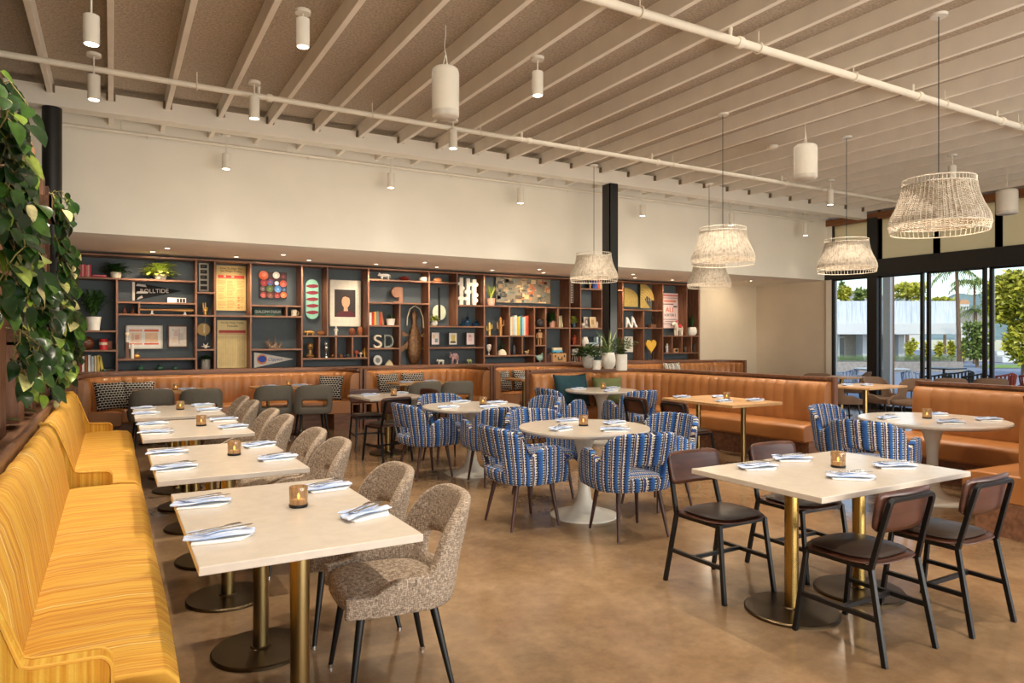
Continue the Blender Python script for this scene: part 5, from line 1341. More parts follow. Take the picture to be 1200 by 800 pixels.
def figure(label, p0, p1, y0, y1, m_, kind, Y=12.18, name='figurine', cat='figurine', extra=None):
    x, Y, z, w, h = place(p0, p1, y0, y1, Y); m = MB()
    if kind == 'beast':      # four-legged animal facing left
        m.ball((0.05*w,0,h*0.62), 1, 14, (w*0.36,w*0.17,h*0.26)); m.ball((-w*0.36,0,h*0.66), 1, 12, (w*0.14,w*0.11,h*0.17)); m.ball((-w*0.46,0,h*0.58), 1, 10, (w*0.07,w*0.07,h*0.1))
        for lx in (-0.2, 0.28):
            for ly in (-0.09, 0.09): m.tube([(w*lx,w*ly,h*0.5),(w*lx*1.05,w*ly,0)], [w*0.075,w*0.05], 8)
        m.tube([(w*0.4,0,h*0.7),(w*0.47,0,h*0.5),(w*0.47,0,h*0.3)], [w*0.03,w*0.02,w*0.015], 6)
        for s in (-1, 1): m.tube([(-w*0.38,s*w*0.07,h*0.8),(-w*0.42,s*w*0.1,h*0.95)], [w*0.035,w*0.012], 6)
    elif kind == 'person':
        m.tube([(-w*0.15,0,0),(-w*0.12,0,h*0.45)], [w*0.1,w*0.14], 8); m.tube([(w*0.15,0,0),(w*0.12,0,h*0.45)], [w*0.1,w*0.14], 8)
        m.tube([(0,0,h*0.4),(0,0,h*0.6),(0,0,h*0.78)], [w*0.2,w*0.22,w*0.18], 10); m.ball((0,0,h*0.89), h*0.1, 10)
        for s in (-1, 1): m.tube([(s*w*0.2,0,h*0.74),(s*w*0.42,0,h*0.55),(s*w*0.3,-w*0.15,h*0.45)], [w*0.09,w*0.07,w*0.05], 8)
    elif kind == 'bird':
        m.ball((0,0,h*0.45), 1, 12, (w*0.4,w*0.25,h*0.3)); m.ball((w*0.3,0,h*0.75), h*0.2, 10); m.tube([(w*0.42,0,h*0.75),(w*0.55,0,h*0.72)], [h*0.06,0.002], 6); m.tube([(-w*0.3,0,h*0.5),(-w*0.55,0,h*0.7)], [h*0.12,h*0.04], 6); m.cyl((0,0,0), (0,0,h*0.25), w*0.06, n=6)
    elif kind == 'shell':
        m.ball((0,0,h*0.45), 1, 16, (w*0.5,w*0.4,h*0.5)); 
        for k in range(5): m.tube([(w*0.42*math.cos(a_)*(1-0.12*k) , -w*0.36+0.02*k, h*0.45+h*0.42*math.sin(a_)) for a_ in [j*math.pi/6-0.3 for j in range(8)]], 0.006, 5)
    elif kind == 'bust':
        m.ball((0,0,h*0.72), 1, 14, (w*0.34,w*0.38,h*0.26)); m.tube([(0,0,h*0.2),(0,0,h*0.55)], [w*0.22,w*0.17], 10); m.tube([(0,0,0),(0,0,h*0.12),(0,0,h*0.26)], [w*0.3,w*0.46,w*0.25], 12); m.tube([(0,-w*0.36,h*0.74),(0,-w*0.47,h*0.67),(0,-w*0.36,h*0.64)], [w*0.05,w*0.06,w*0.05], 6)
    elif kind == 'wedge':
        m.prism([(-w/2,0),(w/2,0),(w*0.35,h*0.45),(0.05*w,h),(-0.3*w,h*0.5)], 0.05, M)
    elif kind == 'cactus':
        m.tube([(0,0,0),(0,0,h*0.9),(0,0,h)], [w*0.2,w*0.18,w*0.06], 10)
        for s, q in ((-1,0.35),(1,0.5)): m.tube([(0,0,h*q),(s*w*0.4,0,h*(q+0.05)),(s*w*0.42,0,h*(q+0.35))], [w*0.12,w*0.11,w*0.06], 8)
    elif kind == 'mushroom':
        m.lathe([(w*0.2,0),(w*0.15,h*0.5),(w*0.5,h*0.55),(w*0.45,h*0.78),(w*0.2,h)], 16)
    elif kind == 'shoe':
        m.prism([(-w*0.5,0),(-w*0.42,0.0),(-w*0.34,h*0.5),(0,h*0.2),(w*0.2,0),(w*0.5,0),(w*0.48,h*0.12),(w*0.2,h*0.3),(-w*0.2,h*0.85),(-w*0.5,h)], 0.05, M)
    elif kind == 'mask':
        m.ball((0,0,h*0.5), 1, 14, (w*0.5,w*0.35,h*0.5)); m.tube([(0,-w*0.33,h*0.6),(0,-w*0.45,h*0.42)], [w*0.06,w*0.1], 8); m.ball((-w*0.2,-w*0.3,h*0.64), w*0.08, 8); m.ball((w*0.2,-w*0.3,h*0.64), w*0.08, 8); m.box(-w*0.3, w*0.3, -w*0.2, w*0.2, 0, h*0.06)
    o = thing(m, name, m_, label, cat, loc=(x, Y, z), angle=50); return o
gold = fm(206,160,84,0.35,0.6)
figure('small gold animal on the shelf below the skateboard deck', 356, 369, 387, 393.4, gold, 'beast')
figure('small brown shell on the shelf right of the gold animal', 371, 380.5, 387.5, 393.4, fm(150,96,52), 'shell')
figure('thin white dancing figure under the left edge of the portrait', 391, 396.5, 382.5, 393.4, fm(226,220,208), 'person')
figure('brown carved mask under the portrait, wider left one', 408.5, 416.5, 384.5, 393.4, fm(126,66,34), 'mask', name='carved_mask', cat='mask')
figure('brown carved wooden head under the right edge of the portrait', 418.5, 425, 383, 393.4, fm(150,84,40), 'mask', name='carved_mask', cat='mask')
o = figure('gold and black bust in the first small cell under the skateboard', 358, 369, 401, 419.4, fm(160,122,70,0.4,0.4), 'bust', name='bust', cat='bust')
x, Y, z, w, h = place(378, 386, 400, 419.4); t = empty('trophy', (x,Y,z), 0, 'silver cup trophy in the second small cell', 'trophy')
m = MB(); m.lathe([(w*0.4,0),(w*0.4,h*0.08),(w*0.15,h*0.16),(w*0.12,h*0.3),(w*0.36,h*0.5),(w*0.4,h*0.68),(w*0.3,h*0.74)], 20); m.build('cup', fm(170,170,162,0.25,0.9), t)
m = MB(); m.ball((0,0,h*0.84), w*0.26, 12); m.cyl((0,0,h*0.74), (0,0,h*0.95), 0.012, n=8); m.build('knob', fm(226,222,210,0.25,0.8), t)
figure('tiny copper figure beside the silver trophy', 387.5, 391.5, 415, 419.6, fm(150,96,62,0.4,0.4), 'bird')
for k, (p, c, nm) in enumerate(((399.5,(150,96,52),'brown'),(404,(40,52,70),'dark blue'),(408.5,(84,96,92),'grey green'))): figure(f'tiny {nm} pebble ornament in the third small cell', p-1.8, p+1.8, 415.5, 419.8, fm(*c), 'shell')
figure('red capped mushroom ornament in the fourth small cell', 414.5, 420.5, 411.5, 419.8, fm(176,84,58), 'mushroom')
figure('white mushroom ornament in the fourth small cell', 420.8, 424.5, 414, 419.8, fm(220,208,190), 'mushroom')
figure('gold cactus ornament in the fourth small cell', 424.5, 430, 408.5, 419.8, gold, 'cactus')
# 7. centre bays
figure('white buffalo figure on the top shelf of the centre bay', 443, 458, 319, 328.5, fm(232,230,224), 'beast')
vase('shallow dark red bowl with lid on the top centre shelf', 467.5, 480, 322.5, 329, [(0.3,0),(0.7,0.12),(1,0.4),(0.98,0.5),(0.55,0.8),(0.12,0.86),(0.1,1.0)], fm(120,38,30,0.4), 'lidded_bowl', 'bowl')
figure('white ridged shell with red edge on the top centre shelf', 491, 501, 323, 329.4, fm(234,222,208), 'shell', name='sea_shell', cat='shell')
figure('orange ridged shell on the top centre shelf, beside the divider', 507.5, 516.5, 325, 330.6, fm(214,142,92), 'shell', name='sea_shell', cat='shell')
x, Y, z, w, h = place(460, 472.5, 336, 355.4); t = empty('letter_sculpture', (x,Y+0.06,z), 0, 'brown wooden sculpture like a rounded letter P', 'sculpture')
m = MB(); m.prism([(w*0.5,0),(w*0.5,h*0.97),(w*0.3,h)]+[(-w*0.06+w*0.44*math.cos(a_), h*0.66+h*0.34*math.sin(a_)) for a_ in [math.pi*0.5+k*math.pi*1.1/12 for k in range(13)]]+[(-w*0.1,h*0.34),(w*0.14,h*0.36),(w*0.14,0)], 0.07, M, -0.035); m.build('block', wood('sculpture_wood', rgb(128,84,58), rgb(156,108,78), 'Z'), t, smooth=False, bevel=0.004)
m = MB(); m.box(-w*0.35, w*0.14, -0.03, 0.03, 0, h*0.1); m.build('foot', wood('sculpture_wood', rgb(128,84,58), rgb(156,108,78)), t, smooth=False)
books(432.8, 449.5, 365, 381.6, [((236,228,216),'white'),((206,50,38),'bright red'),((232,170,60),'amber'),((120,150,146),'sea green'),((184,52,44),'brick red'),((176,110,66),'tan')], 'beside the small planter in the centre bay', 'books in the centre bay', True)
potted('dark tufted plant in a white bowl beside the centre bay books', 452.5, 463, 374, 381.8, 366, M_wpot, 'blade', LM_dark, fr=1.3, seed=8)
def letter(ch, p0, p1, y0, y1, m_, label):
    x, Y, z, w, h = place(p0, p1, y0, y1, 12.17); me = text_mesh(ch, h*1.38, 0.035); me.materials.clear(); me.materials.append(m_)
    xs_ = [v.co.x for v in me.vertices]; ys_ = [v.co.y for v in me.vertices]
    sx, sy = w/(max(xs_)-min(xs_)), h/(max(ys_)-min(ys_)); cx, cy_ = (max(xs_)+min(xs_))/2, min(ys_)
    for v in me.vertices: v.co = ((v.co.x-cx)*sx, -v.co.z, (v.co.y-cy_)*sy)
    o = bpy.data.objects.new('letter', me); COL.objects.link(o); o.location = (x,Y,z)
    bv = o.modifiers.new('bevel','BEVEL'); bv.width = 0.003; bv.limit_method = 'ANGLE'
    tag(o, label, 'letter')
letter('S', 437.5, 447, 393, 408.2, fm(230,218,196), 'large cream marquee letter S on the centre shelf')
letter('D', 449.5, 460.5, 393, 408.4, fm(128,136,126), 'large grey marquee letter D on the centre shelf')
x, Y, z, w, h = place(439, 449.5, 417.5, 429.5); t = empty('oval_plaque', (x,Y+0.08,z+h/2), 0, 'white oval plate with a grey centre leaning on the lowest centre shelf', 'plate')
m = MB(); m.lathe([(w*0.5,0.0),(w*0.49,0.012),(w*0.36,0.006),(0.001,0.006)], 28, sy=h/w); o = m.build('rim', fm(234,230,220,0.3), t); o.rotation_euler = (R(78),0,0)
m = MB(); m.lathe([(w*0.26,0.008),(0.001,0.01)], 20, sy=h/w); o = m.build('motif', fm(150,148,138), t); o.rotation_euler = (R(78),0,0)
figure('small cream stone wedge beside the oval plate', 450.5, 460, 423, 429.5, fm(216,200,160), 'wedge', name='stone', cat='stone')
# big hanging fish
a = on_y(474, 357, 12.33); b = on_y(496, 428, 12.33); h = a.z-b.z; x = (a.x+b.x)/2
t = empty('fish_sculpture', (x, 12.30, b.z), 0, 'large brown metal fish hung nose down in the tall centre bay', 'sculpture')
M_fish = mat('hammered_bronze', rgb(112,80,52), 0.35, metal=0.6, var=0.5, scale=26, bump=0.8, bscale=40)
prof = [(0.03,0.0),(0.10,0.06),(0.15,0.16),(0.165,0.28),(0.155,0.40),(0.125,0.52),(0.085,0.62),(0.05,0.70),(0.045,0.74),(0.07,0.80),(0.05,0.88),(0.01,0.93)]
m = MB(); m.lathe([(r*0.92, q*h) for r, q in prof], 20, sy=0.45); m.build('body', M_fish, t, angle=70)
m = MB()
for pts_ in ([(-0.12,0.3),(-0.30,0.22),(-0.28,0.3),(-0.14,0.4)], [(-0.11,0.5),(-0.27,0.58),(-0.24,0.48)], [(0.13,0.28),(0.24,0.22),(0.2,0.33)], [(0.11,0.48),(0.2,0.56),(0.17,0.47)]): m.prism([(px_, q*h) for px_, q in pts_], 0.012, M)
m.build('fins', M_fish, t, smooth=False)
m = MB(); m.tube([(-0.16,-0.02,h*0.66),(-0.15,-0.02,h*0.8),(-0.10,-0.02,h*0.93),(0.0,-0.02,h*0.99),(0.10,-0.02,h*0.93),(0.16,-0.02,h*0.8),(0.18,-0.02,h*0.62)], 0.012, 8); m.build('rope', fm(206,190,160), t)
# disc mirror
a = on_y(507, 357.5, 12.36); b = on_y(522, 374.5, 12.36); w, h = b.x-a.x, a.z-b.z; t = empty('disc_ornament', ((a.x+b.x)/2, 12.36, (a.z+b.z)/2), 0, 'pale split disc on a long dark rod in the bay right of the fish', 'ornament')
for s in (-1, 1):
    m = MB(); m.prism([(s*(w*0.10+w*0.42*math.sin(q)), h*0.52*math.cos(q)) for q in [k*math.pi/14 for k in range(15)]], 0.012, M); m.build('half_disc', fm(206,210,186,0.25), t, smooth=False)
m = MB(); m.box(-0.012, 0.012, -0.012, 0.012, -h*0.55, h*1.75); m.box(-0.045, 0.045, -0.006, 0.006, -h*0.5, h*0.5); m.build('rod', M_black, t, smooth=False)
potted('small succulent in a white egg shaped vase left of the disc ornament', 505.5, 512.5, 375, 382, 366, M_wpot, 'bush', LM_lime, Y=12.12, fr=1.5, pot='round', seed=9)
for k, (p0, p1, y0, y1, bumps) in enumerate(((537.5,542.5,323,355.5,((-1,0.78),(1,0.62),(-1,0.25),(1,0.25))),(545.5,550.5,324,356,((-1,0.5),(1,0.78),(1,0.5),(-1,0.25))),(552.5,558,325.5,356.5,((-1,0.8),(1,0.8),(1,0.4),(1,0.2))))):
    x, Y, z, w, h = place(p0, p1, y0, y1, 12.25); t = empty('totem', (x,Y,z), 0, f'tall white notched totem, {("left","middle","right")[k]} of three', 'sculpture', 'white totems'); m = MB(); m.box(-w*0.42, w*0.42, -0.03, 0.03, 0.012, h)
    for s, q in bumps: m.cyl((s*w*0.42, 0.028, h*q), (s*w*0.42, -0.028, h*q), w*0.4, n=16)
    m.build('post', fm(226,220,206), t, angle=40); m = MB(); m.box(-w*0.7, w*0.7, -0.045, 0.045, 0, 0.012); m.build('foot', M_black, t, smooth=False)
M_bglass = mat('blue_glass', rgb(24,64,96), 0.1, var=0.3, trans=0.3)
for k, (p0, p1, y0) in enumerate(((539,545,374),(544,552,364.5),(553,563,373))):
    x, Y, z, w, h = place(p0, p1, y0, 382.6, 12.22); t = empty('glass_boat', (x,Y,z), 0, f'deep blue glass ornament, {("small one at left","tallest one with a spire","wide one at right")[k]}', 'ornament', 'blue glass ornaments')
    m = MB(); m.lathe([(w*0.35,0),(w*0.48,h*0.2),(w*0.5,h*0.32),(w*0.2,h*0.42)], 18, sy=0.6); m.build('bowl', M_bglass, t)
    m = MB(); m.lathe([(w*0.12,h*0.4),(w*0.22,h*0.55),(w*0.05,h*0.68),(0.004,h)], 14); m.build('spire', M_bglass, t)
for k, (p0, p1, y0, y1, g_, pt) in enumerate(((505,515,389,404,(226,214,212),[(0.2,0.45,0.2,0.5,(220,190,150)),(0.45,0.8,0.5,0.8,(120,140,150))]),(525.5,535.8,389.5,404,(222,216,206),[(0.3,0.75,0.2,0.75,(196,176,96)),(0.2,0.8,0.7,0.85,(70,64,54))]),(546,556,389.5,404,(226,208,204),[(0.25,0.75,0.3,0.7,(214,180,180)),(0.3,0.6,0.2,0.35,(180,140,140))]))):
    picture(f'small framed pastel print, {("left","middle","right")[k]} of three on the shelf above the pig', p0, p1, y0, y1, (60,52,48), g_, pt, Y=12.22, fw=0.012, group='small framed prints')
figure('white bulldog figure on the lowest shelf, left of the flowery pig', 511.5, 521, 421.5, 428, fm(222,222,210), 'beast')
M_flor = mat('floral_ceramic', rgb(214,170,170), 0.3, var=0.9, scale=30)
figure('flower patterned standing pig figure on the lowest shelf', 527, 538, 413, 427.6, M_flor, 'beast')
figure('small green and white figure on the lowest shelf, right of the flowery pig', 547, 553.5, 421, 427, fm(176,186,130), 'beast')
# 8. painting bay
potted('spiky plant with pale tips left of the large abstract painting', 570, 580, 349, 357.8, 330, M_ppot, 'blade', LM_lime, Y=12.2, fr=1.2, seed=10)
rnd = random.Random(21); pt = []
PAL = [(96,100,92),(132,120,96),(176,150,112),(64,68,66),(196,120,70),(206,170,120),(150,84,56),(120,128,118),(214,186,140),(88,72,58),(186,96,60)]
for k in range(170):
    u, v = rnd.random(), rnd.random(); pool = PAL if u > 0.4 else [PAL[0],PAL[1],PAL[2],PAL[3],PAL[7],PAL[9],PAL[2]]
    du, dv = rnd.uniform(0.02,0.10), rnd.uniform(0.04,0.16); c = rnd.choice(pool); pt.append((max(0,u-du/2),min(1,u+du/2),max(0,v-dv/2),min(1,v+dv/2),c))
picture('wide abstract canvas of grey, ochre and orange patches', 580.5, 645, 321, 356, (92,84,72), (128,118,98), pt, 'painting', 'painting', fw=0.008, Y=12.36)
figure('gold cactus sculpture on the shelf under the painting, shorter left one', 570, 577, 378, 393.4, fm(206,176,96,0.35,0.5), 'cactus', name='cactus_sculpture', cat='sculpture')
figure('gold cactus sculpture on the shelf under the painting, taller right one', 582, 591, 372, 393.6, fm(176,126,70,0.35,0.5), 'cactus', name='cactus_sculpture', cat='sculpture')
books(598, 619.5, 369.5, 393.4, [((226,224,200),'ivory'),((230,196,160),'peach'),((188,214,216),'pale blue'),((236,226,216),'white'),((226,170,60),'mustard'),((190,204,60),'lime'),((52,120,180),'strong blue'),((150,196,210),'sky blue'),((238,206,196),'blush'),((226,110,80),'coral'),((196,70,40),'rust')], 'in the bright row under the abstract canvas', 'tall bright books under the canvas')
vase('white goblet shaped vase in the cell below the gold cacti', 570, 575.5, 404, 416.6, [(0.5,0),(0.45,0.06),(0.15,0.14),(0.2,0.3),(0.8,0.5),(1,0.8),(0.85,1.0)], M_wpot)
x, Y, z, w, h = place(583, 593, 410, 416.6); t = empty('potted_plant', (x,Y,z), 0, 'thin grassy plant in a cream dome planter', 'plant', 'potted plants on the bookshelf')
m = MB(); m.lathe([(w*0.5,0),(w*0.48,h*0.35),(w*0.36,h*0.75),(w*0.12,h)], 22); m.build('pot', M_cpot, t); m = MB(); blades(m, (0,0,h*0.8), 26, h*1.9, 0.7, random.Random(4), 0.008, 0.4); m.build('foliage', LM_dark, t, fix=False)
vase('dark smoky vase in the cell right of the dome planter', 600, 604.5, 405.5, 416.6, [(0.7,0),(0.95,0.2),(1,0.6),(0.6,0.85),(0.7,1)], fm(72,66,70,0.3))
figure('small pale bird in the last cell of its row', 614.5, 620, 410.5, 416.6, fm(206,170,120), 'bird')
figure('dark round hand fan ornament in a narrow cell', 629, 637.5, 373.5, 384, fm(46,40,38), 'shell')
x, Y, z, w, h = place(628.5, 636, 386, 404.6); t = empty('wooden_robot', (x,Y,z), 0, 'jointed pale wood figure standing in a narrow cell', 'figurine')
m = MB(); m.ball((0,0,h*0.9), w*0.2, 10); m.box(-w*0.28, w*0.28, -w*0.15, w*0.15, h*0.45, h*0.78); m.build('body', fm(206,160,116), t, angle=40)
for s in (-1, 1):
    m = MB(); m.tube([(s*w*0.3,0,h*0.74),(s*w*0.55,0,h*0.58),(s*w*0.45,0,h*0.42)], w*0.07, 8); m.build('arm', fm(196,146,100), t)
    m = MB(); m.tube([(s*w*0.15,0,h*0.46),(s*w*0.2,0,h*0.2),(s*w*0.18,0,0)], w*0.08, 8); m.build('leg', fm(196,146,100), t)
figure('pale blue green glass bird on a stand in the lowest narrow cell', 627.5, 638, 412.5, 424.5, fm(176,206,196,0.2), 'bird')
potted('dark leafed plant in a pink pot in the cell beside leaning books', 643.5, 650.5, 376.5, 384.3, 362, M_ppot, 'bush', LM_dark, fr=1.5, seed=12)
books(655, 659.5, 369.5, 384.2, [((222,206,160),'straw yellow thin'),((190,176,140),'beige thin')], 'leaning in the cell beside the pink pot', 'thin leaning books', True)
x, Y, z, w, h = place(648, 664, 416.5, 426.5, 12.12); t = empty('suitcase', (x,Y,z), 0, 'small tan suitcase with dark clasps on the lowest shelf', 'suitcase')
m = MB(); m.box(-w/2, w/2, 0, 0.14, 0, h); m.build('body', fm(196,150,100), t, smooth=False, bevel=0.01)
m = MB(); m.tube([(-w*0.14,-0.01,h*0.6),(-w*0.13,-0.02,h*0.3),(w*0.13,-0.02,h*0.3),(w*0.14,-0.01,h*0.6)], 0.01, 8); m.build('handle', M_black, t)
for s in (-0.33, 0.33): m = MB(); m.box(w*s-0.012, w*s+0.012, -0.008, 0, h*0.55, h*0.8); m.build('clasp', M_black, t, smooth=False)
zt_ = z+h
t = empty('toy_camper', (x-0.03, Y+0.06, zt_), 0, 'toy camper van in cream and sky blue on top of the suitcase', 'toy')
m = MB(); m.box(-0.11, 0.11, -0.04, 0.04, 0.06, 0.115); m.build('roof', fm(232,214,180), t, smooth=False, bevel=0.012)
m = MB(); m.box(-0.115, 0.115, -0.042, 0.042, 0.012, 0.062); m.build('body', fm(92,170,206), t, smooth=False, bevel=0.008)
for s in (-0.07, 0.07): m = MB(); m.cyl((s,-0.046,0.016), (s,0.046,0.016), 0.016, n=14); m.build('wheel', M_black, t)
x, Y, z, w, h = place(641.5, 647.5, 417, 426.5); m = MB(); m.box(-w/2, w/2, 0, 0.15, 0, h); thing(m, 'small_box', fm(70,36,26), 'dark brown box left of the small suitcase', 'box', loc=(x,Y+0.02,z), bevel=0.004)
# 9. bays by the column
picture('narrow hanging film strip in the bay left of the column', 668.8, 671.8, 331, 355, None, (206,198,180), [(0.2,0.8,0.04+0.12*k,0.1+0.12*k,(52,44,40)) for k in range(8)], 'picture', 'film_strip', Y=12.3)
potted('small bright green succulent in a dark glass, narrow cell left of the column', 670, 675, 378, 384.2, 367, fm(60,84,92,0.2), 'bush', LM_lime, fr=1.6, seed=13)
figure('red and gold standing figure in the narrow cell left of the column', 669.5, 677, 393, 404.8, fm(176,70,40), 'person')
x, Y, z, w, h = place(669, 678, 411, 426); t = empty('table_lamp', (x,Y,z), 0, 'small white shaded lamp on thin legs in the lowest cell', 'lamp')
m = MB(); m.lathe([(w*0.4,h*0.5),(w*0.36,h)], 20); m.build('lamp_shade', fm(222,216,206), t)
for k in range(3): m = MB(); m.cyl((w*0.2*math.cos(k*2.1),w*0.2*math.sin(k*2.1),h*0.5), (w*0.34*math.cos(k*2.1),w*0.34*math.sin(k*2.1),0), 0.006, n=6); m.build('leg', fm(210,204,190), t)
books(694.5, 705.5, 327.5, 339, [((36,60,130),'navy'),((60,90,170),'blue'),((206,84,70),'salmon'),((206,170,120),'tan')], 'on the high shelf left of the column', 'books left of the column', True)
figure('small bronze figure left of the navy book near the column', 689.5, 693.5, 331, 339, fm(150,110,70,0.4,0.4), 'person')
picture('tilted photograph card of two people shapes on the shelf left of the column', 684, 692.5, 371.5, 384, (226,220,206), (170,160,150), [(0.2,0.8,0.2,0.85,(120,110,104)),(0.3,0.5,0.3,0.6,(206,190,170))], Y=12.25, fw=0.01, lean=8)
picture('cream photograph card leaning in front of another, left of the column', 691, 698, 371.5, 384.2, (232,216,184), (206,180,140), [(0.25,0.7,0.25,0.7,(176,140,100))], Y=12.2, fw=0.01, lean=8)
figure('tiny white figure left of the photograph cards', 681.5, 684.5, 378.5, 384.2, fm(230,222,210), 'mushroom')
figure('small white and pink figure right of the photograph cards', 697.5, 702, 377, 384.4, fm(232,208,196), 'person')
x, Y, z, w, h = place(707, 712, 343, 384.4, 12.2); t = empty('skis', (x,Y,z), 0, 'pair of pale antique skis leaning beside the column', 'skis')
for k, dx in enumerate((-0.035, 0.03)):
    m = MB(); m.tube([(dx*(2-0.6),0.03,0),(dx*1.2,0.06,h*0.5),(dx,0.1,h*0.92),(dx,0.085,h)], [0.018,0.02,0.016,0.006], 8); m.build('ski', fm(186,168,146), t)
vase('white faceted vase at the left of the dark books below the cards', 681.5, 689, 395.5, 406, [(0.6,0),(1,0.35),(0.98,0.6),(0.6,1.0)], M_wpot)
lying(689.5, 702, 402, 406.2, [((190,214,220),'pale blue'),((170,196,204),'grey blue')], 'beside the white faceted vase', 'blue books by the faceted vase')
books(699, 706, 394.5, 406.3, [((200,222,230),'ice blue'),((40,70,84),'dark teal'),((228,226,220),'white')], 'right of the flat blue books', 'blue books by the faceted vase')
picture('dark square frame standing behind the flat blue books', 689.5, 698.5, 394.5, 402.2, None, (34,46,56), [(0.1,0.9,0.1,0.9,(24,34,44))], Y=12.26)
t, L_, h, M = pennant('pale cream pennant with faded picture, lowest shelf left of the plants', 682, 407.5, 424, 713, 413, (222,216,206), (236,232,224), 'CAMP', (206,176,170), 0.22, Y=12.3, u=0.4)
m = MB(); m.prism([(0.05,-0.05),(0.2,-0.03),(0.12,0.06)], 0.0075, M); m.build('emblem', fm(176,196,186), t, smooth=False)
for p0, p1, y0, y1, kind, lb in ((731,747,337,359.5,0,'gold engraved arch panel, left of two by the column'),(750,766,331.5,361,1,'gold engraved quarter round panel, right of two by the column')):
    a = on_y(p0, y0, 12.3); b = on_y(p1, y1, 12.3); w, h = b.x-a.x, a.z-b.z; t = empty('gold_panel', ((a.x+b.x)/2, 12.3, b.z), 0, lb, 'artwork')
    if kind == 0: poly = [(w/2,0)]+[(w/2-w*(1-math.cos(q)), h*0.45+h*0.55*math.sin(q)) for q in [k*math.pi/2/10 for k in range(11)]]+[(-w/2,h),(-w/2,0)]
    else: poly = [(-w/2,h)]+[(-w/2+w*math.sin(q), h*0.3+h*0.7*math.cos(q)) for q in [k*math.pi/2/10 for k in range(11)]]+[(w*0.35,h*0.33),(0.0,h*0.5),(-w*0.2,h*0.35),(w*0.2,0.0),(-w/2,0)]
    m = MB(); m.prism(poly, 0.015, M); m.build('plate', fm(196,166,92,0.35,0.6), t, smooth=False)
    m = MB()
    for k in range(4):
        r = w*(0.28+0.16*k); m.tube([(-w/2+r*math.sin(q), -0.017, h*0.28+r*0.9*math.cos(q)) for q in [j*math.pi/2/8 for j in range(9)]], 0.004, 5)
    m.build('engraving', fm(232,210,150,0.4,0.4), t)
figure('white high heeled shoe, left of the pair in the cell under the gold arch', 733, 739.5, 372, 384.2, fm(226,226,222,0.3), 'shoe', name='shoe', cat='shoe')
figure('white high heeled shoe, right of the pair in the cell under the gold arch', 739.5, 745.5, 371, 384.2, fm(214,214,212,0.3), 'shoe', name='shoe', cat='shoe')
x, Y, z, w, h = place(761, 768, 370, 384.3); t = empty('trophy', (x,Y,z), 0, 'dark bronze trophy on a wood block, cell right of the white shoes', 'trophy')
m = MB(); m.box(-w*0.45, w*0.45, -0.04, 0.04, 0, h*0.28); m.build('base', fm(110,70,46), t, smooth=False); m = MB(); m.tube([(0,0,h*0.28),(0,0,h*0.5),(0,0,h*0.6)], [0.015,0.012,0.03], 8); m.ball((-0.01,0,h*0.8), 1, 10, (w*0.2,w*0.1,h*0.2)); m.build('figure', fm(54,46,40,0.35,0.5), t)
picture('white framed print half hidden behind the potted plants on the booth', 731.5, 741, 394.5, 412, (232,228,216), (206,204,190), [(0.25,0.75,0.25,0.75,(150,150,130))], Y=12.2, fw=0.014)
a = on_y(754, 396, 12.2); b = on_y(766, 413, 12.2); w, h = b.x-a.x, a.z-b.z; zc = [s for s in BOARDS if s[0] < a.x < s[1]]
t = empty('heart_figure', ((a.x+b.x)/2+0.04, 12.2, ZB+0.014), 0, 'yellow heart shaped figure on thin dark legs beside the plants', 'figurine'); hz = b.z-ZB-0.014
pts_ = [(0.5*w*1.0*(16*math.sin(q)**3)/16, h*0.42*(13*math.cos(q)-5*math.cos(2*q)-2*math.cos(3*q)-math.cos(4*q))/13+hz+h*0.5) for q in [k*2*math.pi/26 for k in range(26)]]
m = MB(); m.prism(pts_, 0.05, M); m.build('heart', fm(226,176,60), t, bevel=0.008)
for s in (-1, 1): m = MB(); m.tube([(s*w*0.12,-0.025,hz+h*0.2),(s*w*0.26,-0.025,hz*0.5),(s*w*0.26,-0.025,0.012),(s*w*0.4,-0.05,0.012)], 0.01, 7); m.build('leg', fm(54,44,48), t)
# 10. right end
picture('pink and white boxing poster with large red ALI lettering', 775, 795, 343, 384.5, None, (232,210,206), [(0.05,0.95,0.05,0.09,(222,120,110)),(0.05,0.95,0.13,0.15,(200,130,122)),(0.15,0.85,0.2,0.26,(226,140,118)),(0.1,0.7,0.3,0.33,(120,90,90)),(0.7,0.9,0.36,0.4,(70,60,70)),(0.1,0.9,0.74,0.76,(150,130,140)),(0.2,0.8,0.8,0.82,(150,130,140)),(0.1,0.9,0.86,0.88,(160,140,150))], 'poster', 'poster', Y=12.34,
        letters=[('ALI', 0.19, (210,84,30), 0.46, 0.48, 1.15, 0), ('NORTON 2', 0.105, (52,46,60), 0.5, 0.63, 0.8, 0)])
x, Y, z, w, h = place(787.5, 800, 376, 393.8, 12.12); t = empty('toy_horse', (x,Y,z), 0, 'red, white and pink carved horse toy in front of the boxing poster', 'toy')
m = MB(); m.ball((0.1*w,0,h*0.52), 1, 12, (w*0.36,w*0.2,h*0.2)); m.tube([(-w*0.1,0,h*0.6),(-w*0.2,0,h*0.78),(-w*0.3,0,h*0.8),(-w*0.48,0,h*0.68)], [w*0.16,w*0.14,w*0.14,w*0.07], 10)
for lx in (-0.12, 0.32):
    for ly in (-0.1, 0.1): m.tube([(w*lx,w*ly,h*0.5),(w*lx,w*ly,0)], [w*0.08,w*0.06], 8)
m.build('body', fm(232,222,206), t, angle=60)
m = MB(); m.box(-w*0.05, w*0.24, -w*0.21, w*0.21, h*0.5, h*0.74); m.build('saddle', fm(196,46,40), t, bevel=0.01)
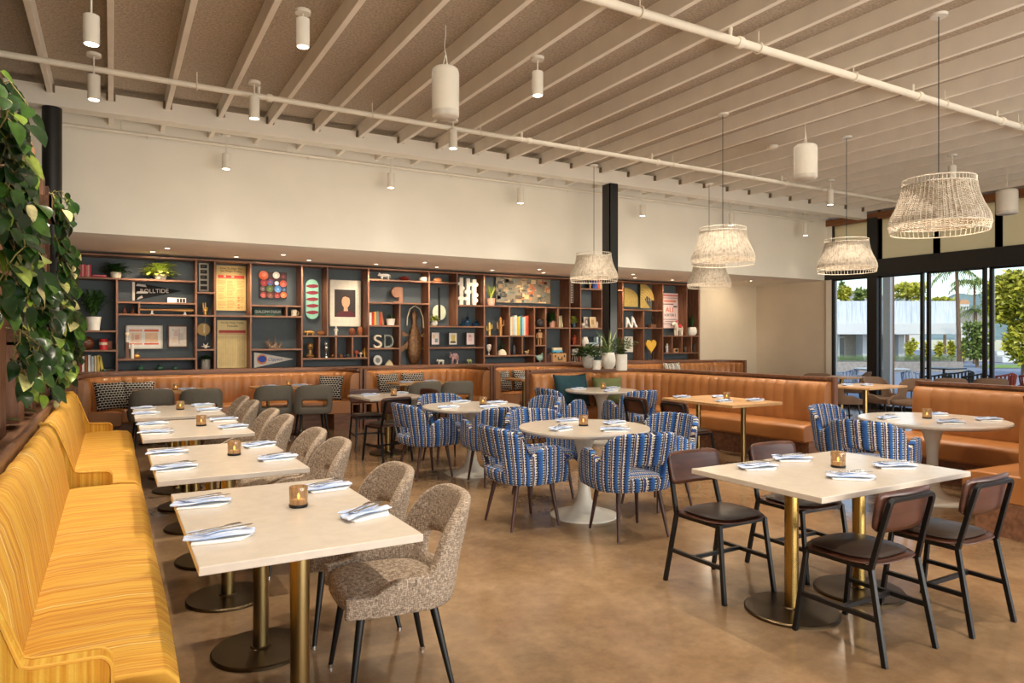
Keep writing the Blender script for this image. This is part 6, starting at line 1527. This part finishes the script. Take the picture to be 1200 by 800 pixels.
m = MB(); m.tube([(-w*0.1,0,h*0.7),(-w*0.12,0,h*0.92),(w*0.0,0,h)], [w*0.07,w*0.08,w*0.03], 8); m.tube([(w*0.42,0,h*0.6),(w*0.5,0,h*0.45),(w*0.46,0,h*0.2)], [w*0.05,w*0.06,w*0.02], 8); m.build('mane_and_tail', fm(206,84,84), t)
potted('dark plant in a round white pot at the right end of the bookshelf', 806, 815, 384, 393.8, 367, M_wpot, 'blade', LM_dark, Y=12.16, fr=0.8, pot='round', seed=15)
figure('small white figurine in the first low cell at the right end', 779.5, 784, 402, 412.8, fm(226,226,224), 'person')
x, Y, z, w, h = place(788.8, 794.5, 408.5, 413.2); t = empty('toy_camera', (x,Y,z), 0, 'tiny tan camera in the second low cell at the right end', 'camera'); m = MB(); m.box(-w/2, w/2, -0.02, 0.02, 0, h); m.build('body', fm(190,144,98), t, smooth=False); m = MB(); m.cyl((0,-0.02,h*0.5), (0,-0.045,h*0.5), h*0.3); m.build('lens', M_black, t)
figure('small dark and pale figurine in the third low cell at the right end', 801, 806, 406, 413.4, fm(110,84,66), 'person')
vase('stack shaped dark cup in the last low cell at the right end', 812, 816, 404, 413.4, [(0.8,0),(0.9,0.2),(0.8,0.22),(0.92,0.42),(0.82,0.45),(0.94,0.7),(0.85,0.73),(1,1)], fm(74,72,70))
# ================================================================ TRAILING POTHOS ON THE LEFT
M_vine = mat('vine_stem', rgb(120,110,52), 0.6)
def pothos(label, root, vines, length, seed, size=0.11, spread=0.22, group='trailing pothos plants', out=0.12):
    rnd = random.Random(seed); t = empty('pothos', root, 0, label, 'plant', group)
    st, lf = MB(), MB()
    for v in range(vines):
        L_ = length*rnd.uniform(0.35, 1.0); a = rnd.uniform(-1, 1); o = rnd.uniform(0.2, 1.0)*out
        n = max(5, int(L_/0.045)); pts = []
        x = 0; y = a*spread*0.4; z = 0.02
        wob, wf = rnd.uniform(0, 6), rnd.uniform(5, 9)
        for k in range(n+1):
            s_ = k/n
            pts.append(Vector((o*smooth(0, 0.3, s_)+0.03*math.sin(wf*s_+wob), y+a*spread*0.6*s_+0.05*math.sin(wf*s_*0.8+wob*2), z+0.06*math.sin(min(1, s_*5)*math.pi)-L_*max(0, s_-0.05))))
        st.tube(pts, 0.0035, 5, cap=False)
        for k in range(1, n+1):
            p = pts[k]; side = 1 if k % 2 else -1
            d = Vector((rnd.uniform(0.05, 0.7), side*rnd.uniform(0.3, 1.0)-0.15, rnd.uniform(-1.0, 0.15)))
            L1 = size*rnd.uniform(0.6, 1.25)
            stem_end = p+d.normalized()*L1*0.35
            up = Vector((0.8, -0.8, 0.5+rnd.uniform(-0.3, 0.6)))
            leaf(lf, stem_end, d+Vector((0,0,-0.35)), up, L1, L1*0.72, rnd.uniform(0.05, 0.4), True)
            st.tube([p, stem_end], 0.002, 4, cap=False)
    st.build('vines', M_vine, t, angle=180); lf.build('foliage', LM_pothos, t, angle=180, fix=False)
    return t
POTS = [(-16,100,4.3,8,0.75,31,0.115,'trailing pothos at the upper left edge, topmost of the hanging plants'),
        (-4,158,5.2,6,0.4,32,0.115,'trailing pothos hanging from the upper boards at left, second from the top'),
        (-8,255,4.1,10,0.6,33,0.115,'trailing pothos at the left edge at eye height beside the walnut boards'),
        (2,222,6.2,5,0.4,34,0.115,'trailing pothos in front of the walnut uprights at left'),
        (60,228,7.2,6,0.35,35,0.13,'pothos with dark leaves crossing the black column at left'),
        (66,282,7.4,10,0.85,36,0.13,'pothos with bright young leaves below the dark one, right of the boards'),
        (28,322,5.3,12,0.65,37,0.125,'dense pothos in the middle of the plant wall'),
        (72,362,6.2,12,0.75,38,0.15,'pothos with large cream splashed leaves nearest the bookshelf'),
        (14,388,4.6,10,0.42,39,0.11,'pothos with lime leaves low at left above the trough'),
        (50,402,5.3,14,0.5,40,0.125,'lowest pothos spilling over the front board of the planter')]
for px, py, t_, n_, L_, sd, sz, lb in POTS:
    t_ = -0.50/ray(px)[0]; q = at_depth(px, py, t_); pothos(lb, q, n_, L_, sd, sz, out=0.14)
# a bracket of soil-level leaves in the trough
for k, (y, lb) in enumerate(((4.4,'leafy pothos rooted in the planter trough at the far left edge'),(5.6,'leafy pothos rooted in the planter trough beside the yellow backrest'),(6.9,'leafy pothos rooted in the trough near the end of the planter'))):
    t = empty('pothos', (-0.86, y, 0.88), 0, lb, 'plant', 'pothos rooted in the planter'); rnd = random.Random(60+k); f = MB(); bushy(f, (0,0,0), 0.34, 0.4, 60, 0.13, 0.09, rnd, 0.3, True); f.build('foliage', LM_pothos, t, fix=False)
    s = MB()
    for q in range(7): s.tube([(0,0,0),(rnd.uniform(-.1,.1),rnd.uniform(-.2,.2),0.12),(rnd.uniform(-.1,.2),rnd.uniform(-.3,.3),0.26)], 0.004, 5)
    s.build('vines', M_vine, t)
# ---------------------------------------------------------------- pots on the curved booth
def ledge(px, py): return on_z(px, py, 1.02)
for px, py, w_, h_, lh, kind, pot, lm, seed, lb in [(690,431,14,16,34,'bush','round',LM_dark,71,'bushy dark green plant in the leftmost white pot on the curved booth ledge'),
        (700,433,12,11,30,'fern','taper',LM_dark,72,'dark fern in a small white faceted pot on the curved booth ledge'),
        (714,432,17,19,52,'blade','round',leafmat('strap_leaves', [(0, rgb(70,104,52)), (1, rgb(176,190,128))]),73,'arching strap leaved plant in a round white pot on the curved booth ledge'),
        (729.5,434,13,19,40,'fern','straight',LM_dark,74,'feathery dark plant in a straight white pot, rightmost on the curved booth ledge')]:
    q = ledge(px, py); dpt = q.x*SN+q.y*CS; k = dpt/FPX
    potted(lb, 0, 0, 0, 0, 0, M_wpot, kind, lm, xyz=(q.x, q.y+0.02, 1.021, w_*k, h_*k, lh*k), fr=3.8 if kind != 'blade' else 3.0, pot=pot, seed=seed, group='potted plants on the curved booth ledge')
# ================================================================ OUTSIDE
M_terr = mat('pale_paving', rgb(150,156,166), 0.8, var=0.08, scale=3)
g = MB(); g.box(WIN_X+0.16, 90, -60, 90, -0.12, -0.02); struct(g, 'ground', M_terr, smooth=False)
g = MB(); g.box(WIN_X-0.1, WIN_X+0.2, -3, 10.1, -0.03, 0.0); struct(g, 'trim_5', M_frame, smooth=False)
def cam_box(mb, p0, p1, y0, y1, t0, t1):
    """box facing the terrace: px p0..p1 and rows y0..y1 measured at its front, t0..t1 deep"""
    a = at_depth(p0, y0, t0); b = at_depth(p1, y1, t0); o = Vector((SN, CS, 0))*(t1-t0); A, B = a.copy(), b.copy()
    vs = []
    for dz in (b.z, a.z):
        for q in (Vector((a.x,a.y,dz)), Vector((b.x,b.y,dz)), Vector((b.x,b.y,dz))+o, Vector((a.x,a.y,dz))+o): vs.append(q)
    mb.add(vs, [(3,2,1,0),(4,5,6,7),(0,1,5,4),(1,2,6,5),(2,3,7,6),(3,0,4,7)])
M_bwhite = mat('outdoor_white', rgb(212,214,212), 0.8, var=0.03)
M_corr = stripes('corrugated_white', [(0.4, rgb(168,178,190)), (0.5, rgb(216,222,230)), (0.6, rgb(186,196,206))], 'X', 1.6, 0.6)
bd = empty('building', at_depth(1040, 420, 45), 0, 'low white building across the terrace with ribbed parapet and deep eave', 'building')
def bpart(mb, name, m_):
    o = mb.build(name, m_, None, smooth=False); o.parent = bd; o.matrix_parent_inverse = Matrix.Translation(-bd.location); return o
m = MB(); cam_box(m, 960, 1122, 352.5, 379, 44, 50); bpart(m, 'parapet', M_corr)
m = MB(); cam_box(m, 950, 1150, 378.5, 391.5, 43, 55); bpart(m, 'eave', M_bwhite)
m = MB(); cam_box(m, 950, 1060, 391, 424, 46, 56); bpart(m, 'wall', mat('tan_stucco', rgb(196,188,172), 0.9))
for a, b_ in ((982,984),(1011,1018.5),(1053,1060)): m = MB(); cam_box(m, a, b_, 391, 424, 44.5, 45.4); bpart(m, 'column', M_bwhite)
M_dglass = mat('dark_door_glass', rgb(96,112,116), 0.2)
for a, b_ in ((984,989.5),(1019,1024),(1034,1040),(1045,1052)):
    m = MB(); cam_box(m, a-0.8, b_+0.8, 394, 424, 45.6, 46.2); f = bpart(m, 'door', M_bwhite)
    m = MB(); cam_box(m, a, b_, 396, 421, 45.55, 45.6); o = m.build('pane', M_dglass, None, smooth=False); o.parent = f
M_block = mat('grey_block', rgb(158,150,142), 0.9, var=0.2, scale=8)
m = MB(); cam_box(m, 960, 1129, 423.8, 436, 31.5, 33.5); thing(m, 'garden_wall', M_block, 'low grey block wall across the terrace with grass on top', 'wall', smooth=False)
m = MB(); rnd = random.Random(3)
for k in range(1500):
    q = at_depth(rnd.uniform(975, 1121), 424, rnd.uniform(31.7, 33.2)); leaf(m, (q.x, q.y, 0.428), (rnd.uniform(-.3,.3), rnd.uniform(-.3,.3), 1), (SN,-CS,0), rnd.uniform(0.2,0.36), 0.04, 0.2, False)
tag(m.build('ornamental_grass', leafmat('grass_blades', [(0, rgb(140,170,96)), (1, rgb(200,220,150))]), fix=False), 'strip of feathery green grass along the grey block wall', 'grass', kind='stuff')
m = MB(); cam_box(m, 1060, 1170, 416.5, 424, 46, 47); thing(m, 'garden_wall', mat('sand_wall', rgb(206,192,168), 0.9), 'low sandy wall behind the lawn below the hedge', 'wall', smooth=False)
def ground_patch(p0, p1, y0, y1, z, m_, name, label, cat, kind=None):
    vs = [on_z(p0, y1, z), on_z(p1, y1, z), on_z(p1, y0, z), on_z(p0, y0, z)]; mb = MB(); mb.add(vs, [(0,1,2,3)]); o = mb.build(name, m_, None, smooth=False); tag(o, label, cat, kind=kind); return o
M_lawn = mat('lawn', rgb(150,178,84), 0.9, var=0.25, scale=6)
ground_patch(1128, 1260, 417.5, 420.5, 0.0, M_lawn, 'lawn', 'far strip of bright lawn beyond the terrace', 'lawn', 'structure')
ground_patch(1150, 1280, 427, 431, 0.0, M_lawn, 'lawn', 'near strip of bright lawn at the right beyond the terrace', 'lawn', 'structure')
LM_yel = leafmat('sunlit_foliage', [(0, rgb(112,120,24)), (0.4, rgb(176,176,40)), (0.8, rgb(224,214,80)), (1, rgb(244,236,140))], 0.7)  # yellow-green leaves, tone varies at random from leaf to leaf
LM_mid = leafmat('mid_foliage', [(0, rgb(74,96,40)), (0.6, rgb(126,144,66)), (1, rgb(170,180,96))], 0.7)
LM_blue = leafmat('distant_foliage', [(0, rgb(120,146,132)), (1, rgb(166,186,166))], 0.9)
M_bark = wood('bark', rgb(92,72,54), rgb(138,112,86), 'Z', 0.9)
def tree(label, p0, p1, y0, y1, t_, lm, n, ls, seed, trunk=True, group='trees and shrubs outside', name='tree', cat='tree', box=False):
    a = at_depth(p0, y0, t_); b = at_depth(p1, y1, t_); w = (b-a).to_2d().length; h = a.z-b.z; c = (a+b)/2; base = min(-0.02, b.z)
    t = empty(name, (c.x, c.y, 0), 0, label, cat, group); rnd = random.Random(seed); m = MB(); zc = (a.z+b.z)/2
    lobes = [(rnd.uniform(-.28,.28)*w, rnd.uniform(-.28,.28)*w, zc+rnd.uniform(-.3,.3)*h, rnd.uniform(.45,.62)) for _ in range(7)]
    for k in range(n):
        if box: p = Vector((rnd.uniform(-.5,.5)*w, rnd.uniform(-.5,.5)*min(w,1.5), b.z+h*rnd.random()))
        else:
            lx, ly, lz, lr = lobes[k % 7]; d = Vector((rnd.gauss(0,1), rnd.gauss(0,1), rnd.gauss(0,1))).normalized()*rnd.uniform(0.7, 1.0)
            p = Vector((lx+d.x*lr*w*0.5, ly+d.y*lr*w*0.5, lz+d.z*lr*h*0.5))
            p.z = min(max(p.z, b.z), a.z); p.x = max(-w/2, min(w/2, p.x))
        leaf(m, p, (rnd.uniform(-1,1), rnd.uniform(-1,1), rnd.uniform(-.5,1)), (rnd.uniform(-1,1), -1, 1), ls*rnd.uniform(.6,1.3), ls*.6, 0.2, False)
    m.build('crown', lm, t, fix=False)
    m = MB(); m.tube([(0,0,-0.1),(0.02*w,0,zc*0.6),(0,0,zc)], [0.05*w+0.03,0.04*w+0.02,0.02*w+0.01], 8); m.build('trunk', M_bark, t)
    return t
tree('large bushy yellow green tree at the right edge beyond the glass', 1163, 1240, 318, 424, 27, LM_yel, 6500, 0.22, 1)
tree('clipped upright hedge tree left of the large bushy tree', 1133, 1157, 378, 420, 36, LM_mid, 1300, 0.2, 2, box=True)
for k, (p0, p1, y0, lb) in enumerate(((1061,1072,397,'first sunlit shrub right of the white building'),(1081,1089,402,'second sunlit shrub along the sandy wall'),(1098,1105,400,'third sunlit shrub along the sandy wall'),(1112,1118,400,'fourth sunlit shrub, beside the palm trunk'),(1126,1132,398,'fifth sunlit shrub, touching the clipped hedge'))):
    tree(lb, p0, p1, y0, 419, 42, LM_yel, 420, 0.22, 10+k, name='shrub', cat='shrub')
tree('small golden tree above the left end of the white parapet', 980, 997, 337, 356, 75, LM_yel, 600, 0.4, 21)
tree('spreading olive green tree above the parapet left of the sliding doors', 1044, 1082, 332, 356, 72, LM_yel, 900, 0.45, 22)
tree('pale leafy tree above the middle of the parapet', 998, 1018, 338, 356, 80, LM_mid, 500, 0.45, 23)
tree('golden hedge behind the right end of the parapet', 1092, 1122, 350, 362, 66, LM_yel, 700, 0.35, 24, name='shrub', cat='shrub', box=True)
tree('dark pointed cypress at far left above the golden tree', 984, 990, 329, 350, 95, LM_mid, 300, 0.4, 25)
def palm(label, px, ytop, t_, n=16, fl=1.6, lean=0.0, seed=5):
    q = at_depth(px, ytop, t_); h = q.z; t = empty('palm_tree', (q.x, q.y, 0), 0, label, 'palm tree', 'palm trees outside'); rnd = random.Random(seed)
    m = MB(); m.tube([(lean,0,-0.1),(lean*0.5,0,h*0.5),(0,0,h)], [0.13,0.1,0.08], 10); m.build('trunk', M_bark, t)
    f = MB()
    for k in range(n):
        a = 2*math.pi*k/n+rnd.uniform(-.2,.2); e = rnd.uniform(-0.1,0.9); pts = [Vector((math.cos(a)*fl*s_, math.sin(a)*fl*s_, h+fl*(e*s_-0.75*s_*s_))) for s_ in (0,.2,.4,.6,.8,1)]
        for i in range(1, 6):
            d = (pts[i]-pts[i-1]).normalized(); sv = d.cross(Vector((0,0,1)))
            for sd in (-1, 1):
                for j in (0.0, 0.5): leaf(f, pts[i-1].lerp(pts[i], j), sv*sd+d*0.7+Vector((0,0,-.3)), (0,0,1), fl*0.3, fl*0.05, 0.3, False)
    f.build('fronds', LM_mid, t, fix=False)
palm('tall thin palm whose trunk crosses the glass right of the ribbed parapet', 1121, 314, 38, 16, 1.2, 0.3, 5)
palm('palm tree with full crown high behind the right sliding door', 1142, 330, 62, 18, 2.0, 0.0, 6)
palm('short palm tree in front of the grey slope by the clipped hedge', 1143, 362, 41, 14, 1.0, 0.0, 7)
palm('small distant palm above the parapet', 1062, 346, 90, 14, 1.6, 0.0, 8)
# houses and hills far behind
M_roof = mat('grey_roof', rgb(176,172,168), 0.9)
def house(label, p0, p1, y0, y1, y2, t_, rc):
    a = at_depth(p0, y1, t_); c = at_depth((p0+p1)/2, 400, t_); t = empty('house', (c.x, c.y, 0), -YAW, label, 'house', 'houses on the hillside'); w = (at_depth(p1,y1,t_)-at_depth(p0,y1,t_)).length
    zt, zr = a.z, at_depth(p0, y0, t_).z
    m = MB(); m.box(-w/2, w/2, 0, w*0.7, -0.5, zt); m.build('wall', M_bwhite, t, smooth=False)
    m = MB(); m.prism([(-w*0.55,zt),(w*0.55,zt),(w*0.3,zr),(-w*0.3,zr)], w*0.75, Matrix(((1,0,0,0),(0,0,1,-0.03*w),(0,1,0,0),(0,0,0,1)))); m.build('roof', rc, t, smooth=False)
    for u in (-0.3, 0.0, 0.3): m = MB(); m.box(w*u-w*0.06, w*u+w*0.06, -0.05, 0.0, zt-1.6, zt-0.5); m.build('window', M_dglass, t, smooth=False)
house('far house with grey hipped roof above the left parapet', 998, 1036, 340, 351, 356, 110, M_roof)
house('white house with pale roof above the parapet, between the trees', 1058, 1078, 344, 350, 356, 120, M_roof)
house('tiny tan roofed house on the slope right of the palm trunk', 1124, 1136, 351, 356, 362, 115, mat('tan_roof', rgb(206,160,120), 0.9))
sl = MB(); cam_box(sl, 1118, 1166, 363, 390, 56, 57); thing(sl, 'retaining_wall', mat('netted_slope', rgb(150,146,140), 0.95, var=0.3, scale=40), 'grey retaining slope behind the tall thin palm', 'wall', smooth=False)
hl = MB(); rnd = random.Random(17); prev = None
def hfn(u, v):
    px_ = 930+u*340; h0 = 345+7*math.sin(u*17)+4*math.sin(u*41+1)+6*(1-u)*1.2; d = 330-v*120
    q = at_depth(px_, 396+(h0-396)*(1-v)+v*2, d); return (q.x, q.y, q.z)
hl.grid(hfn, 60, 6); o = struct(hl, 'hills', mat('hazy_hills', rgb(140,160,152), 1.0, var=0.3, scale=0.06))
# exterior timber post and terrace furniture
m = MB(); m.box(15.15, 15.27, 9.28, 9.40, -0.02, 4.3); thing(m, 'timber_post', wood('post_wood', rgb(134,84,44), rgb(170,116,66), 'Z'), 'brown timber post just outside the glass beside the black column', 'post', smooth=False)
m = MB(); m.box(15.05, 15.14, 9.25, 9.42, -0.02, 4.3); thing(m, 'white_post', M_bwhite, 'white post standing outside right beside the timber post', 'post', smooth=False)  # upright added in place of a pale reflection in the glass
M_wov = mat('dark_woven_rope', rgb(46,44,36), 0.8, var=0.3, scale=50); M_red = mat('rust_woven_rope', rgb(140,52,30), 0.8, var=0.3, scale=50); M_wst = stripes('white_blue_slats', [(0.4, rgb(236,238,244)), (0.5, rgb(120,136,176)), (0.6, rgb(240,240,244))], 'X', 6, 0.7, 'CONSTANT')
def terrace_chair(fab, label, group):
    t = empty('terrace_chair', (0,0,0), 0, label, 'chair', group)
    m = MB()
    for k in range(13):
        a = -math.pi/2+math.pi*(k/12)-math.pi/2*0; ang = math.pi*(k/12); x, y = 0.29*math.cos(ang), -0.27*math.sin(ang)
        m.tube([(x*0.9,y*0.9,0.42),(x,y,0.55),(x*1.04,y*1.06,0.74-0.08*abs(math.cos(ang)))], 0.02, 6)
    m.build('back_slats', fab, t); m = MB(); m.tube([(0.302*math.cos(q), -0.286*math.sin(q), 0.74-0.08*abs(math.cos(q))) for q in [k*math.pi/14 for k in range(15)]], 0.018, 8); m.build('top_rail', fab, t)
    seat_mb(0.27, -0.26, 0.28, 0.39, 0.45).build('seat', fab, t, angle=180)
    for sx in (-1, 1):
        for yy in (-0.2, 0.22): leg_mb(sx*0.22, yy, 0.4, sx*0.26, yy*1.2, 0.016, 0.012).build('leg', M_black, t)
    return t
cnt_ = 0
for fab, items in ((M_wov, [(1097, 15.6, 10, 'dark woven terrace chair behind the glass, leftmost'),(1124, 16.9, 10, 'dark woven terrace chair behind the glass, middle one'),(1146, 15.4, -20, 'dark woven terrace chair behind the glass, next to the door frame')]),
                   (M_red, [(1172, 15.6, 15, 'rust red woven terrace chair left one at the right edge'),(1212, 15.8, -10, 'rust red woven terrace chair cut by the right edge')]),
                   (M_wst, [(990, 17.6, 30, 'white and blue slatted terrace chair at the left of the white terrace table'),(1073, 16.6, -60, 'white and blue slatted terrace chair right of the white terrace table'),(1012, 15.9, 20, 'white and blue slatted terrace chair in front of the white terrace table')])):
    pr, pru = terrace_chair(fab, '', 'terrace chairs'), []
    for px, t_, a, lb in items:
        q = at_depth(px, 440, t_); put(pr, pru, (q.x, q.y, -0.02), R(a)-YAW, lb)
q = at_depth(1033, 436, 17.2); tulip('white round terrace table outside the glass by the black column', q.x, q.y, 0.62); 
q = at_depth(1106, 438, 18.0); tt = slab_table('terrace_table', 'dark terrace table between the woven chairs outside', 'table', 0.75, 0.75, M_black, M_black, M_black, [(0,0)], br=0.22, pr=0.03); tt.location = (q.x, q.y, -0.02)
q = at_depth(1182, 424, 43); t = empty('daybed', (q.x, q.y, -0.02), -YAW, 'white draped daybed on the far paving below the bushy tree', 'daybed')
m = MB(); m.box(-0.65, 0.65, -0.4, 0.4, 0, 0.42); m.build('base', M_bwhite, t, bevel=0.05); m = MB(); m.box(-0.62, 0.62, 0.15, 0.4, 0.42, 0.7); m.build('backrest', M_bwhite, t, bevel=0.06)
SKY_STR, SUN_STR = 0.28, 1.9
AREAS = [('window_light_behind', (4, -3.6, 2.4), (6, 8, 1.6), 9, 3.2, 120, (1,0.96,0.9)),  # added fill lamp behind the camera; no window is modelled there
         ('floor_bounce_light', (6, -3.4, 0.4), (6, 10, 4.0), 9, 1.6, 520, (1,0.95,0.87)),  # added lamp aimed upward to brighten the ceiling and back wall
         ('shelf_wash_light', (5.5, 8.6, 1.7), (5.5, 11.3, 2.8), 12, 0.5, 60, (1,0.9,0.76)),  # added lamp in mid-air that brightens the soffit, without a fixture
         ('room_light', (1.5, 4.0, 4.1), (1.5, 4.0, 0), 4, 5, 20, (1,0.9,0.76)),  # added fill under the ceiling, no fixture
         ('room_light', (7.0, 5.5, 4.1), (7.0, 5.5, 0), 5, 5, 45, (1,0.9,0.76))]  # second added ceiling-level fill, also without a fixture
VIEW, LOOK, EXPO = 'Standard', 'None', 0.0
# ================================================================ CAMERA, LIGHT, SKY
cam = bpy.data.cameras.new('camera'); co = bpy.data.objects.new('camera', cam); COL.objects.link(co)
co.location = (0, 0, EYE); co.rotation_euler = (R(90), 0, -YAW)
cam.sensor_width = 36.0; cam.lens = 36.0*FPX/1200.0; cam.shift_y = -4.0/1200.0; cam.clip_start = 0.05; cam.clip_end = 2000
SC.camera = co
wd = bpy.data.worlds.new('sky'); SC.world = wd; wd.use_nodes = True; nt = wd.node_tree
sk = N(nt, 'ShaderNodeTexSky'); sk.sky_type = 'NISHITA'; sk.sun_disc = False; sk.sun_elevation = R(38); sk.sun_rotation = R(200); sk.air_density = 1.0; sk.dust_density = 1.0
bg = nt.nodes['Background']; bg.inputs['Strength'].default_value = SKY_STR
nt.links.new(sk.outputs[0], bg.inputs[0])
sun = bpy.data.lights.new('sun', 'SUN'); sun.energy = SUN_STR; sun.angle = R(1.0); sun.color = (1,0.93,0.8)
so = bpy.data.objects.new('sun', sun); COL.objects.link(so); so.rotation_euler = Vector((0.75, 0.42, -0.62)).to_track_quat('-Z', 'Y').to_euler()
def area(name, loc, target, sx, sy, power, col):
    l = bpy.data.lights.new(name, 'AREA'); l.shape = 'RECTANGLE'; l.size = sx; l.size_y = sy; l.energy = power; l.color = col
    o = bpy.data.objects.new(name, l); COL.objects.link(o); o.location = loc
    o.rotation_euler = (Vector(target)-Vector(loc)).to_track_quat('-Z', 'Y').to_euler()
    return o
for args in AREAS: area(*args)
SC.view_settings.view_transform = VIEW
SC.view_settings.look = LOOK
SC.view_settings.exposure = EXPO
